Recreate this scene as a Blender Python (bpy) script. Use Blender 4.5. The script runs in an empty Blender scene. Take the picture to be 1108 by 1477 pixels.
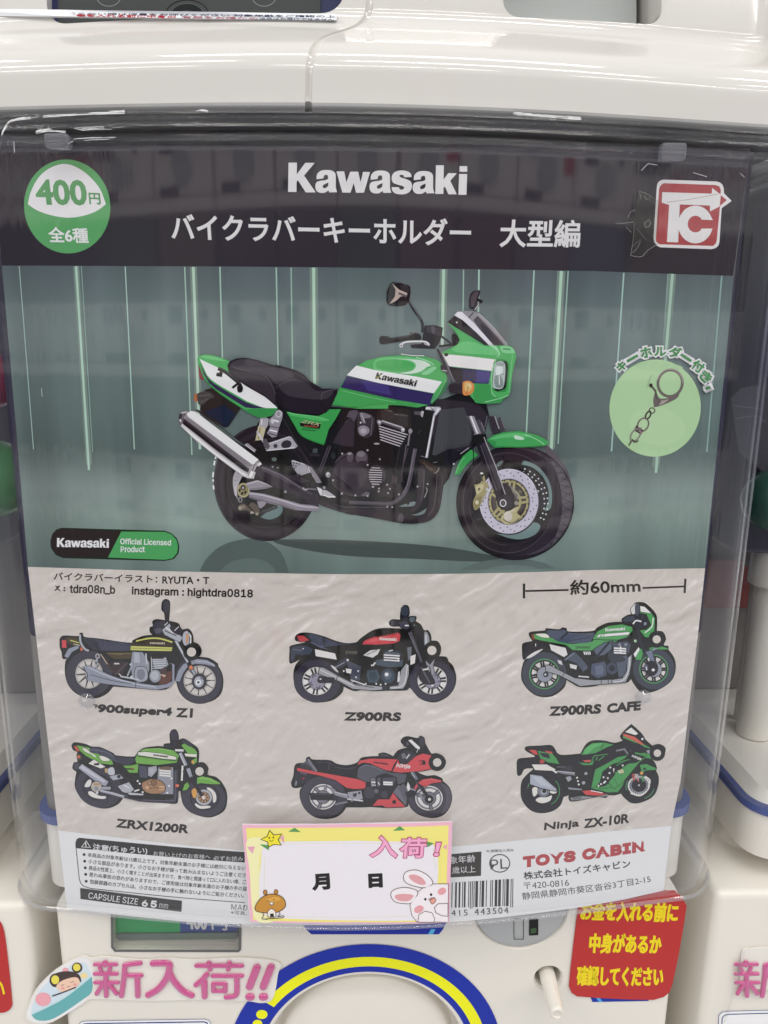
import bpy, bmesh, math, random
from mathutils import Vector, Matrix
from mathutils.bvhtree import BVHTree
from mathutils.geometry import tessellate_polygon
random.seed(7)
S = bpy.context.scene
COL = S.collection

# ---------------------------------------------------------------- camera
F_PX, PITCH, YAW, ROLL = 1067.0, .2209, .0363, .0102
CAM = Vector((-.0051, -.2415, .0765))
_cp, _sp, _cy, _sy = math.cos(PITCH), math.sin(PITCH), math.cos(YAW), math.sin(YAW)
FWD = Vector((_sy*_cp, _cy*_cp, -_sp))
_r0 = Vector((_cy, -_sy, 0)); _u0 = _r0.cross(FWD)
RIGHT = _r0*math.cos(ROLL) + _u0*math.sin(ROLL)
UP = _u0*math.cos(ROLL) - _r0*math.sin(ROLL)
cd = bpy.data.cameras.new('camera'); cam = bpy.data.objects.new('camera', cd); COL.objects.link(cam)
cd.sensor_fit = 'VERTICAL'; cd.sensor_height = 36; cd.lens = 36*F_PX/1477
cd.clip_start = .01; cd.clip_end = 60
M3 = Matrix((RIGHT, UP, -FWD)).transposed()
cam.matrix_world = Matrix.Translation(CAM) @ M3.to_4x4()
S.camera = cam

# ---------------------------------------------------------------- light of the shop
w = bpy.data.worlds.new('World'); S.world = w; w.use_nodes = True
wn_ = w.node_tree; bg = wn_.nodes['Background']; bg.inputs[1].default_value = 1.0
_tc = wn_.nodes.new('ShaderNodeTexCoord'); _sx = wn_.nodes.new('ShaderNodeSeparateXYZ'); _rp = wn_.nodes.new('ShaderNodeValToRGB'); _mr = wn_.nodes.new('ShaderNodeMapRange')
_mr.inputs[1].default_value = -1; _mr.inputs[2].default_value = 1
wn_.links.new(_tc.outputs['Generated'], _sx.inputs[0]); wn_.links.new(_sx.outputs['Z'], _mr.inputs[0]); wn_.links.new(_mr.outputs[0], _rp.inputs[0]); wn_.links.new(_rp.outputs[0], bg.inputs[0])
_cr = _rp.color_ramp
while len(_cr.elements) < 5: _cr.elements.new(.5)
for _e, (_p, _c) in zip(_cr.elements, ((0, .84), (.40, .52), (.49, .25), (.62, .72), (1, .76))): _e.position = _p; _e.color = (_c*.97, _c*.975, _c*(1.25 if _p == .49 else 1.01), 1)
def tube_lamp(x, y, z, lx, ly, power):
    d = bpy.data.lights.new('ceiling_tube', 'AREA'); d.shape = 'RECTANGLE'; d.size = lx; d.size_y = ly
    d.energy = power; d.color = (1, .965, .91)
    o = bpy.data.objects.new('ceiling_tube', d); COL.objects.link(o); o.location = (x, y, z)
for (x, y, z) in ((-1.5, -.55, 1.25), (.05, -.55, 1.25), (1.6, -.55, 1.25), (-1.1, -1.15, 1.3), (.5, -1.15, 1.3), (2., -1.15, 1.3),
                  (-1.5, -1.9, 1.35), (.1, -1.9, 1.35), (1.7, -1.9, 1.35)):
    tube_lamp(x, y, z, 1.2, .05, 4.2)
vs = S.view_settings; vs.view_transform = 'Standard'; vs.look = 'None'; vs.exposure = .34; vs.gamma = 1; vs.use_curve_mapping = False
cy = S.cycles; cy.use_denoising = True; cy.max_bounces = 10; cy.transparent_max_bounces = 24; cy.caustics_reflective = False; cy.caustics_refractive = False
try: cy.denoising_input_passes = 'RGB_ALBEDO_NORMAL'
except Exception: pass

# ---------------------------------------------------------------- materials
def lin(h):
    h = h.lstrip('#'); out = []
    for i in (0, 2, 4):
        c = int(h[i:i+2], 16)/255
        out.append(c/12.92 if c <= .04045 else ((c+.055)/1.055)**2.4)
    return out
_mats = {}
def plain(name, rgb, rough=.4, metal=0., spec=.5, coat=0., bump=None, emis=None):
    if name in _mats: return _mats[name]
    m = bpy.data.materials.new(name); m.use_nodes = True; nt = m.node_tree; b = nt.nodes['Principled BSDF']
    b.inputs['Base Color'].default_value = (*rgb, 1); b.inputs['Roughness'].default_value = rough
    b.inputs['Metallic'].default_value = metal; b.inputs['Specular IOR Level'].default_value = spec
    b.inputs['Coat Weight'].default_value = coat
    tc = nt.nodes.new('ShaderNodeTexCoord')
    if bump:
        n = nt.nodes.new('ShaderNodeTexNoise'); n.inputs['Scale'].default_value = bump[0]; n.inputs['Detail'].default_value = 3
        nt.links.new(tc.outputs['Object'], n.inputs['Vector'])
        bp = nt.nodes.new('ShaderNodeBump'); bp.inputs['Strength'].default_value = bump[1]; bp.inputs['Distance'].default_value = bump[2]
        nt.links.new(n.outputs['Fac'], bp.inputs['Height']); nt.links.new(bp.outputs['Normal'], b.inputs['Normal'])
    _mats[name] = m
    return m
E_LIGHT, R_VEIL = .80, .019           # light on the print; what the clear cover throws back
def ink(h):
    """printing ink that reads as colour h through the cover"""
    k = 'ink_'+h
    if k in _mats: return _mats[k]
    rgb = [min(.86, max((c-R_VEIL)/E_LIGHT, .004)) for c in lin(h)]
    if max(rgb)-min(rgb) > .12:                    # strong colours dulled to imitate the veil of the cover's reflections
        g = .3*rgb[0]+.6*rgb[1]+.1*rgb[2]; rgb = [.93*(g+(c-g)*.87) for c in rgb]
    return plain(k, rgb, .5, spec=.15)
def dry(h):
    """printing ink on an open surface (no cover over it)"""
    k = 'dry_'+h
    if k in _mats: return _mats[k]
    rgb = [min(.88, max(c/.95-.005, .004)) for c in lin(h)]
    return plain(k, rgb, .4, spec=.25)
def clear_plastic(name, tint, rough, streak=1.0, milk=0., milk_rgb=(.8, .8, .82)):
    m = bpy.data.materials.new(name); m.use_nodes = True; nt = m.node_tree; nt.nodes.clear()
    N = nt.nodes.new; L = nt.links.new
    out = N('ShaderNodeOutputMaterial'); mix = N('ShaderNodeMixShader'); tr = N('ShaderNodeBsdfTransparent'); gl = N('ShaderNodeBsdfGlossy')
    tr.inputs[0].default_value = (*tint, 1); gl.inputs['Roughness'].default_value = rough; gl.inputs[0].default_value = (1, 1, 1, 1)
    lw = N('ShaderNodeLayerWeight'); lw.inputs[0].default_value = .5
    p = N('ShaderNodeMath'); p.operation = 'POWER'; p.inputs[1].default_value = 5
    ml = N('ShaderNodeMath'); ml.operation = 'MULTIPLY_ADD'; ml.inputs[1].default_value = .97; ml.inputs[2].default_value = .032
    L(lw.outputs['Facing'], p.inputs[0]); L(p.outputs[0], ml.inputs[0]); L(ml.outputs[0], mix.inputs[0])
    base = tr
    if milk:
        df = N('ShaderNodeBsdfDiffuse'); df.inputs[0].default_value = (*milk_rgb, 1); base = N('ShaderNodeMixShader'); base.inputs[0].default_value = milk
        L(tr.outputs[0], base.inputs[1]); L(df.outputs[0], base.inputs[2])
    L(base.outputs[0], mix.inputs[1]); L(gl.outputs[0], mix.inputs[2]); L(mix.outputs[0], out.inputs[0])
    tc = N('ShaderNodeTexCoord'); mp = N('ShaderNodeMapping'); mp.inputs['Scale'].default_value = (1, 1, .035)
    n = N('ShaderNodeTexNoise'); n.inputs['Scale'].default_value = 170; n.inputs['Detail'].default_value = 4
    L(tc.outputs['Object'], mp.inputs[0]); L(mp.outputs[0], n.inputs['Vector'])
    sx = N('ShaderNodeSeparateXYZ'); L(tc.outputs['Object'], sx.inputs[0]); ab = N('ShaderNodeMath'); ab.operation = 'ABSOLUTE'; L(sx.outputs['X'], ab.inputs[0])
    mr = N('ShaderNodeMapRange'); mr.interpolation_type = 'SMOOTHSTEP'; mr.inputs[1].default_value = .07; mr.inputs[2].default_value = .115; mr.inputs[3].default_value = .035*streak; mr.inputs[4].default_value = .6*streak; L(ab.outputs[0], mr.inputs[0])
    bp = N('ShaderNodeBump'); bp.inputs['Distance'].default_value = .0006; L(mr.outputs[0], bp.inputs['Strength'])
    L(n.outputs['Fac'], bp.inputs['Height']); L(bp.outputs['Normal'], gl.inputs['Normal'])
    return m
CREAM = plain('cream_plastic', (.77, .735, .665), .28, bump=(900, .05, .0003))
WHITE = plain('white_gloss_plastic', (.655, .638, .606), .10, coat=.3, bump=(300, .02, .0003))
DARKG = plain('dark_grey_plastic', (.045, .05, .052), .3)
NAVY = plain('navy_plastic', (.02, .03, .11), .35)
BLUE = plain('blue_gasket', (.06, .09, .27), .35)
GREY = plain('grey_plastic', (.42, .43, .43), .35)
BLACK = plain('black_recess', (.01, .01, .01), .5)
BIN_DIM = plain('dim_bin_tone', (.020, .018, .042), .35)  # opaque dark tone standing in for the dim inside of a clear bin
BIN_LIT = plain('lit_bin_tone', (.17, .155, .145), .35)  # paler tone standing in for light coming through the lower bin
CLEAR = clear_plastic('clear_cover_plastic', (.984, .988, .996), .042)
CLEAR_THICK = clear_plastic('clear_rim_plastic', (.80, .80, .83), .05, 0, .16, (.5, .5, .54))
LIP = clear_plastic('milky_lip_plastic', (.93, .93, .94), .05, 0, .10)
FILM = clear_plastic('clear_film', (.95, .95, .95), .12, 0)

# ---------------------------------------------------------------- surfaces
STEP = .004                                   # every printed layer bends along the same vertical lines
def Dn(x): return 1.0612*x*x - 16.614*x**4
def D(x):
    i = math.floor(x/STEP); t = x/STEP-i
    a, b = Dn(i*STEP), Dn((i+1)*STEP)
    return a+(b-a)*t
def ray(px, py):
    return RIGHT*((px-554)/F_PX) + UP*((738.5-py)/F_PX) + FWD
def on_plane(px, py, Y):
    d = ray(px, py); return CAM + d*((Y-CAM.y)/d.y)
def on_front(px, py, off):
    d = ray(px, py); Y = 0.
    for _ in range(12):
        t = (Y-off-CAM.y)/d.y; Y = D(CAM.x+t*d.x)
    return CAM + d*((Y-off-CAM.y)/d.y)
class Curved:
    """the bent front sheet; off = metres in front of the back of the poster"""
    def __init__(s, off): s.off = off
    def xz(s, px, py): P = on_front(px, py, s.off); return (P.x, P.z)
    def pos(s, x, z, o): return (x, D(x)-s.off-o, z)
    bend = True
class Flat:
    def __init__(s, Y): s.Y = Y
    def xz(s, px, py): P = on_plane(px, py, s.Y); return (P.x, P.z)
    def pos(s, x, z, o): return (x, s.Y-o, z)
    bend = False

# ---------------------------------------------------------------- object helpers
def link(o, parent=None, loc=None):
    COL.objects.link(o)
    if parent is not None: o.parent = parent
    return o
def thing(name, label, cat, loc=(0, 0, 0), group=None):
    o = bpy.data.objects.new(name, None); COL.objects.link(o); o.location = loc; o.empty_display_size = .02
    tag(o, label, cat, group); return o
def tag(o, label, cat, group=None):
    o['label'] = label; o['category'] = cat
    if group: o['group'] = group
    return o
def mesh_obj(name, verts, faces, mats, parent=None, smooth=False, midx=None, keep=None):
    me = bpy.data.meshes.new(name)
    if parent is not None:
        px, py, pz = PLOC(parent)
        verts = [(v[0]-px, v[1]-py, v[2]-pz) for v in verts]
    me.from_pydata(verts, [], faces)
    for m in (mats if isinstance(mats, (list, tuple)) else [mats]): me.materials.append(m)
    if midx: me.polygons.foreach_set('material_index', midx)
    if smooth: me.polygons.foreach_set('use_smooth', [True]*len(me.polygons))
    me.update(); o = bpy.data.objects.new(name, me); return link(o, parent)
def PLOC(o):
    x = y = z = 0.
    while o is not None:
        x += o.location.x; y += o.location.y; z += o.location.z; o = o.parent
    return x, y, z
def bm_obj(name, bm, mats, parent=None, smooth=False):
    bmesh.ops.recalc_face_normals(bm, faces=bm.faces)
    vs_ = [tuple(v.co) for v in bm.verts]; bm.verts.index_update()
    fs = [[v.index for v in f.verts] for f in bm.faces]; mi = [f.material_index for f in bm.faces]
    bm.free(); return mesh_obj(name, vs_, fs, mats, parent, smooth, mi)
def box_bm(x0, x1, y0, y1, z0, z1, bev=0., seg=3, bm=None):
    b = bmesh.new(); bmesh.ops.create_cube(b, size=1)
    for v in b.verts: v.co = Vector(((x0+x1)/2+v.co.x*(x1-x0), (y0+y1)/2+v.co.y*(y1-y0), (z0+z1)/2+v.co.z*(z1-z0)))
    if bev: bmesh.ops.bevel(b, geom=b.edges[:], offset=bev, segments=seg, affect='EDGES', profile=.5)
    if bm is None: return b
    me = bpy.data.meshes.new('t'); b.to_mesh(me); b.free(); bm.from_mesh(me); bpy.data.meshes.remove(me); return bm
def autosmooth(o, ang=35):
    me = o.data; me.polygons.foreach_set('use_smooth', [True]*len(me.polygons))
    try: me.set_sharp_from_angle(angle=math.radians(ang))
    except Exception: pass
    return o
def prism(verts2, to3, y0, y1):
    """closed solid from outline (list of (a,b)); to3(a,b,depth)"""
    n = len(verts2); v = [to3(a, b, y0) for a, b in verts2]+[to3(a, b, y1) for a, b in verts2]
    f = [list(range(n)), list(range(2*n-1, n-1, -1))]+[[i, n+i, n+(i+1) % n, (i+1) % n] for i in range(n)]
    return v, f
def boolean(o, cutters):
    for c in cutters:
        md = o.modifiers.new('b', 'BOOLEAN'); md.object = c; md.operation = 'DIFFERENCE'; md.solver = 'EXACT'
    dg = bpy.context.evaluated_depsgraph_get(); dg.update()
    me = bpy.data.meshes.new_from_object(o.evaluated_get(dg), preserve_all_data_layers=True, depsgraph=dg)
    o.modifiers.clear(); old = o.data; o.data = me; bpy.data.meshes.remove(old)
    for c in cutters:
        d = c.data; bpy.data.objects.remove(c); bpy.data.meshes.remove(d)
def lathe(prof, cx, cz, n=96):
    """prof: list of (radius, y) around an axis along y"""
    v, f = [], []
    for r, y in prof:
        for k in range(n):
            a = 2*math.pi*k/n; v.append((cx+r*math.cos(a), y, cz+r*math.sin(a)))
    for i in range(len(prof)-1):
        for k in range(n):
            f.append([i*n+k, i*n+(k+1) % n, (i+1)*n+(k+1) % n, (i+1)*n+k])
    f.append([(len(prof)-1)*n+k for k in range(n)])
    return v, f

# ---------------------------------------------------------------- printed artwork
def P(s):
    out = []
    for t in s.split():
        sharp = t.endswith('!'); t = t.rstrip('!'); a, b = t.split(','); out.append((float(a), float(b), sharp))
    return out
def smooth_pts(pts, closed, sub=5):
    n = len(pts); out = []
    rng = range(n if closed else n-1)
    for i in rng:
        p1, p2 = pts[i], pts[(i+1) % n]
        p0 = pts[(i-1) % n] if (closed or i > 0) else p1
        p3 = pts[(i+2) % n] if (closed or i < n-2) else p2
        if p1[2]: p0 = p1
        if p2[2]: p3 = p2
        for k in range(sub):
            t = k/sub
            q = []
            for c in (0, 1):
                q.append(.5*(2*p1[c]+(p2[c]-p0[c])*t+(2*p0[c]-5*p1[c]+4*p2[c]-p3[c])*t*t+(3*p1[c]-p0[c]-3*p2[c]+p3[c])*t**3))
            out.append(tuple(q))
    if not closed: out.append(pts[-1][:2])
    return out
def ribbon(pts, w, closed):
    """quads of a stroke with mitred joints, 2-D"""
    pts = [p for i, p in enumerate(pts) if i == 0 or math.dist(p, pts[i-1]) > 1e-6]
    if closed and math.dist(pts[0], pts[-1]) < 1e-6: pts = pts[:-1]
    n = len(pts)
    if n < 2: return [], []
    L, Rr = [], []
    for i in range(n):
        a = pts[(i-1) % n] if (closed or i > 0) else None
        b = pts[i]; c = pts[(i+1) % n] if (closed or i < n-1) else None
        d1 = Vector((b[0]-a[0], b[1]-a[1])).normalized() if a else None
        d2 = Vector((c[0]-b[0], c[1]-b[1])).normalized() if c else None
        if d1 is None: d1 = d2
        if d2 is None: d2 = d1
        t = d1+d2
        if t.length < 1e-4: t = d1.copy()
        t.normalize(); nn = Vector((-t.y, t.x)); k = 1/max(.55, nn.dot(Vector((-d1.y, d1.x))))
        ww = (w(i/(n-1)) if callable(w) else w)/2*k
        L.append((b[0]+nn.x*ww, b[1]+nn.y*ww)); Rr.append((b[0]-nn.x*ww, b[1]-nn.y*ww))
    v = L+Rr; m = n if closed else n-1
    return v, [(i, (i+1) % n, n+(i+1) % n, n+i) for i in range(m)]
_glyph = {}
_font = {}
def sans():
    """the sans face that ships with Blender, else its default face"""
    if 'f' not in _font:
        try:
            import os
            _font['f'] = bpy.data.fonts.load(os.path.join(bpy.utils.resource_path('LOCAL'), 'datafiles', 'fonts', 'Inter.woff2'))
        except Exception: _font['f'] = None
    return _font['f']
def text_mesh(s, off=0., puff=0, spacing=1.0, res=3, face=None):
    """(vertices, faces, outline loops) of a line of lettering"""
    k = (s, off, puff, spacing, face)
    if k in _glyph: return _glyph[k]
    c = bpy.data.curves.new('t', 'FONT'); c.body = s; c.offset = off; c.resolution_u = res; c.space_character = spacing
    if s.isascii() and '4' not in s and face != 'round' and sans(): c.font = sans()
    if puff: c.bevel_depth = puff; c.bevel_resolution = 3; c.extrude = puff*.3
    o = bpy.data.objects.new('t', c); COL.objects.link(o)
    dg = bpy.context.evaluated_depsgraph_get(); dg.update()
    me = bpy.data.meshes.new_from_object(o.evaluated_get(dg), depsgraph=dg)
    bm = bmesh.new(); bm.from_mesh(me)
    if not puff: bmesh.ops.remove_doubles(bm, verts=bm.verts, dist=1e-6)
    bm.verts.index_update(); v = [tuple(q.co) for q in bm.verts]; f = [tuple(w.index for w in p.verts) for p in bm.faces]
    loops = []
    if not puff:
        nx = {}
        for e in bm.edges:
            if len(e.link_faces) == 1: 
                l = e.link_loops[0]; nx.setdefault(l.vert.index, []).append(l.link_loop_next.vert.index)
        while nx:
            st = next(iter(nx)); lp = [st]
            while True:
                cur = lp[-1]
                if cur not in nx: break
                n = nx[cur].pop()
                if not nx[cur]: del nx[cur]
                if n == st: break
                lp.append(n)
            if len(lp) > 2: loops.append(lp)
    bm.free(); bpy.data.objects.remove(o); bpy.data.curves.remove(c); bpy.data.meshes.remove(me)
    _glyph[k] = (v, f, loops); return _glyph[k]
_LA = '203,133! 206,105 225,86 255,80 290,84 310,100 313,125! 314,180! 322,207! 276,208! 272,198 250,210 220,209 202,195 197,172 204,150 225,142 255,138 270,130! 266,110 254,108 245,114 243,128!'
_LH = '271,152! 252,160 240,170 242,182 254,183 266,176 271,165'
LOGO = [('42,38! 90,38! 90,105! 138,39! 192,39! 132,112! 200,208! 143,208! 97,138! 90,148! 90,206! 42,205!', [], 0, 0), (_LA, [_LH], 0, 0),
    ('316,88! 360,88! 374,150! 395,90! 440,90! 455,150! 468,91! 508,92! 475,210! 430,210! 416,155! 398,210! 352,209!', [], 0, 0), (_LA, [_LH], 309, 3),
    ('745,120! 703,122! 698,110 682,108 676,116 690,125 720,134 742,148 748,175 735,205 700,219 660,216 638,200 632,178! 674,178! 680,190 694,192 704,183 696,172 670,165 640,152 632,125 642,98 672,84 710,85 738,98', [], 0, 0),
    (_LA, [_LH], 555, 6), ('883,53! 928,53! 928,135! 955,98! 1003,99! 966,142! 1005,219! 957,219! 936,174! 928,183! 928,217! 882,217!', [], 0, 0),
    ('1018,58! 1062,58! 1062,90! 1018,90!', [], 0, 0), ('1016,103! 1062,103! 1060,222! 1014,222!', [], 0, 0)]
class Art:
    def __init__(s, surf, colour=ink, base=0., step=2e-5):
        s.surf, s.colour, s.o, s.base, s.step = surf, colour, base, base, step; s.reset(); s.fr = (0, 0, 1.); s.cells = {}; s.top = 0
    def reset(s): s.v, s.f, s.mi, s.mats = [], [], [], []
    def frame(s, x0=0, y0=0, f=1.): s.fr = (x0, y0, f); return s
    def px(s, p): return (s.fr[0]+p[0]/s.fr[2], s.fr[1]+p[1]/s.fr[2])
    def slot(s, h):
        m = h if not isinstance(h, str) else s.colour(h)
        if m not in s.mats: s.mats.append(m)
        return s.mats.index(m)
    def add(s, v2, faces, h, done=False):
        """v2 in picture pixels of the photograph -> the sheet"""
        k = s.slot(h); cl = set(); G = 2.                 # each shape lies one sheet above whatever it covers
        for fc in faces:
            sub = [fc] if len(fc) < 5 or len(fc) > 400 else [fc]
            xs = [v2[i][0] for i in fc]; ys = [v2[i][1] for i in fc]
            if len(fc) > 4:                                # only the cells the outline really spans, row by row
                a0, a1 = int(min(ys)//G), int(max(ys)//G); n = len(fc); span = {}
                for j in range(n):
                    (xa, ya), (xb, yb) = v2[fc[j]], v2[fc[(j+1) % n]]
                    if ya > yb: xa, ya, xb, yb = xb, yb, xa, ya
                    for r in range(int(ya//G), int(yb//G)+1):
                        if yb-ya < 1e-9: lo_, hi_ = min(xa, xb), max(xa, xb)
                        else:
                            t0 = min(1, max(0, (r*G-ya)/(yb-ya))); t1 = min(1, max(0, ((r+1)*G-ya)/(yb-ya)))
                            e0, e1 = xa+(xb-xa)*t0, xa+(xb-xa)*t1; lo_, hi_ = min(e0, e1), max(e0, e1)
                        w_ = span.get(r); span[r] = (lo_, hi_) if w_ is None else (min(w_[0], lo_), max(w_[1], hi_))
                for r, (lo_, hi_) in span.items():
                    for c in range(int(lo_//G), int(hi_//G)+1): cl.add((c, r))
            else:
                for r in range(int(min(ys)//G), int(max(ys)//G)+1):
                    for c in range(int(min(xs)//G), int(max(xs)//G)+1): cl.add((c, r))
        lay = 1+max((s.cells.get(c, 0) for c in cl), default=0)
        for c in cl: s.cells[c] = lay
        s.top = max(s.top, lay); s.o = s.base+lay*s.step
        q = [s.surf.xz(*p) for p in v2]
        tris = []
        for fc in faces:
            if len(fc) == 3: tris.append([q[i] for i in fc])
            elif len(fc) == 4: tris += [[q[fc[0]], q[fc[1]], q[fc[2]]], [q[fc[0]], q[fc[2]], q[fc[3]]]]
            else:
                pl = [Vector((q[i][0], q[i][1], 0)) for i in fc]
                for t in tessellate_polygon([pl]): tris.append([q[fc[i]] for i in t])
        cache = {}
        def vid(p):
            key = (round(p[0], 7), round(p[1], 7))
            if key not in cache:
                cache[key] = len(s.v); s.v.append(s.surf.pos(p[0], p[1], s.o))
            return cache[key]
        def emit(poly):
            ids = []
            for p in poly:
                i = vid(p)
                if not ids or ids[-1] != i: ids.append(i)
            if len(ids) > 1 and ids[0] == ids[-1]: ids.pop()
            if len(set(ids)) < 3: return
            ar = 0
            for a, b in zip(ids, ids[1:]+ids[:1]): ar += s.v[a][0]*s.v[b][2]-s.v[b][0]*s.v[a][2]
            if ar < 0: ids.reverse()
            s.f.append(ids); s.mi.append(k)
        for t in tris:
            if not s.surf.bend: emit(t); continue
            lo = min(p[0] for p in t); hi = max(p[0] for p in t)
            i0, i1 = math.floor(lo/STEP+1e-9), math.ceil(hi/STEP-1e-9)
            if i1-i0 <= 1: emit(t); continue
            for i in range(i0, i1):
                poly = t
                for X, sg in ((i*STEP, 1), ((i+1)*STEP, -1)):
                    out = []
                    for a, b in zip(poly, poly[1:]+poly[:1]):
                        da, db = (a[0]-X)*sg, (b[0]-X)*sg
                        if da >= 0: out.append(a)
                        if (da > 0 and db < 0) or (da < 0 and db > 0):
                            u = da/(da-db); out.append((X, a[1]+(b[1]-a[1])*u))
                    poly = out
                    if len(poly) < 3: break
                if len(poly) >= 3: emit(poly)
    # ----- drawing verbs
    def p(s, h, pts, sm=0, o=None, w=1.2):
        q = P(pts) if isinstance(pts, str) else [(*a[:2], False) for a in pts]
        q = smooth_pts(q, True) if sm else [a[:2] for a in q]
        v = [s.px(a) for a in q]; s.add(v, [tuple(range(len(v)))], h)
        if o:
            rv, rf = ribbon(v, w, True); s.add(rv, rf, o)
        return s
    def holed(s, h, outer, holes):
        lo = [[s.px(a) for a in outer]]+[[s.px(a) for a in q] for q in holes]
        flat = [p for q in lo for p in q]; tr = tessellate_polygon([[Vector((p[0], p[1], 0)) for p in q] for q in lo])
        s.add(flat, [tuple(t) for t in tr], h); return s
    def logo(s, h, p0, p1, ht, slant=0.):
        a, b = s.px(p0), s.px(p1); dx, dy = b[0]-a[0], b[1]-a[1]; ln = math.hypot(dx, dy); H = ht/s.fr[2]; fr = s.fr; s.fr = (0, 0, 1.)
        def m(q):
            u = (q[0]-40)/1022; v = (205+(q[0]-40)*17/1022-q[1])/168
            return (a[0]+dx*(u+slant*v*H/ln)+dy/ln*H*v, a[1]+dy*(u+slant*v*H/ln)-dx/ln*H*v)
        for out, hl, sx, sy in LOGO:
            s.holed(h, [m((x+sx, y+sy)) for x, y in smooth_pts(P(out), True, 4)], [[m((x+sx, y+sy)) for x, y in smooth_pts(P(q), True, 4)] for q in hl]); s.o -= s.step
        s.o += s.step; s.fr = fr; return s
    def l(s, h, pts, w=1.2, sm=0, closed=False):
        q = P(pts) if isinstance(pts, str) else [(*a[:2], False) for a in pts]
        q = smooth_pts(q, closed) if sm else [a[:2] for a in q]
        rv, rf = ribbon([s.px(a) for a in q], w, closed); s.add(rv, rf, h); return s
    def ell(s, cx, cy, rx, ry=None, rot=0, n=28, a0=0, a1=360):
        ry = rx if ry is None else ry; c, si = math.cos(math.radians(rot)), math.sin(math.radians(rot)); out = []
        full = abs(a1-a0) >= 360
        for k in range(n if full else n+1):
            a = math.radians(a0+(a1-a0)*k/n); x, y = rx*math.cos(a), ry*math.sin(a); out.append((cx+x*c-y*si, cy+x*si+y*c))
        return out
    def e(s, h, cx, cy, rx, ry=None, rot=0, n=28, o=None, w=1.2):
        v = [s.px(a) for a in s.ell(cx, cy, rx, ry, rot, n)]; s.add(v, [tuple(range(n))], h)
        if o:
            rv, rf = ribbon(v, w, True); s.add(rv, rf, o)
        return s
    def ring(s, h, cx, cy, rx, ry, w, rot=0, n=40, a0=0, a1=360):
        v = [s.px(a) for a in s.ell(cx, cy, rx, ry, rot, n, a0, a1)]
        rv, rf = ribbon(v, w, abs(a1-a0) >= 360); s.add(rv, rf, h); return s
    def spokes(s, h, cx, cy, r0, r1, n, w, ph=0, sk=0, ky=1., rot=0):
        c, si = math.cos(math.radians(rot)), math.sin(math.radians(rot))
        for k in range(n):
            a = 2*math.pi*k/n+ph; b = a+(sk if k % 2 else -sk)
            pt = []
            for r, g in ((r0, a), (r1, b)):
                x, y = r*math.cos(g), r*math.sin(g)*ky; pt.append((cx+x*c-y*si, cy+x*si+y*c))
            s.l(h, pt, w); s.o -= s.step
        s.o += s.step; return s
    def dots(s, h, pts, r):
        for a in P(pts):
            s.e(h, a[0], a[1], r*s.fr[2], n=8); s.o -= s.step
        s.o += s.step; return s
    def t(s, h, txt, p0, p1, ht, bold=.012, slant=0., sag=0., lean=True, out=None, puff=0, spacing=1.0, face=None, depth=.001):
        """bottom-left and bottom-right corner of the lettering, its height, all in frame units"""
        v, f, loops = text_mesh(txt, bold if puff else 0., puff, spacing, face=face)
        x0 = min(a[0] for a in v); x1 = max(a[0] for a in v); y0 = min(a[1] for a in v); y1 = max(a[1] for a in v)
        A, B = s.px(p0), s.px(p1); H = ht/s.fr[2]; dx, dy = B[0]-A[0], B[1]-A[1]; ln = math.hypot(dx, dy)
        sc = .5*(ln/(x1-x0)+H/(y1-y0)); m = bold*sc if not puff else 0         # strokes grow by m on every side
        ux0, uy0 = dx/ln, dy/ln; A = (A[0]+ux0*m+uy0*m, A[1]+uy0*m-ux0*m); B = (B[0]-ux0*m+uy0*m, B[1]-uy0*m-ux0*m); H -= 2*m
        dx, dy = B[0]-A[0], B[1]-A[1]; nx, ny = dy/ln, -dx/ln
        q = []
        for a in v:
            u = (a[0]-x0)/(x1-x0); t_ = (a[1]-y0)/(y1-y0)
            X = A[0]+dx*u; Y = A[1]+dy*u+4*sag/s.fr[2]*u*(1-u)
            if lean: X += (X-554)/(4500-Y)*H*t_; Y -= H*t_
            else: X += nx*H*t_; Y += ny*H*t_
            X += slant*H*t_*dx/ln; Y += slant*H*t_*dy/ln
            q.append((X, Y))
        if puff:
            k = s.slot(h); base = len(s.v); zm = max(a[2] for a in v)
            for a, b in zip(q, v):
                x, z = s.surf.xz(*a); s.v.append(s.surf.pos(x, z, s.o+(b[2]+zm)/(2*zm)*depth))
            for fc in f: s.f.append([base+i for i in reversed(fc)]); s.mi.append(k)
            s.o += s.step; return s
        def rim(col, wd):
            for par in (0, 1):
                V, Fs = [], []
                for lp in loops:
                    rv, rf = ribbon([q[i] for i in lp], wd, True); b0 = len(V); V += rv
                    Fs += [tuple(b0+i for i in fc) for j, fc in enumerate(rf) if j % 2 == par]
                s.add(V, Fs, col)
        if out: rim(out[0], 2*(m+out[1]*sc))
        if m: rim(h, 2*m)
        s.add(q, f, h)
        return s
    def build(s, name, parent=None, smooth=False, reset_to=None):
        o = mesh_obj(name, s.v, s.f, s.mats, parent, smooth, s.mi); s.reset()
        if reset_to is not None: s.o = reset_to
        return o
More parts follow.
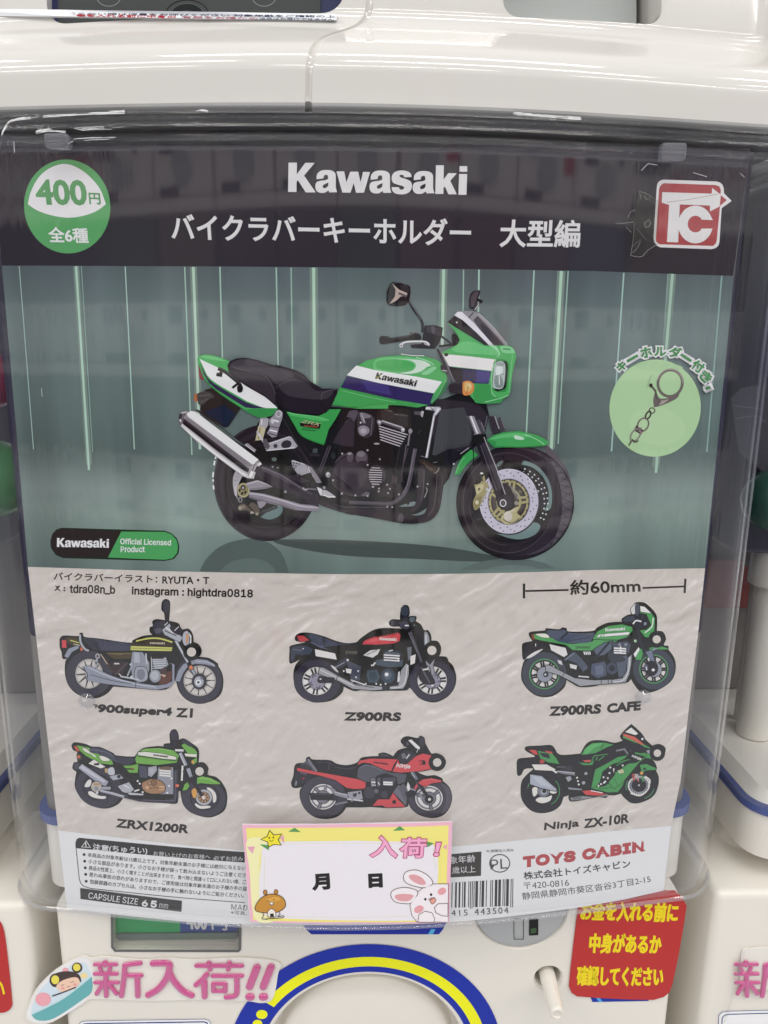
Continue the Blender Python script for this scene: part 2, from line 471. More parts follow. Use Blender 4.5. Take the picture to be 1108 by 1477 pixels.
# ================================================================ the machines
def side_profile(off, xf=.124, r=.018, back=.15, cx=0., n=40, na=10, flare=0.):
    """plan outline of a machine front: bent sheet, rounded corners, sides running back; off = outward offset"""
    half = []
    for i in range(n+1):
        x = xf*i/n; m = 2*1.0612*x-4*16.614*x**3; l = math.hypot(1, m); half.append((x+off*m/l, Dn(x)-off/l))
    m = 2*1.0612*xf-4*16.614*xf**3; a0 = math.atan(m); ccx = xf-r*math.sin(a0); ccy = Dn(xf)+r*math.cos(a0)
    for i in range(1, na+1):
        a = a0+(math.pi/2-a0)*i/na; half.append((ccx+(r+off)*math.sin(a), ccy-(r+off)*math.cos(a)))
    half.append((half[-1][0]+flare, back))
    return [(cx-x, y) for x, y in reversed(half[1:])]+[(cx+x, y) for x, y in half]
def loft(rows, cx=0., back=.15, cap_top=True, cap_bot=True, flare=0., xf=.124, close=True, r=.018, prof=None):
    """rows: (z, outward offset, shift back)"""
    v, f = [], []; n = 0
    for z, off, sh in rows:
        pr = side_profile(off, back=back, cx=cx, flare=flare, xf=xf, r=r); n = len(pr)
        bk = pr[0][1]
        v += [(x, y+sh if y < bk-1e-6 else y, z) for x, y in pr]
    m = n if close else n-1
    for i in range(len(rows)-1):
        for k in range(m): f.append([i*n+k, i*n+(k+1) % n, (i+1)*n+(k+1) % n, (i+1)*n+k])
    if cap_bot: f.append(list(range(n)))
    if cap_top: f.append([(len(rows)-1)*n+k for k in reversed(range(n))])
    return v, f
def shell(name, rows, thick, mat, parent, cx=0., back=.15, xf=.124, r=.018):
    """open shell with real wall thickness: outer and inner skins joined at the rims"""
    a, fa = loft(rows, cx, back, False, False, xf=xf, close=False, r=r); b, fb = loft([(z, o-thick, s) for z, o, s in rows], cx, back, False, False, xf=xf, close=False, r=r)
    n = len(a); nr = len(rows); k = n//nr
    f = [q for q in fa]+[[n+i for i in reversed(q)] for q in fb]
    for base in (0, (nr-1)*k):
        for i in range(k-1):
            q = [base+i, base+i+1, n+base+i+1, n+base+i]; f.append(q if base else q[::-1])
    o = mesh_obj(name, a+b, f, mat, parent, True)
    bm = bmesh.new(); bm.from_mesh(o.data); bmesh.ops.recalc_face_normals(bm, faces=bm.faces); bm.to_mesh(o.data); bm.free()
    return autosmooth(o, 40)

PY = .012                                     # plane of the front panels
machine = thing('capsule_machine', 'cream capsule machine in the centre, its clear cover showing the motorcycle poster', 'capsule machine', (0, .1, -.25))
def lower_body(parent, cx, cut):
    rows = [(-.40, -.004, .022), (-.135, -.004, .022), (-.131, -.006, .022), (-.1305, -.0085, .022), (-.1285, -.0085, .022), (-.128, -.006, .022), (-.112, -.004, .022)]
    v, f = loft(rows, cx, .30, xf=.123, r=.016)
    o = mesh_obj('body', v, f, CREAM, parent); return autosmooth(o, 30)
lower_body(machine, 0, True)
# raised front panel with its recesses
bm = box_bm(-.1242, .1266, PY, .075, -.39, -.1385, .0035, 4)
panel = bm_obj('front_panel', bm, CREAM, machine)
def temp(v, f, name='cutter'):
    me = bpy.data.meshes.new(name); me.from_pydata(v, [], f); bm = bmesh.new(); bm.from_mesh(me); bmesh.ops.recalc_face_normals(bm, faces=bm.faces); bm.to_mesh(me); bm.free()
    o = bpy.data.objects.new(name, me); COL.objects.link(o); return o
def temp_prism(pts_px, y0, y1, Y=PY):
    q = [on_plane(a, b, Y) for a, b in pts_px]; v, f = prism([(p.x, p.z) for p in q], lambda a, b, d: (a, d, b), y0, y1); return temp(v, f)
ox, oy, oz = PLOC(machine)
DC = (-.00126, -.2169)                        # middle of the dial
def dial_r(px, py): p = on_plane(px, py, PY); return math.hypot(p.x-DC[0], p.z-DC[1])
R_HOLE = dial_r(537.8, 1407.5)
def local_cut(o):
    o.location = (0, 0, 0); return o
cuts = []
v, f = lathe([(R_HOLE+.0012, PY-.004), (R_HOLE+.0010, PY), (R_HOLE, PY+.0012), (R_HOLE-.0012, PY+.011), (0.0001, PY+.011)], *DC); n = 96
f.append(list(range(n))[::-1]); cuts.append(temp(v, f))
win = [(160, 1318), (348, 1334), (347, 1371.5), (344.5, 1373.5), (165, 1372.5), (161, 1367)]
cuts.append(temp_prism(win, PY-.004, PY+.010))
# coin disc: circle through three points read on the panel
def circ3(a, b, c):
    A = Matrix(((2*(b[0]-a[0]), 2*(b[1]-a[1])), (2*(c[0]-a[0]), 2*(c[1]-a[1])))); 
    r = Vector((b[0]**2+b[1]**2-a[0]**2-a[1]**2, c[0]**2+c[1]**2-a[0]**2-a[1]**2)); s = A.inverted() @ r
    return s.x, s.y, math.dist(s, a)
tri = [on_plane(*q, PY) for q in ((690, 1337), (752, 1367.5), (814.5, 1328))]
CX, CZ, CR = circ3(*[(p.x, p.z) for p in tri])
v, f = lathe([(CR+.0008, PY-.004), (CR+.0006, PY), (CR, PY+.0008), (CR-.0002, PY+.0022), (.0001, PY+.0022)], CX, CZ, 64); f.append(list(range(64))[::-1]); cuts.append(temp(v, f))
LB = on_plane(791, 1411, PY)                  # lever hole
v, f = lathe([(.0064, PY-.004), (.0062, PY), (.0054, PY+.0012), (.0052, PY+.014), (.0001, PY+.014)], LB.x, LB.z, 48); f.append(list(range(48))[::-1]); cuts.append(temp(v, f))
boolean(panel, cuts)
autosmooth(panel, 32)

# dial knob and its printed rings
v, f = lathe([(R_HOLE-.0011, PY+.0106), (R_HOLE-.0040, PY+.0104), (R_HOLE-.0050, PY+.0090), (R_HOLE-.0053, PY+.0065), (R_HOLE-.0062, PY+.0050), (R_HOLE-.0085, PY+.0044), (R_HOLE*.5, PY+.0035), (.0005, PY+.0032)], *DC)
autosmooth(mesh_obj('dial', v, f, CREAM, machine), 50)
def annulus(name, r0, r1, Y, mat, a0=0, a1=360, n=120):
    v, f = [], []
    for k in range(n+1):
        a = math.radians(a0+(a1-a0)*k/n)
        for r in (r0, r1): v.append((DC[0]+r*math.cos(a), Y, DC[1]+r*math.sin(a)))
    for k in range(n): f.append([2*k, 2*k+1, 2*k+3, 2*k+2][::-1])
    return v, f
RB0, RY1, RY0 = dial_r(537.8, 1401), dial_r(537.8, 1379.5), dial_r(537.8, 1393)
B_BLUE, B_YEL = dry('0a2da0'), dry('f3ec10')
v, f = annulus('r', RB0, .0576, PY-.00025, None); ring_o = mesh_obj('blue_ring_decal', v, f, B_BLUE, machine)
_q = on_plane(387, 1447, PY); YA = math.degrees(math.atan2(_q.z-DC[1], _q.x-DC[0]))
v, f = annulus('r', RY0, RY1, PY-.0003, None, -40, YA); mesh_obj('yellow_stripe', v, f, B_YEL, ring_o)
a = Art(Flat(PY-.0003), dry)
for q, r in (((377.8, 1463.2), 8.2), ((371.5, 1476.5), 7)): a.e('f3ec10', q[0], q[1], r, r*.8)
a.build('yellow_dots', ring_o)
# decals printed on the panel
a = Art(Flat(PY-.0002), dry); a.frame(380, 1290, 2.9158)
a.p('0a2da0', '120,60 800,60 755,148 738,168 202,168 182,150'); a.p('58b6e8', '706,146 724,146 712,168 692,168')
a.build('blue_stripe_decal', machine)
a = Art(Flat(PY-.0002), dry); a.frame(0, 1280, 2.638)
a.p('f4f4f6', '298,540 298,522 306,510 325,506 780,499 796,503 804,514 806,540')
a.l('1a2a7a', '301,540 301,522 308,512 326,508 779,501 794,505 801,515 803,540', .8); a.l('1a2a7a', '312,540 312,526 318,520 330,518 776,511 787,514 791,522 793,540', 1.6)
a.build('label', machine)
a = Art(Flat(PY-.0002), dry); a.frame(700, 1270, 2.7157); a.p('12309c', '412,456 640,468 640,472 420,476'); a.p('4aa6dc', '432,457 448,458 460,475 446,475'); a.build('blue_corner_decal', machine)
# price window
q = [on_plane(x, y, PY+.0098) for x, y in ((150, 1312), (356, 1328), (356, 1392), (150, 1392))]
wn = mesh_obj('price_window', [(p.x, p.y, p.z) for p in q], [[3, 2, 1, 0]], plain('window_floor', (.10, .13, .12), .35), machine)
a = Art(Flat(PY+.006), dry, step=4e-5); a.frame(0, 1280, 2.638)
a.p('2fae62', '435,80 688,105 686,171 440,172'); a.p('2a4a9c', '686,105 925,125 900,168 686,171')
a.t('f2f4f6', '400', (712, 158), (790, 161), 60, .035); a.t('f2f4f6', '円', (806, 160), (866, 163), 46, .02)
card = a.build('price_card', wn)
a = Art(Flat(PY+.0055), dry, step=2e-5); a.frame(0, 1280, 2.638)
a.p('6f8079', '440,176 900,172 900,196 440,200'); a.p('24302e', '440,206 900,205 905,212 440,214'); a.build('card_rail', wn)
fr = [(159.5, 1322), (349, 1334), (348.3, 1372), (345.5, 1375), (165, 1374), (159.5, 1368.5)]
a = Art(Flat(PY-.0004), lambda h: plain('window_frame', (.10, .105, .10), .3)); a.l('x', [(161.5, 1318), (162, 1366), (166, 1371.2), (343, 1371.8), (346, 1369.5), (347, 1330)], 3.4); a.build('frame', wn)
q = [on_plane(x, y, PY+.0012) for x, y in ((160, 1316), (349, 1332), (348, 1372), (162, 1372))]
mesh_obj('pane', [(p.x, p.y+k, p.z) for k in (0, .0008) for p in q], [[3, 2, 1, 0], [4, 5, 6, 7], [0, 1, 5, 4], [1, 2, 6, 5], [2, 3, 7, 6], [3, 0, 4, 7]], FILM, wn)
# coin slot
v, f = lathe([(CR-.0003, PY+.0021), (CR-.0003, PY+.0006), (CR-.0009, PY+.0001), (.0004, PY-.0001)], CX, CZ, 64)
coin = autosmooth(mesh_obj('coin_slot', v, f, GREY, machine), 40)
a = Art(Flat(PY-.0002), dry); a.frame(700, 1270, 2.7157)
a.l('4a4c4c', '112,150 150,150 150,230 113,230', 1., closed=True); a.p('101412', '172,150 208,150 208,214 172,216'); a.p('3f5a38', '178,188 200,186 200,204 178,208'); a.build('slot', coin)
# lever: straight peg standing out of its hole
best = min((abs(on_plane(804, 1464, PY-k*.0005).z-LB.z), k) for k in range(60)); LY = PY-best[1]*.0005
dxl = on_plane(804, 1464, LY).x-LB.x
v, f = lathe([(.0033, PY+.014), (.0033, PY+.002), (.0030, LY+.0012), (.0028, LY+.0005), (.0023, LY), (.0017, LY), (.0016, LY+.0006), (.0003, LY+.0006)], LB.x, LB.z, 40)
v = [(x+dxl*(PY-y)/(PY-LY) if y < PY else x, y, z) for x, y, z in v]
autosmooth(mesh_obj('lever', v, f, CREAM, machine), 40)

# ---- bin of the centre machine behind the poster: opaque walls, dim above and lit below by colour, blue gasket, cream neck
v, f = loft([(-.0305, -.0095, 0), (.15, -.0095, 0)], back=.16); mesh_obj('bin_wall', v, f, BIN_DIM, machine, True); autosmooth(machine.children[-1], 40)
v, f = loft([(-.104, -.0095, 0), (-.031, -.0095, 0)], back=.16); autosmooth(mesh_obj('bin_base', v, f, BIN_LIT, machine), 40)
def gasket(parent, cx, off=-.0065):
    v, f = loft([(-.1086, off-.004, 0), (-.1084, off, 0), (-.1046, off, 0), (-.1044, off-.004, 0)], cx, back=.17); autosmooth(mesh_obj('gasket', v, f, BLUE, parent), 60)
gasket(machine, 0)
v, f = loft([(-.138, -.0085, 0), (-.1087, -.0085, 0)], back=.17); autosmooth(mesh_obj('neck', v, f, CREAM, machine), 40)
# ---- clear poster cover: bent front, ribbed top rim, thick bottom lip
zb, zt = -.1382, .1440
rows = [(zb, .0006, 0), (zb+.0006, .0020, 0), (zb+.0018, .0022, 0), (zb+.0026, .0035-.0008, 0)]
rows += [(zb+.004+i*(.1335-zb-.004)/24, .0030, 0) for i in range(25)]
def ridge(z, h=.0005, k=.00045): return [(z-k*1.6, .0030, 0), (z-k, .0030+h*.7, 0), (z, .0030+h, 0), (z+k, .0030+h*.7, 0), (z+k*1.6, .0030, 0)]
for py_, h_ in ((213, .0007), (204, .0004), (197, .0006), (183, .0003), (172, .0005), (166, .0003)):
    rows += ridge(on_front(540, py_, .003).z, h_)
rows.append((zt, .0030, 0)); rows.append((.1470, .0030, 0))
cover = shell('cover', rows, .0016, CLEAR, machine, back=.11)
shell('cover_lip', [(zb-.0004, .0036, 0), (zb-.0002, .0041, 0), (zb+.0008, .0042, 0), (zb+.0011, .0038, 0)], .0007, LIP, machine, back=.11)
v, f = loft([(.1416, -.0022, 0), (.1421, -.0010, 0), (.1443, -.0010, 0)], back=.16); autosmooth(mesh_obj('under_edge_shade', v, f, plain('under_edge_dark', (.012, .010, .018), .5), machine), 40)  # added dark slab imitating the shade under the upper machine's base
# tabs that lock the rim
def tab(x0, x1, z0, z1, par):
    ym = D((x0+x1)/2)
    b = box_bm(x0, x1, ym-.0078, ym-.0038, z0, z1, .0009, 3); bm_obj('tab', b, CLEAR_THICK, par, True)
for (l, t, r_, b_) in ((68, 193, 100, 216), (952, 208, 988, 232)):
    p0 = on_front(l, b_, .006); p1 = on_front(r_, t, .006); tab(min(p0.x, p1.x), max(p0.x, p1.x), min(p0.z, p1.z), max(p0.z, p1.z), cover)

# ================================================================ upper machine
upper = thing('capsule_machine', 'glossy white base of the upper capsule machine, with dark outlet and grey return tray', 'capsule machine', (0, .1, .3))
zb0 = on_front(540, 152.5, .0042).z
rows = [(zb0-.0002, .002, 0), (zb0, .0034, 0), (zb0+.0006, .0042, 0), (zb0+.0090, .0044, 0)]
R0 = .012
for i in range(1, 11):
    t = math.radians(52)*i/10; rows.append((zb0+.0090+R0*math.sin(t), .0044, R0*(1-math.cos(t))))
zE, sE = rows[-1][0], rows[-1][2]; th = math.radians(52)
for i in range(1, 6): rows.append((zE+.013*math.cos(th)*i/5, .0044, sE+.013*math.sin(th)*i/5))
zE, sE = rows[-1][0], rows[-1][2]
for i in range(1, 9):
    t = th*(1-i/8); rows.append((zE+.008*(math.sin(th)-math.sin(t)), .0044, sE+.008*(math.cos(t)-math.cos(th))))
zE, sE = rows[-1][0], rows[-1][2]; rows.append((.36, .0044, sE))
v, f = loft(rows, 0, back=.30)
ubody = mesh_obj('body', v, f, WHITE, upper)
bvh = BVHTree.FromPolygons([Vector(q) for q in v], f)
def on_mesh(tree, px, py, lift=0.):
    d = ray(px, py).normalized(); h = tree.ray_cast(CAM, d); return h[0]-d*lift if h[0] else None
def px_of(Pt):
    d = Pt-CAM; z = d.dot(FWD); return 554+F_PX*d.dot(RIGHT)/z, 738.5-F_PX*d.dot(UP)/z
cuts = []
def recess(pts, depth):
    """pocket whose outline is read on the upright front of the base"""
    q = [on_plane(x, y, YR) for x, y in pts]; v, f = prism([(p.x, p.z) for p in q], lambda a, b, d: (a, d, b), YR-.05, YR+depth); return temp(v, f)
YR = sE-.004
def rrect(l, t, r, b, rad, n=8):
    out = []
    for (cx_, cy_, a0) in ((r-rad, t+rad, -90), (r-rad, b-rad, 0), (l+rad, b-rad, 90), (l+rad, t+rad, 180)):
        for k in range(n+1):
            a = math.radians(a0+90*k/n); out.append((cx_+rad*math.cos(a), cy_+rad*math.sin(a)))
    return out
cuts.append(recess(rrect(50, -160, 497, 20, 34), .03))
cuts.append(recess(rrect(727, -160, 968, 22, 24), .05))
# seam groove between the two shells of the base
path = [(445, 175), (445, 150), (445.5, 120), (447, 96), (452, 72), (462, 58), (478, 50), (500, 43), (519, 35), (529, 24), (533, 8), (534, -30)]
sp = smooth_pts([(a_, b_, False) for a_, b_ in path], False, 4)
pts = [on_mesh(bvh, *q) for q in sp]; pts = [p for p in pts if p]; pts.insert(0, pts[0]+Vector((0, 0, -.006)))
gv, gf = [], []
for i, p in enumerate(pts):
    d = (pts[min(i+1, len(pts)-1)]-pts[max(i-1, 0)]).normalized(); e1 = d.cross(Vector((0, 1, .3))).normalized(); e2 = d.cross(e1)
    for k in range(8): a_ = math.pi*k/4; gv.append(tuple(p+(e1*math.cos(a_)+e2*math.sin(a_))*.0011))
for i in range(len(pts)-1):
    for k in range(8): gf.append([i*8+k, i*8+(k+1) % 8, (i+1)*8+(k+1) % 8, (i+1)*8+k])
gf.append(list(range(8))); gf.append([(len(pts)-1)*8+k for k in range(8)])
cuts.append(temp(gv, gf))
oxu = PLOC(upper)
boolean_ok = True
# body vertices are local to the thing; cutters are in the world: same depsgraph space, so no shift is needed
boolean(ubody, cuts); autosmooth(ubody, 28)
# outlet: dark flap with round bosses, blue edges
Y1 = YR+.012
def quad_on(name, pts, Y, th_, mat, parent):
    q = [on_plane(x, y, Y) for x, y in pts]; v, f = prism([(p.x, p.z) for p in q], lambda a, b, d: (a, d, b), Y, Y+th_); return mesh_obj(name, v, f, mat, parent)
out_ = quad_on('outlet_flap', [(84, -150), (462, -150), (462, 34), (84, 34)], Y1, .004, DARKG, upper)
a = Art(Flat(Y1), dry); 
for cx_, cy_ in ((157, -7), (381, -7)): a.ring('8a9092', cx_, cy_, 18, 16, 1.0, n=40)
a.e('1b1f20', 270, 22, 24, 17, n=40); a.ring('50585a', 270, 22, 24, 17, 1.2, n=40); a.e('4a5254', 270, 26, 17, 11, n=30); a.ring('0f1112', 270, 22, 31, 22, 1.4, n=40)
a.build('boss', out_)
quad_on('outlet_side', [(46, -150), (84, -150), (84, 34), (46, 34)], Y1+.001, .003, NAVY, upper); quad_on('outlet_side', [(462, -150), (500, -150), (500, 34), (462, 34)], Y1+.001, .003, NAVY, upper)
# clear label ledge lying on the slope under the outlet
def ledge(name, pts_uv, mat, lift, th_, parent):
    top = [on_mesh(bvh, *q) for q in pts_uv]
    return top
q = [on_mesh(bvh, x, y) for x, y in ((-60, 15), (100, 16.5), (300, 19.5), (488, 22.5), (486, 31), (300, 29), (100, 26), (-60, 25))]
nrm = (q[7]-q[0]).cross(q[1]-q[0]).normalized()
if nrm.y > 0: nrm = -nrm
v = [tuple(p+nrm*.0002) for p in q]+[tuple(p+nrm*.0014) for p in q]; n = 8
f = [[0, 1, 2, 3, 4, 5, 6, 7], [8+k for k in reversed(range(8))]]+[[i, (i+1) % 8, 8+(i+1) % 8, 8+i] for i in range(8)]
led = mesh_obj('label_strip', v, f, plain('clear_strip', (.78, .80, .84), .12), upper)
bm = bmesh.new(); bm.from_mesh(led.data); bmesh.ops.recalc_face_normals(bm, faces=bm.faces); bm.to_mesh(led.data); bm.free()
class OnTris:
    bend = False
    def __init__(s, o3): s.o3 = o3
class Slope:
    """print laid on a plane through three points"""
    bend = False
    def __init__(s, p, n): s.p, s.n = p, n
    def xz(s, px, py):
        d = ray(px, py); t = (s.p-CAM).dot(s.n)/d.dot(s.n); h = CAM+d*t; return (h.x, h.z)
    def pos(s, x, z, o):
        y = s.p.y-(s.n.x*(x-s.p.x)+s.n.z*(z-s.p.z))/s.n.y; return (x, y+s.n.y*o, z+s.n.z*o)
a = Art(Slope(q[1]+nrm*.0014, nrm), dry, 2e-5)
a.t('3b4660', 'カプセルが出てこない時は店員をお呼びください 対象年齢をご確認の上', (8, 20.5), (484, 25.8), 3.6, .02, lean=False)
a.t('c03a44', 'お金を入れる前に中身の', (96, 24.2), (254, 26.8), 4.4, .03, lean=False)
a.t('b06a76', '有無をお確かめ', (262, 26.8), (372, 28.8), 3.8, .02, lean=False)
a.t('3b4660', '返品はお受けできません', (374, 28.6), (482, 30), 3.2, .02, lean=False)
a.build('lettering', led)
# return tray
quad_on('return_tray', [(720, -150), (918, -150), (918, 40), (720, 40)], YR+.024, .003, plain('tray_grey', (.60, .64, .64), .4), upper)

# ================================================================ neighbours left and right
PITCH_X = .29
def neighbour(sgn, label):
    cx = PITCH_X*sgn; t = thing('capsule_machine', label, 'capsule machine', (cx, .1, -.25))
    lower_body(t, cx, False)
    b = box_bm(.1405 if sgn > 0 else cx-.1242, cx+.1266 if sgn > 0 else -.1345, PY, .075, -.39, -.1385, .0035, 4); autosmooth(bm_obj('front_panel', b, CREAM, t, False), 32)
    gasket(t, cx, -.0045)
    v, f = loft([(-.128, -.0055, .0), (-.1088, -.0055, .0)], cx, back=.17); autosmooth(mesh_obj('neck', v, f, CREAM, t), 40)
    shell('bin_cover', [(-.1042+i*.2482/12, -.003, 0) for i in range(13)], .0016, CLEAR, t, cx, back=.15)
    # inside: sloping floor, back wall, top
    v, f = loft([(-.1044, -.007, 0), (-.1005, -.012, 0)], cx, back=.16); mesh_obj('bin_floor', v, f, CREAM, t)
    b = box_bm(cx-.128, cx+.128, .115, .13, -.1, -.01, .002); bm_obj('back_wall', b, BIN_LIT, t)
    b = box_bm(cx-.132, cx+.132, .06, .13, -.0095, .144, .002); bm_obj('dark_bin', b, BIN_DIM, t)  # dark block standing in for the unlit upper inside of the bin
    v, f = loft([(.1442, .0066, 0), (.1455, .0072, 0), (.152, .0072, .0), (.36, .0072, .02)], cx, back=.30); autosmooth(mesh_obj('top_frame', v, f, WHITE, t), 30)
    return t
right = neighbour(1, 'capsule machine at the right edge, pale pillars visible inside its clear bin')
left = neighbour(-1, 'capsule machine at the left edge, only its dark bin side and cream flank visible')
# pillars and red plate inside the right bin
def cyl(name, x, y, z0, z1, r, mat, par, n=32, r1=None):
    b = bmesh.new(); bmesh.ops.create_cone(b, cap_ends=True, segments=n, radius1=r, radius2=r if r1 is None else r1, depth=z1-z0)
    for q_ in b.verts: q_.co += Vector((x, y, (z0+z1)/2))
    return autosmooth(bm_obj(name, b, mat, par), 50)
p = on_plane(1096, 980, .07); cyl('pillar', p.x, .07, -.1, -.026, .0075, CREAM, right); cyl('pillar_cap', p.x, .07, -.0258, .0, .0105, CREAM, right)
p = on_plane(1075, 940, .085); cyl('rod', p.x, .085, -.1, -.022, .0016, CREAM, right); cyl('rod_cap', p.x, .085, -.0218, .0, .006, CREAM, right)
b = box_bm(right.location.x-.127, right.location.x-.06, .1085, .114, -.052, -.026, .001); bm_obj('red_plate', b, plain('red_plate', (.22, .02, .02), .4), right)
p = on_plane(1058, 1245, .03)
# what shows at the edges of the neighbours' bins
def ball(name, label, px, py, Y, r, mat, grp=None):
    p = on_plane(px, py, Y); b = bmesh.new(); bmesh.ops.create_uvsphere(b, u_segments=40, v_segments=24, radius=r)
    o = bm_obj(name, b, mat, None, True); o.location = p; 
    s = bmesh.new(); bmesh.ops.create_cone(s, cap_ends=False, segments=48, radius1=r*1.01, radius2=r*1.01, depth=r*.12); r_ = bm_obj('seam', s, mat, None, True); r_.parent = o
    tag(o, label, 'capsule', grp); return o
# ================================================================ the poster behind the cover
poster = thing('poster', 'motorcycle key holder poster filling the clear cover, black heading over a large green motorcycle', 'poster', (0, 0, -.14))
PB = Curved(0.0)
EDGE_L = [(-12, 212), (3, 383), (22, 600), (40.5, 818), (48, 880), (67.6, 1052.5), (84.3, 1197.5), (95.8, 1299), (98, 1310)]
EDGE_R = [(1082, 212), (1058, 400), (1054.7, 440), (1017, 819.5), (1006, 921), (995, 1009), (981.8, 1125), (968, 1191), (957, 1284)]
def edge(tab, y):
    for (xa, ya), (xb, yb) in zip(tab, tab[1:]):
        if y <= yb or (xb, yb) == tab[-1]: return xa+(xb-xa)*(y-ya)/(yb-ya)
BOT = [(98, 1310), (161, 1318), (269, 1329), (360, 1333), (455, 1334), (555, 1333.5), (630, 1331), (730, 1322), (830, 1309), (900, 1297), (957, 1284)]
V1 = [(3, 383), (216, 384), (400, 385), (607, 387.5), (857, 391), (950, 394.5), (1058, 398)]
V2 = [(40.5, 817.5), (202, 822.5), (399, 826.7), (555, 828), (730, 826), (856, 821.9), (1017, 819.5)]
V3 = [(84.3, 1197.5), (215, 1213), (349, 1226), (500, 1229), (651, 1220.7), (764, 1210), (864, 1200), (968, 1191)]
def sheet(top, bot, lx, rx):
    ys = [y for _, y in EDGE_L]; l = [p for p in lx]; return top + rx + bot[::-1] + l[::-1]
lo = lambda tab, a, b: [p for p in tab if a < p[1] < b]
TOPL = [(-12, 212), (554, 214), (1082, 214)]
A = Art(PB); A.o = .0001
A.p(plain('card_stock', (.75, .75, .74), .6), TOPL+[p for p in EDGE_R if p[1] > 230]+BOT[::-1][1:]+[p for p in EDGE_L[::-1] if 230 < p[1] < 1305])
A.build('backing_card', poster)
# --- header: near black print
def print_mat(name, build):
    m = bpy.data.materials.new(name); m.use_nodes = True; nt = m.node_tree; b = nt.nodes['Principled BSDF']
    b.inputs['Roughness'].default_value = .5; b.inputs['Specular IOR Level'].default_value = .15
    build(nt, b); return m
def inkrgb(h): return [max((c-R_VEIL)/E_LIGHT, .004) for c in lin(h)]
def N_(nt, t, **k):
    n = nt.nodes.new(t)
    for a, b in k.items(): setattr(n, a, b)
    return n
def ramp(nt, fac, stops):
    r = nt.nodes.new('ShaderNodeValToRGB'); cr = r.color_ramp
    while len(cr.elements) < len(stops): cr.elements.new(.5)
    for e, (p, c) in zip(cr.elements, stops): e.position = p; e.color = (*c, 1)
    nt.links.new(fac, r.inputs[0]); return r
def hdr(nt, b):
    tc = N_(nt, 'ShaderNodeTexCoord'); n = N_(nt, 'ShaderNodeTexNoise'); n.inputs['Scale'].default_value = 9; nt.links.new(tc.outputs['Object'], n.inputs['Vector'])
    r = ramp(nt, n.outputs['Fac'], [(.3, inkrgb('343036')), (.7, inkrgb('3d3a40'))]); nt.links.new(r.outputs[0], b.inputs['Base Color'])
A.p(print_mat('header_black_print', hdr), TOPL+[p for p in EDGE_R if 230 < p[1] < 390]+V1[::-1]+[])
A.build('header_panel', poster)
# --- picture panel: printed studio backdrop, darker above, floor paler
def backdrop(nt, b):
    tc = N_(nt, 'ShaderNodeTexCoord'); sx = N_(nt, 'ShaderNodeSeparateXYZ'); nt.links.new(tc.outputs['Object'], sx.inputs[0])
    mr = N_(nt, 'ShaderNodeMapRange'); mr.inputs[1].default_value = .14; mr.inputs[2].default_value = .245; nt.links.new(sx.outputs['Z'], mr.inputs[0])
    c = [inkrgb(h) for h in ('6a7a76', '7e8e88', '7a8985', '5b6967', '637270', '6b7878', '555d62')]
    r = ramp(nt, mr.outputs[0], list(zip((0, .16, .27, .38, .55, .8, 1), c)))
    mp = N_(nt, 'ShaderNodeMapping'); mp.inputs['Scale'].default_value = (26, 1, 3); nt.links.new(tc.outputs['Object'], mp.inputs[0])
    n = N_(nt, 'ShaderNodeTexNoise'); n.inputs['Scale'].default_value = 1.6; n.inputs['Detail'].default_value = 4; nt.links.new(mp.outputs[0], n.inputs['Vector'])
    mr2 = N_(nt, 'ShaderNodeMapRange'); mr2.inputs[1].default_value = .3; mr2.inputs[2].default_value = .7; mr2.inputs[3].default_value = .72; mr2.inputs[4].default_value = 1.22; nt.links.new(n.outputs['Fac'], mr2.inputs[0])
    mx = N_(nt, 'ShaderNodeMix', data_type='RGBA', blend_type='MULTIPLY'); mx.inputs[0].default_value = 1
    nt.links.new(r.outputs[0], mx.inputs[6]); nt.links.new(mr2.outputs[0], mx.inputs[7]); nt.links.new(mx.outputs[2], b.inputs['Base Color'])
A.p(print_mat('studio_backdrop_print', backdrop), V1+[p for p in EDGE_R if 410 < p[1] < 815]+V2[::-1]+[p for p in EDGE_L[::-1] if 390 < p[1] < 810])
A.frame()
for x0, y0, x1, y1, w_, c in ((28, 384, 48.6, 648, 1.3, '9db8b0'), (110, 384, 128.6, 678, 3.6, 'a9cbb9'), (117.6, 384, 134, 652, 1.2, '8fb0a4'), (180.8, 384.5, 194, 648, 1.8, 'a3c4b5'),
    (266.6, 385, 277, 656, 2, '9dc0ae'), (279, 385, 288.7, 648, 4.2, 'aecdb8'), (317.4, 385, 321.4, 530, 2.2, '9fc2b0'), (398.6, 386, 401.6, 540, 2.2, '9dc0ae'),
    (420, 386, 422.2, 540, 2, '93b6a6'), (452.6, 386, 454, 570, 4.8, 'a9ccb4'), (640, 388.5, 637.8, 500, 4.6, 'a9ccb4'), (668.7, 389, 668, 450, 2, '93b6a6'), (691, 389, 690, 450, 2.6, 'a2c6b4'),
    (770.4, 390, 758.5, 640, 2.3, '9fc2b0'), (809.7, 391, 794.6, 655, 4.8, 'a9ccb4'), (819.5, 391, 805, 640, 2.1, '93b6a6'), (899.8, 393.6, 882, 651, 2.4, '9dbfb4'),
    (963.5, 395, 955, 522, 1.6, '8aa69e'), (970, 395, 946, 682, 4.4, '9fc0ae'), (1041, 398, 1019.5, 652, 2.4, '88a7a0')):
    if w_ > 3: A.l('76877f', [(x0, y0), (x1, y1-8)], w_*2.4)
    A.l(c, [(x0, y0), (x1, y1)], w_*.9)
A.o += A.step
A.p('58635f', '288,824! 298,806 318,788 344,779 367,777.5 390,784 407,799 417,826!', 1)
A.p('626f6b', '318,824! 330,812 350,806 372,806 390,814 398,825!', 1)
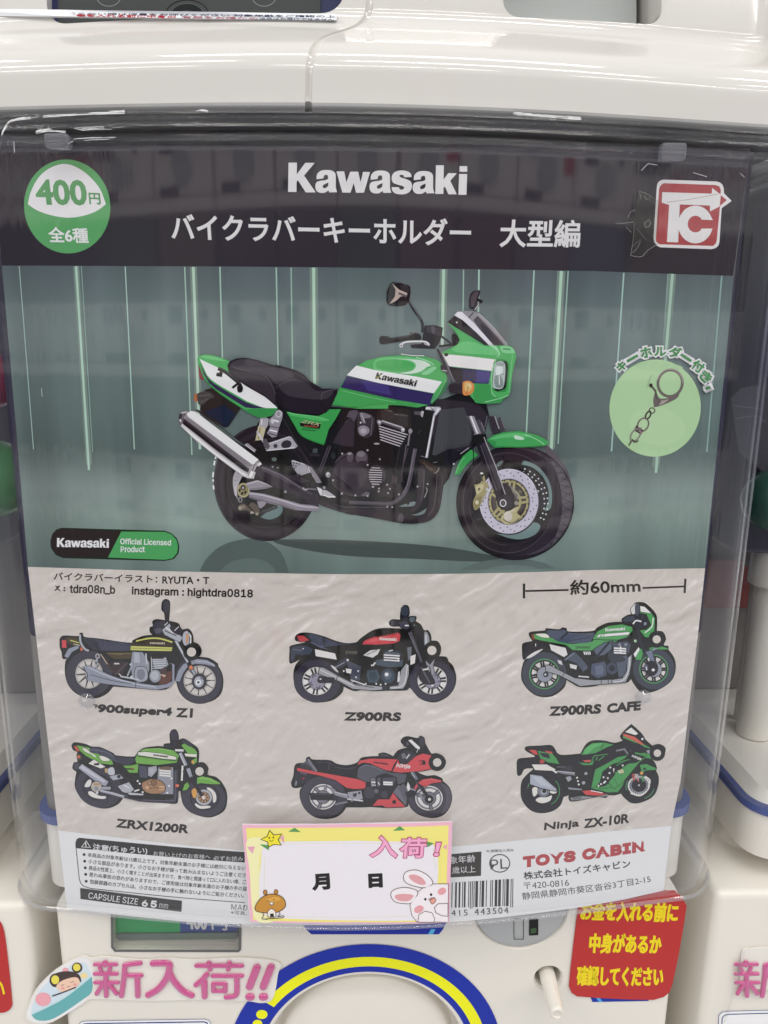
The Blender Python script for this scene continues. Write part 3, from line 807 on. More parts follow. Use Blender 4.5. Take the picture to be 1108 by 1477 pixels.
A.p('4c5352', '392,778! 470,778 560,782 640,789 700,799 722,806 690,810 600,806 520,803 470,798 420,789 398,783', 1)
A.p('606c69', '664,822! 690,811 725,806 760,807 785,812 800,820!', 1)
A.p('6a7874', '700,822! 715,817 740,815 765,817 775,821!', 1)
A.build('picture_panel', poster)
# --- stone-look panel under the picture
def marble(nt, b):
    tc = N_(nt, 'ShaderNodeTexCoord'); mp = N_(nt, 'ShaderNodeMapping', vector_type='TEXTURE'); mp.inputs['Rotation'].default_value = (0, math.radians(-27), 0); mp.inputs['Scale'].default_value = (.060, 1, .030)
    nt.links.new(tc.outputs['Object'], mp.inputs[0])
    def ridged(off):
        ad = N_(nt, 'ShaderNodeVectorMath', operation='ADD'); ad.inputs[1].default_value = off; nt.links.new(mp.outputs[0], ad.inputs[0])
        n = N_(nt, 'ShaderNodeTexNoise', noise_type='FBM'); n.inputs['Scale'].default_value = 1.3; n.inputs['Detail'].default_value = 7; n.inputs['Roughness'].default_value = .6; n.inputs['Distortion'].default_value = .5
        nt.links.new(ad.outputs[0], n.inputs['Vector']); sb = N_(nt, 'ShaderNodeMath', operation='SUBTRACT'); sb.inputs[1].default_value = .5; nt.links.new(n.outputs['Fac'], sb.inputs[0])
        ab = N_(nt, 'ShaderNodeMath', operation='ABSOLUTE'); nt.links.new(sb.outputs[0], ab.inputs[0]); return ab.outputs[0]
    d = N_(nt, 'ShaderNodeMath', operation='SUBTRACT'); nt.links.new(ridged((0, 0, 0)), d.inputs[0]); nt.links.new(ridged((.012, 0, .055)), d.inputs[1])
    v = N_(nt, 'ShaderNodeMapRange'); v.inputs[1].default_value = -.17; v.inputs[2].default_value = .17; nt.links.new(d.outputs[0], v.inputs[0])
    r = ramp(nt, v.outputs[0], [(.10, inkrgb('b1a8a1')), (.40, inkrgb('c5bdb6')), (.54, inkrgb('c9c1ba')), (.63, inkrgb('cec7c1')), (.72, inkrgb('dcd5cf')), (.9, inkrgb('e8e1dc'))])
    nt.links.new(r.outputs[0], b.inputs['Base Color'])
A.p(print_mat('pale_stone_print', marble), V2+[p for p in EDGE_R if 825 < p[1] < 1185]+V3[::-1]+[p for p in EDGE_L[::-1] if 825 < p[1] < 1190])
A.build('stone_panel', poster)
A.p('e4e2e6', V3+[p for p in EDGE_R if 1192 < p[1] < 1280]+BOT[::-1]+[p for p in EDGE_L[::-1] if 1200 < p[1] < 1305])
A.build('white_strip', poster)
L0 = A.o                                       # everything below lies side by side: same height again
# --- heading
A.frame(405, 225, 3.957); A.logo('d2d0d0', (40, 205), (1062, 222), 168)
A.build('brand_lettering', poster, reset_to=L0)
A.frame(); A.t('d4d2d2', 'バイクラバーキーホルダー', (248, 346.5), (679, 355), 39, .022, sag=0)
A.t('d4d2d2', '大型編', (720.5, 356.5), (836, 357.5), 40, .022); A.build('heading_lettering', poster, reset_to=L0)
# --- price badge
A.frame(0, 200, 2.77)
A.e('56a261', 269, 271, 172, 188, -8, 60)
A.p('d8d6d6', '112,262! 122,218 148,165 185,127 235,104 280,104 330,128 372,165 402,205 424,262! 385,290 330,309 270,316 205,306 150,287', 1)
A.t('5a9c5f', '400', (148, 265), (352, 268), 103, .03); A.t('5a9c5f', '円', (358, 262), (404, 264), 46, .024)
A.t('dddbda', '全6種', (198, 415), (356, 418), 62, .024)
A.build('price_badge', poster, reset_to=L0)
# --- maker's emblem
A.frame(930, 240, 8.523)
A.p('d3d0cf', '175,185! 205,168 240,163 880,186! 925,198 958,230 972,275 973,330! 1068,425! 945,515! 918,930! 905,975 870,1005 820,1018! 190,995! 150,975 118,935 107,890! 147,265! 155,215', 0)
A.p('ab4a4d', '205,225 235,206 270,208 870,230 915,245 935,290 930,350 1008,415 925,485 885,905 875,945 840,978 180,958 140,925 138,880 175,290 185,250')
A.p('d3d0cf', '215,318 822,336 828,265 935,350 920,492 802,555 800,482 430,468 410,935 272,930 300,475 208,445')
cpts = A.ell(625, 712, 210, 234, 0, 40, 18, 345)
cin = A.ell(625, 712, 95, 102, 0, 24, -30, -325)
A.p('d3d0cf', [(832, 765)]+[p for p in A.ell(622, 715, 212, 232, 0, 44, 20, 338)]+[(838, 662), (690, 655)]+[p for p in A.ell(622, 710, 95, 102, 0, 30, -38, -318)]+[(695, 765)])
A.p('ab4a4d', '432,482 548,486 480,540 425,620'); A.p('ab4a4d', '706,482 800,486 800,540 760,510'); 
A.l('8a6a68', [(270, 442), (560, 405), (900, 340)], .5)
A.build('maker_emblem', poster, reset_to=L0)
# --- key ring badge
A.frame(860, 480, 6.1556)
A.e('aacf9b', 522, 668, 405, 432, 8, 64); A.e('afd2a0', 540, 830, 250, 170, 8, 50); A.e('a6cb99', 560, 300, 210, 40, 4, 30)
A.ring('6e6864', 655, 447, 108, 118, 4.0, 12, 48); A.ring('b5a9a2', 652, 444, 112, 122, .9, 12, 48, 180, 350)
A.p('6c6664', '530,500! 545,560 580,585 660,572 720,535 745,510! 720,575 640,620 560,650 512,662! 505,600 518,540', 1)
A.p('a39993', '545,575 585,600 640,590 600,625 550,640 575,605', 1)
A.l('5e5856', '480,465 520,510 530,545 545,600', 2.6, 1); A.e('3c3838', 484, 466, 15, 18); A.l('9aa394', '488,375 470,430 455,480', 1, 1)
A.l('5a5352', '545,640 575,600', 1.4)
A.ring('5c5352', 494, 690, 25, 24, 1.5); A.ring('4c4444', 460, 730, 19, 36, 2.2, 28); A.ring('6e6260', 415, 815, 46, 60, 1.8, 25)
A.p('52484a', '355,820 420,860 395,900 335,865'); A.l('a89a98', '345,850 410,890', 1.2); A.l('c5bab6', '370,830 415,860', 1.0); A.l('2e2828', '360,870 400,840', .9)
A.ring('85787a', 348, 905, 36, 62, 1.6, 33); A.l('3a3434', '315,945 345,968 370,955', 1.6, 1); A.l('5c5251', '312,960 285,1000', 1.8)
for i, ch in enumerate('キーホルダー付き!'):
    c = [(225, 300, -38, 78, 78), (320, 228, -30, 95, 20), (440, 178, -12, 88, 90), (565, 170, 2, 90, 76), (695, 178, 14, 96, 92), (790, 222, 32, 95, 20), (893, 300, 36, 92, 92), (962, 392, 44, 88, 92), (1003, 480, 68, 18, 90)][i]
    cx_, cy_, rt, wd, ht = c; r_ = math.radians(rt)
    bx, by = cx_-math.sin(r_)*ht/2*-1, cy_+math.cos(r_)*ht/2
    bx = cx_-math.sin(r_)*ht/2
    A.t('3f9150', ch, (bx-math.cos(r_)*wd*.58, by-math.sin(r_)*wd*.58), (bx+math.cos(r_)*wd*.58, by+math.sin(r_)*wd*.58), ht*1.16, .032, lean=False, out=('dfe9de', .11))
A.build('key_ring_badge', poster, reset_to=L0)
# --- licence badge
A.frame(40, 740, 3.0778)
def pill(l, t, r, b, sk): return [(l+20, t+(b-t)*.06)]
A.p('26382c', '152,65 610,78 640,90 663,112 674,146 670,178 650,204 610,212 158,200 125,186 104,155 101,125 110,92 128,73')
A.p('34302f', '152,67 416,80 357,197 158,196 126,182 106,153 104,126 112,95 130,75')
A.p('45a45a', '416,82 610,83 640,95 661,118 668,147 664,176 645,200 610,207 357,197')
A.logo('e2e2e2', (130, 150), (361, 154), 40)
A.t('d6ecd8', 'Official Licensed', (411, 138), (637, 144), 27, .022, lean=False); A.t('d6ecd8', 'Product', (413, 174), (521, 174), 28, .022, lean=False)
A.build('licence_badge', poster, reset_to=L0)
# --- credits
A.t('33302f', 'バイクラバーイラスト：', (116, 296), (576, 310), 34, .018, lean=False); A.t('33302f', 'RYUTA・T', (598, 313), (806, 316), 33, .022, lean=False)
A.t('33302f', 'X :', (119, 345), (168, 347), 27, .03, lean=False); A.t('33302f', 'tdra08n_b', (187, 358), (389, 362), 42, .022, lean=False)
A.t('33302f', 'instagram : hightdra0818', (462, 371), (1000, 384), 46, .024, lean=False)
A.build('credit_lettering', poster, reset_to=L0)
# --- scale mark
A.frame(730, 810, 3.957)
A.l('3c3835', '102,125 102,209', 3.4); A.l('3c3835', '110,167 356,161', 2.6); A.l('3c3835', '1023,97 1018,179', 3.2); A.l('3c3835', '778,150 1016,141', 2.6)
A.t('3c3835', '約60mm', (366, 192), (768, 177), 88, .022, lean=False); A.build('scale_mark', poster, reset_to=L0)
# --- names of the six key holders
A.frame(70, 850, 4.1037); A.t('353130', '900super4', (285, 740), (727, 762), 64, .05, slant=.12, lean=False, face='round'); A.t('353130', 'Z1', (755, 756), (853, 759), 60, .04, slant=.05, lean=False, face='round'); A.t('45403e', '’9', (262, 700), (290, 704), 26, .03, lean=False); A.build('name_lettering', poster, reset_to=L0)
A.frame(400, 850, 3.957); A.t('353130', 'Z900RS', (380, 750), (704, 752), 53, .05, slant=.14, lean=False, face='round'); A.build('name_lettering', poster, reset_to=L0)
A.frame(730, 810, 3.957); A.t('353130', 'Z900RS', (246, 882), (540, 867), 58, .05, slant=.16, lean=False, face='round'); A.t('353130', 'CAFE', (574, 866), (768, 848), 58, .05, slant=.16, lean=False, face='round'); A.build('name_lettering', poster, reset_to=L0)
A.frame(80, 1030, 4.1037); A.t('353130', 'ZRX1200R', (358, 669), (785, 706), 55, .042, slant=.08, sag=2, lean=False, face='round'); A.build('name_lettering', poster, reset_to=L0)
A.frame(730, 1030, 4.1037); A.t('353130', 'Ninja', (223, 699), (430, 677), 58, .03, slant=.2, lean=False, face='round'); A.t('353130', 'ZX-10R', (460, 676), (727, 643), 58, .04, slant=.2, lean=False, face='round'); A.build('name_lettering', poster, reset_to=L0)
# --- caution box
A.frame(80, 1190, 3.6933)
A.p('32302f', '108,120 108,90 114,74 128,66 1010,142 1010,198 112,122')
A.l('4a4746', '109,100 128,285 136,308 152,324 190,336 600,379 1010,411', 1.1)
A.l('d8d6d6', '165,83 188,118 141,115', .9, closed=True); A.t('d8d6d6', '!', (161, 113), (168, 113), 22, .02)
A.t('d4d2d4', '注意', (198, 131), (283, 141), 36, .02, lean=False); A.t('d4d2d4', '(ちゅうい)', (286, 144), (490, 158), 40, .018, sag=1, lean=False)
A.t('c2c0c2', 'お買い上げのお客様へ', (522, 160), (825, 180), 24, .004, sag=2, lean=False); A.t('c2c0c2', '必ずお読み', (842, 186), (1000, 191), 25, .004, lean=False)
for (x0, y0, x1, y1, tx) in ((172, 168, 1012, 240, '本商品の対象年齢は15歳以上です。対象年齢未満のお子様には絶対に与えない'), (175, 203, 1014, 278, '小さな部品があります。小さなお子様が誤って飲み込まないようご注意くださ'),
    (178, 238, 1016, 314, '商品の性質上、小さく壊すことが出来ますので、食べ物と間違って口に入れない様、ご'), (180, 273, 1018, 350, '思わぬ事故の恐れがありますので、ご使用後は対象年齢未満のお子様の手の届'), (183, 310, 1003, 386, '包装容器のカプセルは、小さなお子様の手に触れないようにご処分ください。')):
    A.e('33302f', x0-18, y0-12, 8, 8, n=12); A.t('33302f', tx, (x0, y0), (x1, y1), 24, .012, sag=7, lean=False)
A.p('33312f', '133,333 675,401 672,460 135,391')
A.t('dddbdd', 'CAPSULE SIZE', (176, 388), (439, 422), 33, .0, lean=False); A.t('e4e2e4', '65', (460, 430), (540, 439), 40, .03, lean=False, spacing=1.2); A.t('c4c2c4', 'mm', (553, 438), (600, 443), 24, .0, lean=False)
A.t('55524f', 'MAD', (936, 448), (1022, 454), 29, .0, lean=False, spacing=1.1); A.t('5a5755', '※写真、', (934, 473), (1022, 481), 22, .0, lean=False)
A.build('caution_box', poster, reset_to=L0)
# --- age box, safety mark, barcode, maker's address
A.frame(630, 1190, 2.9946)
A.p('37342f', '40,126 193,113 191,218 40,226'); A.t('d0ced0', '象年齢', (56, 168), (168, 158), 33, .006, lean=False); A.t('d0ced0', '歳以上', (67, 209), (168, 203), 30, .004, lean=False)
A.t('4a4744', 'PL保険加入済み', (216, 118), (333, 113), 13, .01, lean=False); A.ring('4a4744', 272, 164, 43, 38, 1.6, n=48); A.t('4a4744', 'PL', (232, 190), (306, 186), 43, .005, lean=False)
Lc = ['0001101', '0011001', '0010011', '0111101', '0100011', '0110001', '0101111', '0111011', '0110111', '0001011']
bits = ''.join(Lc[int(c)] for c in '415')+'01010'+''.join(''.join('10'[int(b)] for b in Lc[int(c)]) for c in '443504')+'101'
n_ = len(bits); i = 0; xl, xr = 61, 331
while i < n_:
    if bits[i] == '1':
        j = i
        while j < n_ and bits[j] == '1': j += 1
        xa, xb = xl+(xr-xl)*i/n_, xl+(xr-xl)*j/n_; tall = (21 <= i < 26) or i >= n_-3
        ta = 247-(xa-62)*.063; ba = 356-(xa-62)*.03+(6 if tall else 0)
        A.p('33302f', [(xa, ta), (xb, ta), (xb-2, ba), (xa-2, ba)]); A.o -= A.step; i = j
    else: i += 1
A.o += A.step
A.t('3b3836', '415', (63, 392), (134, 389), 26, .004, lean=False, spacing=1.25); A.t('3b3836', '443504', (164, 387), (310, 379), 27, .004, lean=False, spacing=1.25)
A.build('barcode_block', poster, reset_to=L0)
A.t('bb4347', 'TOYS CABIN', (372, 184), (899, 113), 50, .05, slant=.14, sag=3, lean=False, spacing=1.08)
A.t('3b3836', '株式会社トイズキャビン', (377, 236), (838, 182), 35, .02, sag=3, lean=False)
A.t('4f4c4a', '〒420-0816', (377, 276), (572, 261), 28, .0, lean=False); A.t('4f4c4a', '静岡県静岡市葵区沓谷3丁目2-15', (371, 322), (925, 246), 32, .002, sag=6, lean=False)
A.build('address_lettering', poster, reset_to=L0)
# ---------------------------------------------------------------- the large motorcycle printed on the picture panel
FA, FB, FC, FD, FE, FF = (240, 490, 5.54), (280, 640, 6.1556), (380, 590, 6.1556), (500, 560, 6.1556), (640, 600, 5.54), (540, 400, 5.036)
FG = (240, 390, 3.4625)
bike = None
A.o = L0
BIKE = []
def part(name):
    global bike
    o = A.build(name, poster if bike is None else bike)
    if bike is None: bike = o
K0, K1, K2, K3 = '29252b', '38333a', '47424a', '5b555e'
# body in shade: frame, engine block, pipes (base silhouette) = the picture's own mesh
A.frame()
A.p(K0, '372,610! 392,588 420,580 470,586 520,590 560,585 600,580 640,575 680,560 690,545 700,575 706,600 690,640 675,655 655,668 648,690 640,700 636,726 632,738 622,748 604,754 580,755 545,748 520,744 490,738 465,727 440,712 410,700 392,690 372,680 366,660 360,640')
A.p(K1, '630,575 690,582 705,600 700,625 682,640 655,655 630,650 622,620')
A.frame(*FD)
A.p('494a4e', '830,190 1040,170 1108,330 1108,460 1080,510 990,560 900,545 800,600 760,590')
for k in range(9): A.l('42434a', [(840+k*28, 200-k*2), (790+k*32, 590-k*8)], .5); A.o -= A.step
A.o += A.step
part('motorcycle_picture')
# rear wheel
A.frame()
A.e('2f2a2f', 383.5, 696.5, 75, 84, -4, 64); A.e('363036', 385, 697, 68, 76, -4, 64); A.e('2c272c', 386, 697, 62, 69, -4, 56); A.ring('45404a', 383.5, 696.5, 73.5, 82, 1.0, -4, 64, 95, 250)
A.ring('3f3940', 386, 697, 58, 64, .8, -4, 60); A.e('262227', 388, 698, 52, 55, -4, 48)
A.frame(*FB)
A.p('66797a', '590,650! 640,610 700,562 760,550 790,575 772,625 730,655 680,672 640,668', 1)
A.p('a9a4aa', '372,235! 430,275 408,330 385,400 384,470 405,520 362,440 346,360 350,290', 1); A.l('77737a', '358,325 395,320', .7); A.l('77737a', '365,285 400,300', .7); A.l('77737a', '380,255 395,275', .6)
A.p('8f8a92', '560,510! 640,520 600,570 575,560', 1)
A.l('3a363c', '590,620 740,560', 3.6); A.l('5c666a', '600,600 720,560', .6)
A.e('8f8763', 440, 412, 58, 66); A.e('b9ae86', 440, 412, 52, 60); A.e('8b8052', 440, 412, 44, 52); A.e('2b272a', 437, 388, 22, 22); A.e('9a969c', 437, 390, 11, 12)
for q in ((405, 412), (428, 440), (456, 430)): A.e('2b272a', q[0], q[1], 11, 16, 25, 14); A.o -= A.step
A.o += A.step
A.l('b7b2b6', '372,385 366,420 376,460', 3.2, 1); A.ring('8f8a92', 412, 497, 14, 20, 1.2)
A.p('5e544c', '395,560! 430,530 480,545 520,520 570,560 580,620 520,615 470,590 420,590', 1); A.e('9a8f80', 410, 570, 16, 20); A.e('7d7464', 440, 560, 18, 16); A.e('a59c92', 515, 610, 16, 12); A.e('8f877c', 560, 622, 14, 14); A.l('2a262a', '470,540 530,600', 2)
for a_, b_ in (((200, 105), (188, 135)), ((184, 150), (178, 190)), ((172, 250), (168, 298)), ((170, 315), (170, 338)), ((172, 370), (176, 405))): A.l('dcdcdc', [a_, b_], 2.2); A.o -= A.step
A.o += A.step
for k in range(9):
    t_ = math.radians(118+k*9); A.l('4b454c', [(640+430*math.cos(t_)*1.0, 345+470*math.sin(t_)), (640+470*math.cos(t_), 345+515*math.sin(t_))], .6); A.o -= A.step
A.o += A.step
part('rear_wheel')
# swing arm and shock absorber
A.p('8d8890', '460,350! 560,322 720,378! 650,395 560,408 490,408!'); A.l('b9b4ba', '470,355 570,330 700,378', 1.4); A.l('6d6870', '500,400 600,392 700,382', 1)
A.p('857f89', '490,425! 620,442 800,492 950,535 1108,548! 1108,600! 900,588 760,550 600,512 490,478!', 0); A.l('b3aeb7', '495,440 620,458 800,508 950,552 1108,566', 2.2, 1); A.l('66606a', '495,470 600,500 760,540 900,578', 1.4, 1)
A.frame(*FA)
A.p('bdb491', '735,690! 800,690! 770,800! 712,805!'); A.l('948a5c', '752,700 735,795', 1.8); A.p('a39fa5', '752,625! 780,615 818,630 815,680 800,705 740,690'); A.l('d0ccd0', '765,630 760,680', 1.4)
A.p('8e8a92', '820,640! 860,600 880,565 905,560 930,580 928,625 905,690 880,775 845,782 805,745 830,700!', 0); A.ring('b5b1b8', 898, 592, 22, 24, 2); A.l('d5d2d6', '850,640 900,655', 2.4); A.l('5b565e', '830,690 900,705', 1.4); A.l('d5d2d6', '825,720 885,735', 2); A.l('4c474f', '820,745 880,765', 1.4); A.e('bfbbc2', 850, 650, 14, 20)
A.l('a6a2a8', '725,730 800,850', 3.2); A.l('dcd9dc', '735,745 790,835', 1.2)
A.p('a29ea6', '815,825! 980,770 1000,775 1050,850! 1035,862 820,888! 790,870!'); A.e('3a363c', 960, 835, 42, 32, -15); A.e('45414a', 873, 848, 17, 17); A.l('c5c1c8', '820,832 985,776', 1.2); A.l('c9c6cc', '800,884 1030,862', 1.6)
A.p('5b565d', '770,800 800,790 830,850 810,880 780,850'); A.p('8f8b92', '625,835! 650,825 720,880 705,900!'); A.l('c6c2c6', '630,838 705,892', 1.1); A.e('5f6a66', 862, 955, 20, 16); A.e('837e86', 850, 1015, 8); A.e('837e86', 890, 1022, 7)
part('suspension')
# muffler and pipes
A.frame(*FB)
A.p('353036', '548,230! 600,185 640,195 800,268 960,370 1060,430 1108,470! 1108,560! 1000,520 900,478 740,400 600,320 560,300!', 0)
A.l('5a545d', '600,215 760,290 960,400', 3.2, 1); A.l('221e23', '570,290 740,380 1000,500', 2, 1)
A.frame(*FC)
A.p('332e34', '480,800! 600,820 640,860 720,880 1108,880! 1108,990! 1010,965 900,940 780,935 690,910 590,880 500,845', 1); A.l('4c464d', '640,850 720,868 1100,872', 1.6); A.l('4a444b', '560,850 720,905 900,925', 1.4, 1)
A.frame(*FD)
A.p('352f34', '0,1060! 360,1080 420,1090 480,1110 500,1150 480,1190 400,1180 250,1150 120,1110 0,1100!', 0); A.p('332d32', '480,1120! 600,1125 680,1090 720,1020 740,900 750,740 800,720 860,760 850,900 830,1050 790,1130 720,1180 600,1200 490,1195!', 1)
A.p('3d373c', '640,700! 690,690 690,900 670,1010 620,1080 560,1100! 600,1040 625,960', 1); A.l('5b555a', '690,720 680,900 660,1000', 1.2, 1); A.l('4e484e', '800,740 795,900 770,1060 720,1130', 1.6, 1); A.l('4a444a', '850,760 840,900 815,1050', 1.0, 1)
A.p('6f7d7c', '570,1122! 640,1105 710,1062! 690,1105 640,1125', 1); A.p('758281', '465,1050! 540,1020 600,1005 612,1020 590,1045 540,1050', 1); A.e('2c272b', 545, 1022, 14, 12); A.e('544e54', 480, 1150, 28, 42)
A.l('58525b', '610,535 590,640 570,760 545,870 500,950 440,1000 380,1025 250,1022 20,1012', 5.4, 1); A.l('736d77', '600,545 580,660 555,790 525,890 470,970', 1.6, 1)
A.frame(*FA)
A.p('3f3b41', '228,556! 260,560 600,820 620,850 580,830 330,640!'); A.p('58645e', '330,630! 480,735 620,840 640,860 560,810 400,700!')
A.p('9b979b', '105,605! 118,580 150,572 190,570 215,570 740,960 760,985 750,1010 710,1060 690,1110 655,1108 600,1080 405,935 240,805 160,730 118,690 120,660 105,640!', 0)
A.p('dedcdb', '165,590! 200,568 235,575 740,958! 725,985! 690,995! 640,960 175,612!'); A.p('f0eeec', '190,585! 230,590 690,940 670,955 180,602!')
A.p('807b80', '160,610! 640,965! 690,1000! 668,1020! 600,985 150,650!'); A.p('3e3a3f', '140,625! 560,950! 665,1030! 655,1060! 600,1030 130,668!'); A.p('2b272c', '150,650! 400,850 655,1042! 650,1055! 400,880 140,672!')
A.p('c4c0c2', '128,668! 400,890 655,1075! 660,1106! 620,1092 405,935 240,805 160,730 118,690!'); A.p('dddbdc', '140,690! 400,905 640,1080 630,1090 400,925 200,765!')
A.p('6a666b', '104,606! 118,582 150,575 165,590! 140,625 128,668 118,690! 104,640!'); A.e('3c383d', 116, 610, 11, 26, 20); A.l('cfcccf', '122,585 160,578', 1.4); A.l('d5d3d5', '112,635 120,655', 2)
A.l('59555a', '742,962 715,985 690,1040 672,1105', 1.2, 1); A.l('b8b4b6', '760,985 730,1005 705,1060 690,1108', 3.6, 1); A.l('eeecec', '757,985 738,998', 3.2); A.l('eceaea', '690,1050 668,1100', 4); A.l('2f2b30', '735,1010 712,1055', 3.6)
part('exhaust')
# tail
A.p('8c3b40', '255,205! 290,260 302,320! 270,317 262,285'); A.e('b06c3f', 238, 463, 16, 36); 
A.p('33302f', '310,400! 370,385 480,450 600,540 580,570 500,690 460,700! 300,600 270,560 280,510'); A.p('29303f', '300,575! 480,700 560,590 460,520'); A.p('4a4748', '248,430! 300,412 350,420 385,455 340,478 300,515 262,515 252,480', 1); A.l('68655f', '262,450 350,440', 1); A.l('68655f', '270,500 340,470', .8)
A.p('46ad5a', '250,158! 262,130 300,119 360,120 440,142 512,175! 560,260 640,370 780,450 893,545! 850,602 760,622 690,600 620,560 500,478 380,390 310,310 268,225', 0)
A.p('2f8f48', '640,560 760,552 880,552! 850,602 760,622 690,600', 1); A.p('63c173', '275,135 330,125 420,145 480,170 400,165 320,150', 1)
A.p('e6e2e2', '268,152! 320,178 400,215 520,275 640,370 780,448 830,490 890,545! 780,545 640,488 560,440 440,372 370,325 330,285 300,220')
A.p('3a3350', '272,185! 305,255 340,312 380,348 500,420 640,500 720,528 800,546! 700,548 635,540 520,470 400,395 345,345 300,275'); A.l('2f8f48', '262,190 310,315 400,405 520,490 640,565', 1.2, 1)
A.l('2b272c', '415,230 470,255 540,310 585,350 600,385', 5, 1); A.l('4e4a50', '420,226 475,250 545,305 590,350', 1.2, 1); A.p('2b272c', '405,262 450,268 448,298 400,290'); A.l('2b272c', '450,275 430,255', 3); A.l('2b272c', '530,385 560,360 580,350', 3.4); A.p('2b272c', '570,370 612,372 608,415 575,418', 1)
part('tail_cowl')
# seat
A.p('2e2a30', '490,205! 510,172 560,150 640,143 740,165 850,200 980,235 1108,290! 1108,600! 1000,570 880,520 780,450 640,370 540,300 500,255', 0)
A.frame(*FG)
A.p('2e2a30', '545,470! 640,495 690,520 715,550 780,590 855,590! 850,640 830,665 800,712 760,718 680,710 600,690 550,640!')
A.frame(*FA)
A.p('464149', '515,205 530,180 570,162 640,155 740,178 850,215 960,240 1020,285 960,320 880,350 830,300 760,265 640,245 560,235', 1); A.p('3b363d', '500,240 560,250 680,268 780,300 840,360 860,420 870,500 780,440 650,360 560,300', 1)
A.l('5a545c', '520,215 600,238 700,262 790,290 850,370 872,440', 1.0, 1); A.l('4f4a52', '880,355 960,320 1030,320', 1, 1); A.l('221e23', '860,360 885,440 888,520', 1.2, 1); A.l('555058', '920,240 1030,320', .8)
A.frame(*FG)
A.p('403b42', '560,560 640,545 700,560 750,600 830,600 800,640 700,640 600,620', 1); A.l('554f58', '545,585 600,555 650,540', .9, 1); A.l('5a545c', '775,650 785,610 850,592', 1, 1); A.l('242025', '780,640 775,670 800,700', 1.4, 1); A.l('4b464e', '600,500 680,530 720,570', .8, 1)
part('seat')
# side cover, frame tubes, air box
A.frame(*FC)
A.p('1d191e', '165,80! 250,240 310,330 520,640 560,660 480,560 330,300 215,30!'); A.l('3d3840', '180,90 310,320 510,620', 1.2)
A.p('2f9c48', '207,22! 300,40 490,60 560,30 590,0! 690,0! 640,90 580,180 545,300 535,318! 440,285 350,240 300,180')
A.p('46b45c', '215,28! 300,48 490,72 580,100 520,108 350,75 240,55!'); A.l('6fcb80', '215,26 300,45 490,70 580,98', .9, 1); A.l('258a3f', '300,180 350,238 440,280 535,312', 1.4, 1)
A.p('29201c', '322,120 512,130 500,175 330,150'); A.p('8c4230', '360,140 490,150 485,162 362,152'); A.t('b9b48a', 'ZRX', (335, 118), (495, 150), 30, .01, slant=.7, lean=False); A.l('276b38', '340,180 468,192', 1.3); A.l('276b38', '345,165 465,176', .8)
A.p('2a262b', '600,310! 650,210 720,80 760,20 850,0! 840,120 810,340! 700,335'); A.p('3c373f', '615,300! 660,215 735,110 810,100 800,335! 700,325'); A.p('56515a', '740,70! 770,15 840,18 812,100 780,80', 1); A.l('4d4850', '725,120 770,90 812,110', 1.4, 1)
A.l('3a353c', '590,320 500,560', 3.4); A.l('57515a', '575,330 490,545', .9); A.l('57515a', '600,330 512,560', .9)
A.p('363239', '415,385 505,395 500,420 415,415'); A.p('4b5256', '440,350 480,345 482,385 440,385'); A.e('34383a', 620, 410, 18, 30)
A.p('9c98a0', '250,455! 270,452 370,490 440,540 510,655! 470,650 400,625 300,570 260,510'); A.l('c7c4ca', '255,455 370,490', 1.1)
for q in ((272, 478), (295, 480), (318, 486), (268, 500), (290, 505), (278, 522)): A.e('3a363c', q[0], q[1], 7, n=10); A.o -= A.step
A.o += A.step
A.p('827d86', '380,490 430,515 520,650 440,640 410,560'); A.l('c7c4ca', '400,510 425,600', 1.2); A.e('5b565e', 430, 605, 14, 20); A.ring('b6b2b8', 430, 605, 14, 20, .9)
A.p('2a2529', '270,610 420,560 470,650 330,650'); A.l('4d474e', '230,600 330,580', 2.2); A.p('3e383f', '210,598 280,580 420,640 330,660')
A.l('6c676f', '345,690 370,720 400,705 470,712', 2.4); A.p('c9c6cb', '475,690! 520,710 530,750 510,765 490,730', 1); A.p('aaa6ad', '520,720! 560,720 640,775 625,785 560,770 520,765', 1); A.l('dddbde', '535,760 580,780 635,775', 1.4); A.e('8a868d', 540, 695, 14); A.e('b5b1b6', 362, 708, 14, 18); A.e('858189', 197, 732, 12)
A.p('2e292e', '680,790 740,775 765,800 760,840 690,840'); A.l('4f4a50', '690,800 755,800', .8); A.l('4f4a50', '690,815 755,815', .8); A.l('5a545b', '760,825 1108,838', 2.6)
part('side_frame')
A.frame(*FB); A.p('3a343b', '548,230! 600,185 640,195 800,268 960,370 1060,430 1108,462! 1108,560! 1000,520 900,478 740,400 600,320 560,300!', 0)
A.p('4d4650', '590,200! 640,205 790,278 950,380 1050,440 1040,452 930,395 770,312 610,238', 0); A.l('6b646f', '605,208 700,245 800,292 950,388', 1.6, 1); A.l('1c181d', '565,290 650,345 780,412 1000,508', 2.2, 1); A.e('8a858c', 812, 424, 12, 12); A.l('a9a4aa', '965,388 985,405 1010,400', 2, 1)
part('exhaust_pipe'); A.frame(*FC)
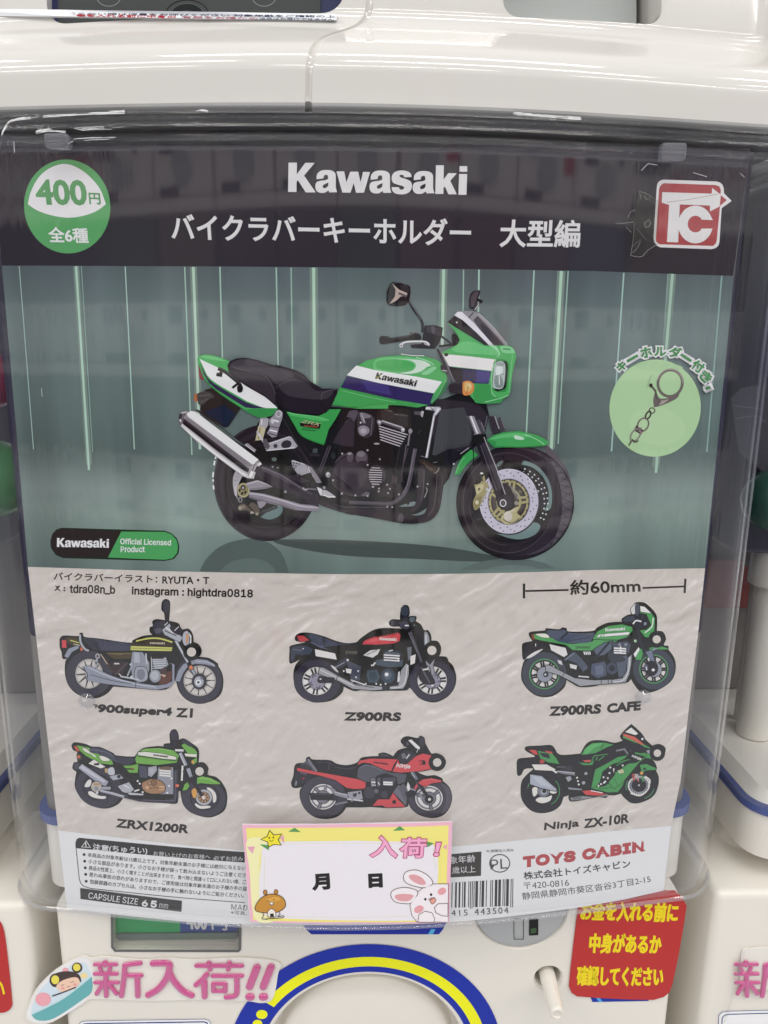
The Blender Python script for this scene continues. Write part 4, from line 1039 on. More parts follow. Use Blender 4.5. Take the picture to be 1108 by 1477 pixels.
# engine
A.p('39333a', '610,560! 640,470 700,415 760,395 830,450 900,500 940,560 930,650 960,690 900,770 860,780 800,770 690,740 620,680 600,620', 1); A.p('443e45', '625,560 660,480 740,430 820,480 890,520 920,570 900,640 830,720 760,680 680,610', 1)
A.l('2a252b', '625,600 700,640 760,700 810,770', 1.3, 1); A.l('57515a', '640,470 690,420 745,395', 1.6, 1); A.l('504a52', '610,650 690,730 800,770 900,765', .9, 1)
A.e('4a444c', 872, 438, 60, 72); A.e('5b555d', 868, 425, 48, 56); A.e('767078', 866, 400, 34, 26); A.e('3a343b', 880, 480, 40, 22); A.p('57525a', '740,400! 770,380 800,400 795,450 770,470 745,450', 1); A.e('8d8890', 765, 395, 20, 12)
A.ring('2c272c', 872, 438, 60, 72, .8, n=30)
A.e('443e45', 1005, 590, 80, 95); A.e('2d282d', 998, 590, 65, 82)
for k, (x0, x1) in enumerate(((960, 1035), (945, 1050), (938, 1055), (937, 1055), (938, 1055), (942, 1053), (950, 1048), (962, 1030))): A.l('bcb5bb', [(x0, 520+k*20.5), (x1, 524+k*20.5)], 1.2); A.o -= A.step
A.o += A.step
for q in ((697, 750), (620, 632), (975, 690), (925, 770), (1028, 708), (1025, 730), (925, 365), (925, 495), (700, 395)): A.e('a9a4aa', q[0], q[1], 9, n=10); A.o -= A.step
A.o += A.step
A.e('8d898f', 575, 580, 22, 26); A.e('d5d3d5', 575, 575, 12, 14); A.e('2b262b', 578, 580, 6)
A.p('655f67', '870,740 940,740 930,770 880,770', 1); A.e('3b353b', 878, 735, 24, 20)
A.frame(*FD)
A.p('3f3a40', '100,210! 140,215 220,240 250,280 230,400 180,440 120,420 95,380', 1); A.p('77727a', '120,215 215,240 205,262 160,270 170,310 140,300', 1); A.p('85808a', '105,350 150,330 195,350 200,390 170,415 150,425 115,405', 1); A.e('a29da5', 150, 378, 28, 24); A.l('a6a1a8', '130,225 160,300', 1.3); A.l('5d5860', '230,260 215,420', 1.6); A.e('a39f9c', 268, 492, 26, 8); A.e('d0ccce', 125, 305, 8)
A.p('35302f', '280,160! 350,150 560,190 580,370 540,360 320,280 260,300'); A.p('403b3b', '300,180 540,235 545,345 310,270'); A.l('a39f9e', '300,156 362,158', 1.1); A.p('5a5553', '330,185 400,195 400,215 335,195'); A.l('807b78', '420,232 465,236', .8); A.p('575350', '470,225 545,240 545,250 475,245')
A.p('57525a', '310,280! 500,340 490,375 300,305'); A.l('a9a4aa', '315,288 495,348', 2.2)
for k in range(6):
    A.l('b8b1b8', [(285+k*3, 335+k*24), (540-k*13, 412+k*20.5)], 1.5); A.o -= A.step
A.o += A.step
A.p('8b8690', '272,290 285,280 308,290 308,315 290,325 274,310', 1); A.e('d7d4d8', 292, 300, 8); A.e('a5a0a8', 500, 368, 18, 20); A.e('dedbdf', 500, 362, 8); A.e('8d8890', 566, 380, 18, 22); A.l('7b757c', '560,400 545,510', 2.4); A.l('5e585f', '530,500 500,700', 1.6)
A.l('3e393c', '470,540 430,720 410,800', 1.2, 1); A.l('4b4549', '545,530 495,720 490,830', 1.6, 1); A.p('4b4446', '410,770 450,800 430,860 400,850', 1)
A.p('383236', '280,870 480,850 480,960 300,960', 1)
for q in ((232, 874), (288, 890), (285, 915), (360, 855), (385, 892), (368, 930), (187, 955), (78, 950), (465, 942), (362, 1050), (405, 1055), (295, 630), (630, 872), (720, 850), (945, 668), (722, 298), (690, 465)): A.e('aaa5a6', q[0], q[1], 8, n=10); A.o -= A.step
A.o += A.step
A.p('595459', '600,205 660,205 680,220 680,245 600,230'); A.e('aaa6ab', 672, 228, 14, 28); A.l('d4d1d4', '672,205 688,215', 1.2); A.p('262127', '690,190 720,200 760,250 720,430 690,520 660,560 650,380'); A.l('4d484d', '655,370 635,400', .8)
A.p('a9a7b0', '705,162! 830,165! 840,185 800,235 785,250 720,618! 698,615! 770,230 790,200 700,195!'); A.p('d5d3d9', '705,165! 770,168 760,192 700,192!'); A.p('cac8cf', '800,175 835,180 795,230 780,235'); A.l('d9d7dc', '775,250 708,610', 1.5); A.l('2b262b', '700,192 770,192 745,170', 1.2)
A.p('3e3532', '640,640 700,640 800,700 820,730 790,760 720,720', 1); A.l('6c5f59', '680,660 760,715 740,720 700,690', .8, 1); A.l('8d8482', '780,755 810,730 820,700', 1.2, 1); A.l('928d90', '690,970 715,910 705,880', 1.3, 1); A.l('7f797c', '770,660 820,650 850,620', 1, 1); A.l('625c5d', '910,540 960,535 990,560', 1, 1)
A.p('2a2629', '780,600! 900,545 985,560 940,690 880,700 820,680', 1); A.p('342e30', '860,690 935,690 860,830', 0); A.l('7b7678', '660,600 700,612', 1)
part('engine')
# front wheel behind the fork
A.frame(*FE)
A.e('332d32', 568, 690, 468, 456, 0, 80); A.e('4c474e', 640, 680, 396, 430, 0, 70); A.e('38323a', 560, 690, 420, 430, 0, 70)
A.p('5f5a61', '800,250! 840,245 920,330 985,430 1020,540 1032,640 1020,760 980,880 920,970 860,1040! 900,940 935,830 945,700 930,560 890,430', 1)
for k in range(15):
    t_ = math.radians(-62+k*8.2)
    for d in (-6, 6):
        t2 = t_+math.radians(d); A.l('3e383f', [(555+385*math.cos(t_), 685+400*math.sin(t_)), (570+462*math.cos(t2), 690+450*math.sin(t2))], .7); A.o -= A.step
A.o += A.step
A.ring('29242a', 568, 690, 466, 454, 1.2, 0, 80); A.e('352f34', 505, 690, 370, 410, 0, 70); A.ring('48424a', 512, 690, 360, 398, 1.4, 0, 70); A.ring('27222a', 540, 690, 330, 350, 1.2, 0, 60, -70, 80); A.e('2b262b', 535, 680, 315, 330, 0, 60); A.ring('4a464a', 500, 690, 300, 335, .9, 0, 60, 90, 180)
A.p('6f8382', '620,385! 632,358 660,358 740,395 810,470 850,560 862,650 850,730 825,752! 800,752! 830,680 835,610 815,530 770,460 700,405', 1)
A.p('6f8382', '420,935! 520,940 620,905 700,845! 745,850 768,880 740,930 680,965 600,980 510,968', 1); A.p('66716e', '415,390! 440,362 470,355 465,375 430,405', 1)
A.p('353036', '640,405! 720,440 790,530 820,640 800,750! 770,745 775,640 740,540 690,460', 1)
for k in range(12):
    t_ = math.radians(-66+k*8.4)
    for rr in (.90, .985): A.e('c9d4d2', 520+312*rr*math.cos(t_), 690+300*rr*math.sin(t_), 6.5, n=8); A.o -= A.step
A.o += A.step
A.e('3b363c', 520, 677, 245, 268, 0, 60); A.e('bab6c4', 517, 677, 235, 258, 0, 64); A.ring('d0ccd8', 517, 677, 232, 255, 1.0, 0, 60, 100, 330); A.e('8e8a96', 517, 680, 170, 186, 0, 56); A.e('39343a', 517, 680, 164, 180, 0, 56)
for k in range(46):
    t_ = 2*math.pi*k/46
    for j, rr in enumerate((.80, .87, .94)):
        if (k+j) % 3 == 0: A.e('4a4650', 517+235*rr*math.cos(t_), 677+258*rr*math.sin(t_), 5.5, n=8); A.o -= A.step
A.o += A.step
A.ring('a79e6c', 515, 680, 150, 164, 3.2, 0, 56); A.e('4d4844', 515, 680, 128, 140, 0, 50)
A.spokes('a79e6c', 515, 680, 70, 158, 10, 3.6, .2, .22, 1.1); A.ring('a79e6c', 515, 680, 92, 100, 3, 0, 40); A.spokes('39343a', 515, 680, 150, 162, 20, 2, .1, 0, 1.1)
A.p('b7ae80', '460,790! 500,760 540,740 590,720 580,770 610,800 560,850 500,860 450,830', 1); A.e('c3bdb4', 510, 795, 34, 40); A.l('6a6453', '470,820 540,850 600,810', 1.4, 1); A.l('d7d2bd', '480,780 560,745', 1.2)
A.p('302b30', '400,560! 500,540 545,600 560,660 560,720 520,750 470,740 420,680', 1); A.l('7e7980', '520,540 590,660', 1.6); A.l('9c978f', '545,560 610,650', 1.0); A.e('8d8880', 575, 690, 16); A.e('6c675d', 605, 600, 14)
A.p('a09665', '240,545! 290,530 318,470 332,520 360,555 330,580 345,600 310,650 285,720 245,745 232,680 255,620', 1); A.p('c0b78c', '255,560 310,540 310,580 265,620', 1); A.p('8a8054', '245,660 300,640 280,720 245,735', 1); A.e('c9c2a2', 262, 685, 14, 18); A.e('6f673f', 280, 580, 10, 12); A.l('d8d5d0', '290,455 312,455', 2.4); A.l('5d564a', '300,480 310,520', 2); A.l('47433f', '235,470 245,540', 1.2); A.l('c8c4bb', '345,590 370,590', 2.2); A.l('9b9788', '340,600 300,690', 1.2)
A.l('585157', '260,825 300,812', .8); A.e('cfd6d4', 750, 597, 8); A.e('2b262b', 750, 597, 4)
part('front_wheel')
# fork and front fender
A.p('2f9d4b', '85,470! 105,400 150,320 215,265! 250,290 270,312! 225,345 180,385 140,440 128,462!', 0); A.l('5fbf73', '95,455 120,390 165,325', 1.2, 1)
A.p('39a455', '340,190! 400,150 480,128 600,118 740,150 800,180 842,212! 800,237 720,245 600,250 470,248 400,250!', 0); A.p('57bb6c', '370,185 450,150 580,132 700,152 640,170 500,170', 1); A.p('b9dfc1', '560,150! 600,158 640,178 620,188 565,180', 1); A.l('8fd29c', '640,145 730,180 800,225', 1.2, 1); A.l('2a8f46', '400,240 600,245 790,234', 1.4); A.p('2f8f48', '345,195 410,200 400,250 380,225', 1)
A.p('3c373e', '350,0! 408,0! 450,125! 390,140!'); A.l('9a969f', '405,0 440,100', 1.6); A.p('4a454c', '430,10! 455,8 490,100 470,120 450,110', 0); A.l('7b767e', '455,15 485,98', 1)
A.p('4e4a52', '265,30! 290,28 330,110 335,140 295,145!'); A.l('858089', '300,50 325,120', 1.2); A.l('6a656d', '345,0 325,90', 1.4)
A.p('8f8b95', '180,0! 242,0! 298,140! 245,150!'); A.l('d9d6dc', '215,0 270,140', 2.2); A.l('4b464e', '190,0 245,140', 2.4)
A.p('241f26', '222,190! 240,150 300,145 335,140 345,200 300,225 250,230', 0); A.p('2d292f', '255,225! 330,195 400,400 490,600 500,660 440,685 400,600!', 0); A.p('3e3a41', '300,220! 330,205 470,570 440,590!'); A.l('b2aeb6', '318,165 340,225 420,420 490,630', 1.1); A.l('55505a', '290,230 420,590', 1.4)
A.p('39343a', '440,640 500,620 540,680 520,730 450,730 420,690', 1); A.e('39343a', 468, 690, 36); A.ring('c9c6cb', 469, 690, 23, 26, 1.5); A.e('5a555c', 469, 690, 12)
A.l('24202a', '232,250 236,330 232,420', 1.3, 1); A.l('35303a', '20,270 120,260 220,240', 3.2, 1); A.p('2a262f', '0,300 60,262 110,280 100,340 70,390 20,400', 1); A.l('a39fa6', '130,300 200,250', 1.2); A.e('c4c1c6', 78, 380, 7)
part('fork')
# tank
A.frame(*FG)
A.p('41a955', '830,668! 865,590 880,560 910,520 945,480 1000,450 1108,428! 1108,690! 950,690 890,680!')
A.frame(*FF)
A.p('41a955', '0,590! 60,575 160,568 250,565 360,575 440,595 475,615 500,650 525,720 525,750 490,810 440,870 400,925! 310,945! 200,930 0,920!', 0)
A.p('5cbf70', '10,600 120,580 300,585 400,620 380,660 300,700 100,690 0,670', 1); A.p('c9e3cd', '120,590! 260,595 350,605 412,640 380,650 340,680 260,700 180,695! 270,680 300,650 290,620 240,600', 1); A.p('46ab58', '20,610 140,595 260,615 290,645 250,680 120,680 20,655', 1); A.l('9ed6aa', '300,580 400,612 430,640', 1.2, 1); A.p('79c98a', '340,700 420,650 450,660 390,705', 1)
A.l('e6e8e6', '195,558 270,568 360,570', 1.2); A.l('5e6b62', '200,562 270,572 355,574', .6)
A.frame()
A.p('e1dddc', '500.5,541! 514,527! 540,533.5 600,543 637.5,550.5! 625.5,567! 590,560.5 545,552')
A.p('37305a', '491.5,558.5! 500.5,542! 545,552 590,561 625.5,567.5! 619,584! 570,576 530,567'); A.p('443c7c', '520,548 560,556 565,570 530,563')
A.p('37a04f', '480,584! 491,559! 530,568 570,577 600,582 603,586! 585,584 560,581 530,584 515,588 500,587'); A.l('2c8a42', '484,583 500,586.5 515,587', 1.6, 1); A.l('6cc57d', '493,563 530,572 570,580', .8, 1)
A.l('3c3570', '619,584 628,572', 1.4); A.l('2f8a45', '622,582 640,562 644,550', 2.4, 1); A.l('7fcf90', '643,548 634,566 622,580', .9, 1)
A.frame(*FF); A.logo('2b2728', (4, 735), (298, 792), 47, .15); A.l('8f8a4e', '12,722 30,728', 2.4); A.l('a39d5a', '45,700 28,735', 1.2)
part('fuel_tank')
# handlebar, mirrors
A.p('2d292e', '365,350! 440,347 498,365 490,430 470,480 440,520 270,515 260,490 345,480 350,440', 0); A.p('413c42', '375,355 430,352 430,410 380,400'); A.p('3a353b', '440,365 495,370 488,425 440,415'); A.p('55505a', '415,360 440,362 436,410 418,400', 1)
A.p('29252a', '35,440! 50,425 100,428 120,440 250,420 265,400 330,410 345,440 330,460 250,460 110,480 45,485', 0); A.l('56515a', '60,436 105,438', 1.4); A.l('514c53', '125,447 250,430', 1.6); A.l('6b666e', '250,420 300,400 335,412', 1.4); A.e('2f2b30', 70, 460, 36, 28); 
for k in range(8): A.l('19161a', [(130+k*15, 440-k*1.5), (132+k*15, 470-k*1.5)], .8); A.o -= A.step
A.o += A.step
A.l('cfcdd0', '190,490 230,470 320,465 375,470 400,492', 2.6, 1); A.l('7f7b80', '200,500 260,485 340,482', 1.0, 1); A.e('c9c6ca', 195, 495, 13, 16); A.e('5b565e', 195, 497, 6); A.l('a9a5aa', '360,480 400,495', 2)
A.l('35343a', '240,155 290,240 345,320 350,400', 3.8, 1); A.l('6c6b70', '250,165 300,245 340,310', .9, 1)
A.p('2c2a2d', '90,110! 105,60 135,35 180,38 250,60 262,90 258,140 240,190 200,208 120,205 90,180', 1); A.ring('5b5a5c', 172, 120, 84, 82, 1, 10, 40, 150, 330); A.p('474446', '110,80 135,50 165,110 150,170 110,195 100,150', 1); A.p('b7a49a', '130,45! 180,90 240,115 235,135 190,140 160,170 110,195! 150,140 155,90'); A.l('5d5656', '175,115 235,140', 3); A.p('39373a', '190,60 245,70 250,110 200,90', 1)
A.l('2b272c', '470,500 560,490', 3); A.l('3b363c', '490,430 575,495', 3.2); A.l('c6c3c7', '492,455 496,490', 2.4); A.p('2b272c', '560,425 585,410 620,440 615,480 575,495', 1); A.l('57525a', '470,530 580,770', 3.4); A.l('8d8990', '480,530 580,755', .9); A.l('2b272c', '455,520 520,650', 2.6); A.p('3a353b', '480,640 520,640 525,690 490,680', 1); A.l('aaa6ac', '490,675 525,680', 1.6)
A.p('343037', '685,190! 695,130 720,100 765,95 765,120 740,215 720,232 690,225', 1); A.p('514b50', '700,150 725,110 755,105 735,180 710,215', 1); A.l('2b272c', '745,160 785,180', 4.2); A.l('37333a', '770,180 725,240 690,300', 3.2); A.l('c9c6ca', '762,190 728,238', 1)
part('handlebar')
# head fairing, lamp and indicator
A.p('8f8b90', '585,270! 640,245 720,245 760,265 850,350 920,430 970,495! 870,498! 700,330 600,285', 0); A.p('4b464d', '750,280! 800,330 900,440 945,495! 870,498! 760,370 720,310', 0); A.p('3a343c', '770,330 850,400 910,480 880,490 800,410', 1); A.l('b3b0b5', '755,262 850,350 965,490', 1.2, 1); A.l('2f2b30', '680,300 720,255', 1.2)
A.p('2f2b30', '530,325! 580,280! 640,310 740,400 835,490! 800,492 720,440 620,380', 0); A.e('d5d3d5', 598, 328, 6)
A.p('d6d3dc', '580,275! 605,250 635,250 720,330 800,420 868,497! 835,496! 740,400 640,310', 0); A.l('f0eef2', '600,265 720,350 840,490', 1.1, 1)
A.p('43ac58', '490,545! 560,510 600,490 620,455 590,400 530,330! 620,385 720,445 800,495 960,495 985,500! 1022,545 1028,580 1000,690 985,830 970,860 930,885 910,910 770,915 720,890 690,855! 560,640 500,560', 0)
A.p('5ebf70', '560,520 640,470 720,470 800,500 880,510 900,560 760,560 600,545', 1); A.p('8ed49b', '830,495! 880,500 910,560 880,580! 900,555 870,520', 1); A.p('75c986', '915,500 990,505 1015,550 930,545', 1); A.l('246b38', '930,520 985,522', 1.4); A.p('36994c', '720,780! 830,775 850,860 900,870 980,850 930,885 910,910 770,915 720,890', 1); A.l('8fd49c', '800,905 900,880 970,855', 1.2, 1)
A.p('dbd8d7', '495,558! 560,562 700,575 880,597! 850,678! 700,662 540,645!'); A.p('3a3450', '540,650! 700,665 845,682! 825,772! 720,770 580,750!'); A.p('473f80', '740,672 845,683 828,770 735,765'); A.e('37302e', 520, 562, 16, 12); A.p('2e292d', '540,655 640,665 640,755 580,745')
A.p('2d8f45', '862,620! 885,595 950,600 975,650 960,800 940,830 860,820 845,790!', 1); A.p('2e2b2e', '880,610! 945,608 965,640 955,780 930,815 870,810', 1); A.p('a7b3b1', '868,640! 890,612 930,612 948,650 940,770 920,808 870,805 855,780', 1); A.p('c9d3d1', '880,650 915,630 930,680 900,720 880,700', 1); A.p('7d8987', '870,730 920,720 930,790 880,795', 1); A.p('8f9a98', '885,620 930,618 938,640 890,645', 1); A.l('dde5e2', '900,640 905,780', 1.2); A.l('55605e', '870,720 935,700', .8)
A.l('7ccb8b', '880,600 850,700 850,830 880,865', 1.6, 1); A.l('67c079', '1000,560 985,700 975,840', 1.4, 1)
A.p('3a353a', '535,790! 560,768 640,760 645,840 600,845 545,830', 1); A.p('d9893e', '640,760! 680,750 718,775 720,820 690,852 645,852 638,800', 1); A.p('eeb56c', '655,770 690,765 708,800 680,830 655,820', 1); A.l('b36a2a', '680,790 665,850', 1); A.e('f3cf98', 690, 785, 10)
part('head_fairing')

# ---------------------------------------------------------------- six drawn key holders on the stone panel
OL, TY, GYM, WH = '252127', '403d48', '8b8e9c', 'd9d5d2'
def lring(cx, cy, r, hole): A.e(OL, cx, cy, r, r); A.e('c9c2bb', cx+(0), cy, hole, hole)
def wire_wheel(cx, cy, R, rx, ry, rimc, spk, n, hub, rot=0):
    A.e(OL, cx, cy, R+5, R*1.0+5, rot, 48); A.e(TY, cx, cy, R, R, rot, 48); A.e(OL, cx, cy, rx+4, ry+4, rot, 40); A.e('c8c2bd', cx, cy, rx, ry, rot, 40)
    A.spokes(OL, cx, cy, hub*.8, rx*.99, n, spk, .1, .16, ry/rx, rot); A.ring(rimc, cx, cy, rx-4, ry-4, 1.3, rot, 40)
# 1: brown and yellow classic with wire wheels
A.frame(70, 850, 4.1037)
A.p(OL, '66,295! 80,276 110,272 180,275 185,258 205,258 215,280 300,290 480,315 500,300 560,275 615,268! 600,250 600,225 618,215 615,190 635,176 670,178 690,182! 685,140 670,120 672,75 690,57 712,62 722,90 715,185! 770,200 790,235 830,232 855,265 860,310! 890,325 908,360 900,390 890,398! 950,405 1000,435 1005,450! 1030,500 1036,560 1020,620 970,660 900,672 830,655 780,610 755,545! 745,540 735,560 700,590 640,595 520,585 385,575! 350,615 300,640 250,645 190,630 130,580 100,510 100,430 112,410! 85,410 78,370 68,345', 1)
wire_wheel(242, 498, 136, 82, 88, 'a5a29f', .9, 20, 26)
wire_wheel(896, 540, 132, 96, 90, 'a5a29f', .9, 22, 30)
A.p('3a3842', '755,540 760,480 800,420 880,402 800,460 770,540', 1)
A.p('d33f48', '80,300! 106,298 108,345 82,345!'); A.p('4a4232', '108,285 180,288 200,330 150,335 110,310', 1); A.l('cfc95c', '130,300 190,318', 1.3); A.l('c9c9b0', '150,322 195,332', 1.0)
A.p(GYM, '95,395! 120,350 175,330 185,345 140,370 118,405!', 0); A.p('e06a3c', '192,340 206,340 204,362 190,362')
A.l('a3a6b0', '188,266 192,310 215,350 240,362', 3.0, 1); A.l(OL, '180,280 186,320 210,356', .8, 1)
A.p('434454', '210,285 300,297 480,322 485,345 475,362 300,360 250,340', 1); A.p('35353f', '215,290 280,300 310,358 255,345', 1); A.l(OL, '268,310 300,355', .8, 1)
A.p('3a3327', '488,330! 520,300 580,278 650,274 720,290 740,315 730,350 715,362 600,365 480,362!', 0); A.l('c6c85a', '520,305 590,290 660,290 735,312', 2.2, 1); A.p('c6c85a', '490,334! 600,338 735,342! 730,364! 600,362 486,358!'); A.l('6b6a2e', '490,346 735,352', .7); A.t('cfc7b0', 'Kawasaki', (602, 322), (690, 324), 14, .03, lean=False)
A.p('4a412e', '340,372! 495,372 500,400 480,410 400,412 370,400!'); A.l('7d6c46', '350,380 490,380', 1); A.l('857447', '385,382 440,384', .8)
A.l('45362f', '310,375 370,460 400,500', 3.2); A.l('c9bba5', '312,380 352,440', 1); A.p('3b3136', '370,430! 450,425 470,440 440,500 400,500', 0); A.l('56484a', '400,500 470,430', 2); A.p('c9c5c3', '392,432 422,432 422,440 392,440')
A.e('9a9ea8', 294, 392, 16, 18, 0, 20, OL, .6); A.e('6b2f2c', 294, 392, 7); A.l('a3a6b0', '290,410 282,460', 3.2); A.spokes(OL, 286, 432, 2, 10, 5, .7)
A.p(GYM, '205,452! 240,446 280,462 370,505 440,530 520,548 640,565 700,558 735,540 735,440 715,430! 748,440 748,540 720,575 640,590 520,578 380,560 270,545 225,530 228,500', 0); A.l(OL, '205,452 235,500 228,530', 1, 1); A.l(OL, '250,500 400,540 520,556', .8, 1); A.l('b9bcc6', '240,458 360,510 520,556 640,574', 1.2, 1); A.l(OL, '520,550 520,580', .9)
A.p('8a8d97', '500,365! 560,368 600,430 600,470 580,540 530,550 500,520 490,440', 0); A.p('a5a8b0', '510,370 540,372 545,430 510,430'); A.p('9a9da7', '520,460 570,455 590,480 588,530 545,545 515,525', 1, OL, .8); A.p('777a84', '530,475 565,470 575,500 560,530 530,520', 1); A.e('8d909a', 635, 508, 36, 40, 0, 24, OL, .8); A.e('a9acb4', 633, 505, 24, 28); A.l('c5c7cc', '612,385 615,480', 1); A.p('8d909a', '615,400 700,395 715,440 690,470 630,465', 0, OL, .6)
for k in range(5): A.l('c9cbd0', [(618, 410+k*13), (700, 405+k*13)], .9)
A.l(OL, '610,365 620,400 680,400 700,370', 3, 0); A.p('5d3d35', '690,490! 735,480 720,545 660,555 670,520', 1); A.p('4a3a3a', '660,470 700,450 705,500 670,510'); A.l('b5b8c0', '580,375 585,440', 2); A.e('c5c7cc', 495, 515, 8); A.e('b5b8c0', 490, 440, 7); A.l('9a9ea8', '470,510 500,440', 2); A.l('d5cfc8', '420,495 440,515', 1.2); A.l('b5b8c0', '430,510 540,530', 2); A.p('c8a58f', '660,495 700,500 690,515')
A.p(GYM, '845,420! 880,408 940,415 985,440! 990,455 930,440 870,436 830,450 800,490 780,540 752,540! 770,480 800,440', 0); A.l('b5b8c2', '870,420 940,426 985,446', 1.0, 1)
A.p('9a9ea8', '745,300! 762,292 842,440 905,540 890,550 830,450!', 0, OL, .8); A.l('d0d3d8', '757,300 835,440', 1.0); A.p('2c292e', '820,430 846,420 852,450 830,460'); A.e('e0783f', 846, 458, 13, 14, 0, 18, OL, .7); A.e('3a373e', 895, 540, 44, 48); A.e('a5a8b0', 893, 542, 30, 34, 0, 20, OL, .8); A.e('d8dadd', 890, 545, 16); A.e('55555e', 890, 545, 8); A.e('6b6d77', 910, 520, 9)
A.p('3a3944', '620,215 640,190 690,195 700,240 680,262 630,262', 1); A.p('55555f', '625,235 665,225 675,250 640,262'); A.p('a5a8b0', '675,235 720,195 735,230 800,280 780,310 740,290 690,265', 0, OL, .7); A.l(OL, '690,240 760,270', 1.2); A.l('e5e5e8', '700,220 740,255', 1.4); A.p('33313a', '725,215 790,225 780,265 735,245', 1); A.l('d8d8dc', '750,240 775,215', 1); A.l('d8d8dc', '690,210 710,190', 1)
A.p('3a3944', '680,80 700,66 714,80 714,130 695,140 680,125', 1); A.p('2c2a30', '695,140 712,140 712,190 692,188')
A.p('a9acb6', '800,255 825,240 838,270 835,320 812,330 795,300', 1, OL, .8); A.p('c9905a', '818,255 832,262 830,305 818,318'); A.p('dcdce0', '832,245 850,270 850,310 838,325 842,285', 0, OL, .5)
lring(850, 365, 50, 27)
A.build('key_holder_picture', poster)
# 2: black and red with machined wheels
A.frame(400, 850, 3.957)
A.p(OL, '70,340! 78,320 160,300 108,295 102,270 125,250 180,246 260,265 360,300 440,305 480,275 540,235 600,220 690,222 712,222! 705,212 660,212 638,200 642,180 660,170 700,172! 702,130 715,95 735,88 752,100 756,140 745,160! 755,152 790,152 795,165 790,180! 820,200 838,232 860,232 878,262 880,292! 915,295 935,330 930,370 920,380! 965,385 978,410! 1005,440 1022,500 1012,560 975,610 920,640 870,643 810,620 770,575 755,560! 740,575 700,578 640,578 550,580 500,570 440,580 380,555! 370,590 320,630 250,645 190,640 130,600 98,540 92,480 105,430 130,400! 100,415 70,418', 1)
for cx, cy, R, r1 in ((228, 522, 134, 80), (884, 518, 130, 80)):
    A.e('3a3643', cx, cy, R, R-12, 0, 48); A.e(OL, cx, cy, r1+10, r1+6, 0, 40); A.e('c9c6c6', cx, cy, r1+4, r1, 0, 40); A.e('d8d4d2', cx, cy, r1-4, r1-8, 0, 40); A.spokes(OL, cx, cy, 30, r1, 14, 2.6, .15, .09, .96); A.e('8f8a9a', cx, cy, 48, 46, 0, 28, OL, .8)
    A.spokes('5d5967', cx, cy, 30, 44, 9, 2, .3, .3)
A.p('3d4352', '75,345! 90,325 165,318 205,340 190,370 150,375 105,372 95,410 78,412', 0, OL, .7); A.e('c9c6c6', 148, 338, 4); A.l('6b7180', '90,340 140,350', 1)
A.p('d6d2d0', '215,340! 330,365 340,400! 220,380!'); 
A.p('c23a44', '110,262! 150,262 185,290 150,298 128,300!', 0, OL, .7); A.p('3f4456', '180,255 260,272 360,308 470,300 465,320 400,345 300,345 220,320', 1); A.p('33363f', '258,275 278,280 276,315 258,312'); A.l('6d7386', '190,300 280,335 400,338 465,318', 1.0, 1)
A.p('231f24', '470,300! 540,245 620,228 700,235 735,260 725,310 640,330 480,335 330,350 260,330!', 0)
A.p('cf3e48', '485,312! 500,290 560,268 640,255 690,245 704,262 695,295 660,308 560,314!', 0); A.l('2a2226', '560,270 640,258 685,252', .8, 1); A.p('e0585e', '510,300 560,278 640,266 560,296', 1); A.logo('e6d4d0', (584, 288), (680, 292), 18)
A.t('7d7a70', 'Z900', (388, 368), (456, 368), 17, .01, lean=False)
A.p('d6d2d0', '488,375! 530,345 590,338 575,370 545,390!', 0, OL, .7); A.l('8a8a90', '510,372 570,345', 1.4); A.l('d8d6d6', '540,358 530,375', .8)
A.p('3a3d49', '310,440 390,385 410,395 400,430 330,460', 0, OL, .7); A.p('4a4d59', '395,400 480,440 470,520 420,510', 0); A.e('c9c9cc', 402, 402, 7); A.p('d6d2d0', '390,450 425,455 420,480 395,475'); A.l('9a9aa2', '320,450 385,415', 1)
A.p('43505c', '512,460! 570,455 590,500 570,535 520,530 508,490', 0, OL, .9); A.p('37424d', '525,475 560,470 572,500 558,522 525,518', 0); A.e('3d4854', 632, 492, 42, 44, 0, 28, OL, .9); A.e('53606c', 630, 488, 26, 28, 0, 20, OL, .6); A.e('d5d5d6', 624, 484, 11)
A.p('4a545f', '560,400 640,390 720,400 715,440 640,445 560,430', 0, OL, .8); A.p('2f3238', '610,345 700,350 720,380 690,410 610,400', 1); A.p('596069', '620,355 690,360 700,375 620,375', 1)
for y_ in (372, 386, 400): A.l('d8d6d6', [(608, y_), (698, y_+6)], 2.0)
A.l('c5c5c8', '636,350 660,345', 1.6); A.l('c5c5c8', '560,415 545,435', 2.4); A.p('6b7078', '740,330 768,325 765,400 745,405', 0, OL, .7); A.p('d6d2d0', '760,380 790,370 785,420 760,430')
A.p('9a9a9e', '240,440! 265,442 350,490 440,535 600,550 600,570 550,574 430,565 350,520 235,480!', 0, OL, .9); A.l('c9c9cc', '245,455 350,505 440,548', 1.2, 1); A.l(OL, '345,490 335,520', 1); A.l(OL, '440,540 550,556', .8)
A.p('9a9a9e', '705,460! 735,420 752,430 752,480 735,540 720,565 640,570 640,552 690,545', 0, OL, .8); A.l('d0d0d3', '742,430 730,520 700,556 650,560', 1.2, 1); A.p('d0d0d0', '690,470 700,465 698,520 685,530'); A.p('33343c', '600,545 630,545 628,572 600,572')
for q in ((540, 432), (590, 540), (565, 535), (505, 535), (462, 465), (450, 500), (380, 465), (430, 520), (618, 535), (690, 400)): A.e('c9c9cc', q[0], q[1], 5.5, n=8)
A.l('d0d0d3', '420,512 500,540', 1.6); A.l('8d8d95', '425,530 430,510', 1); A.p('c5c2c2', '305,430 330,440 350,470 330,460', 1)
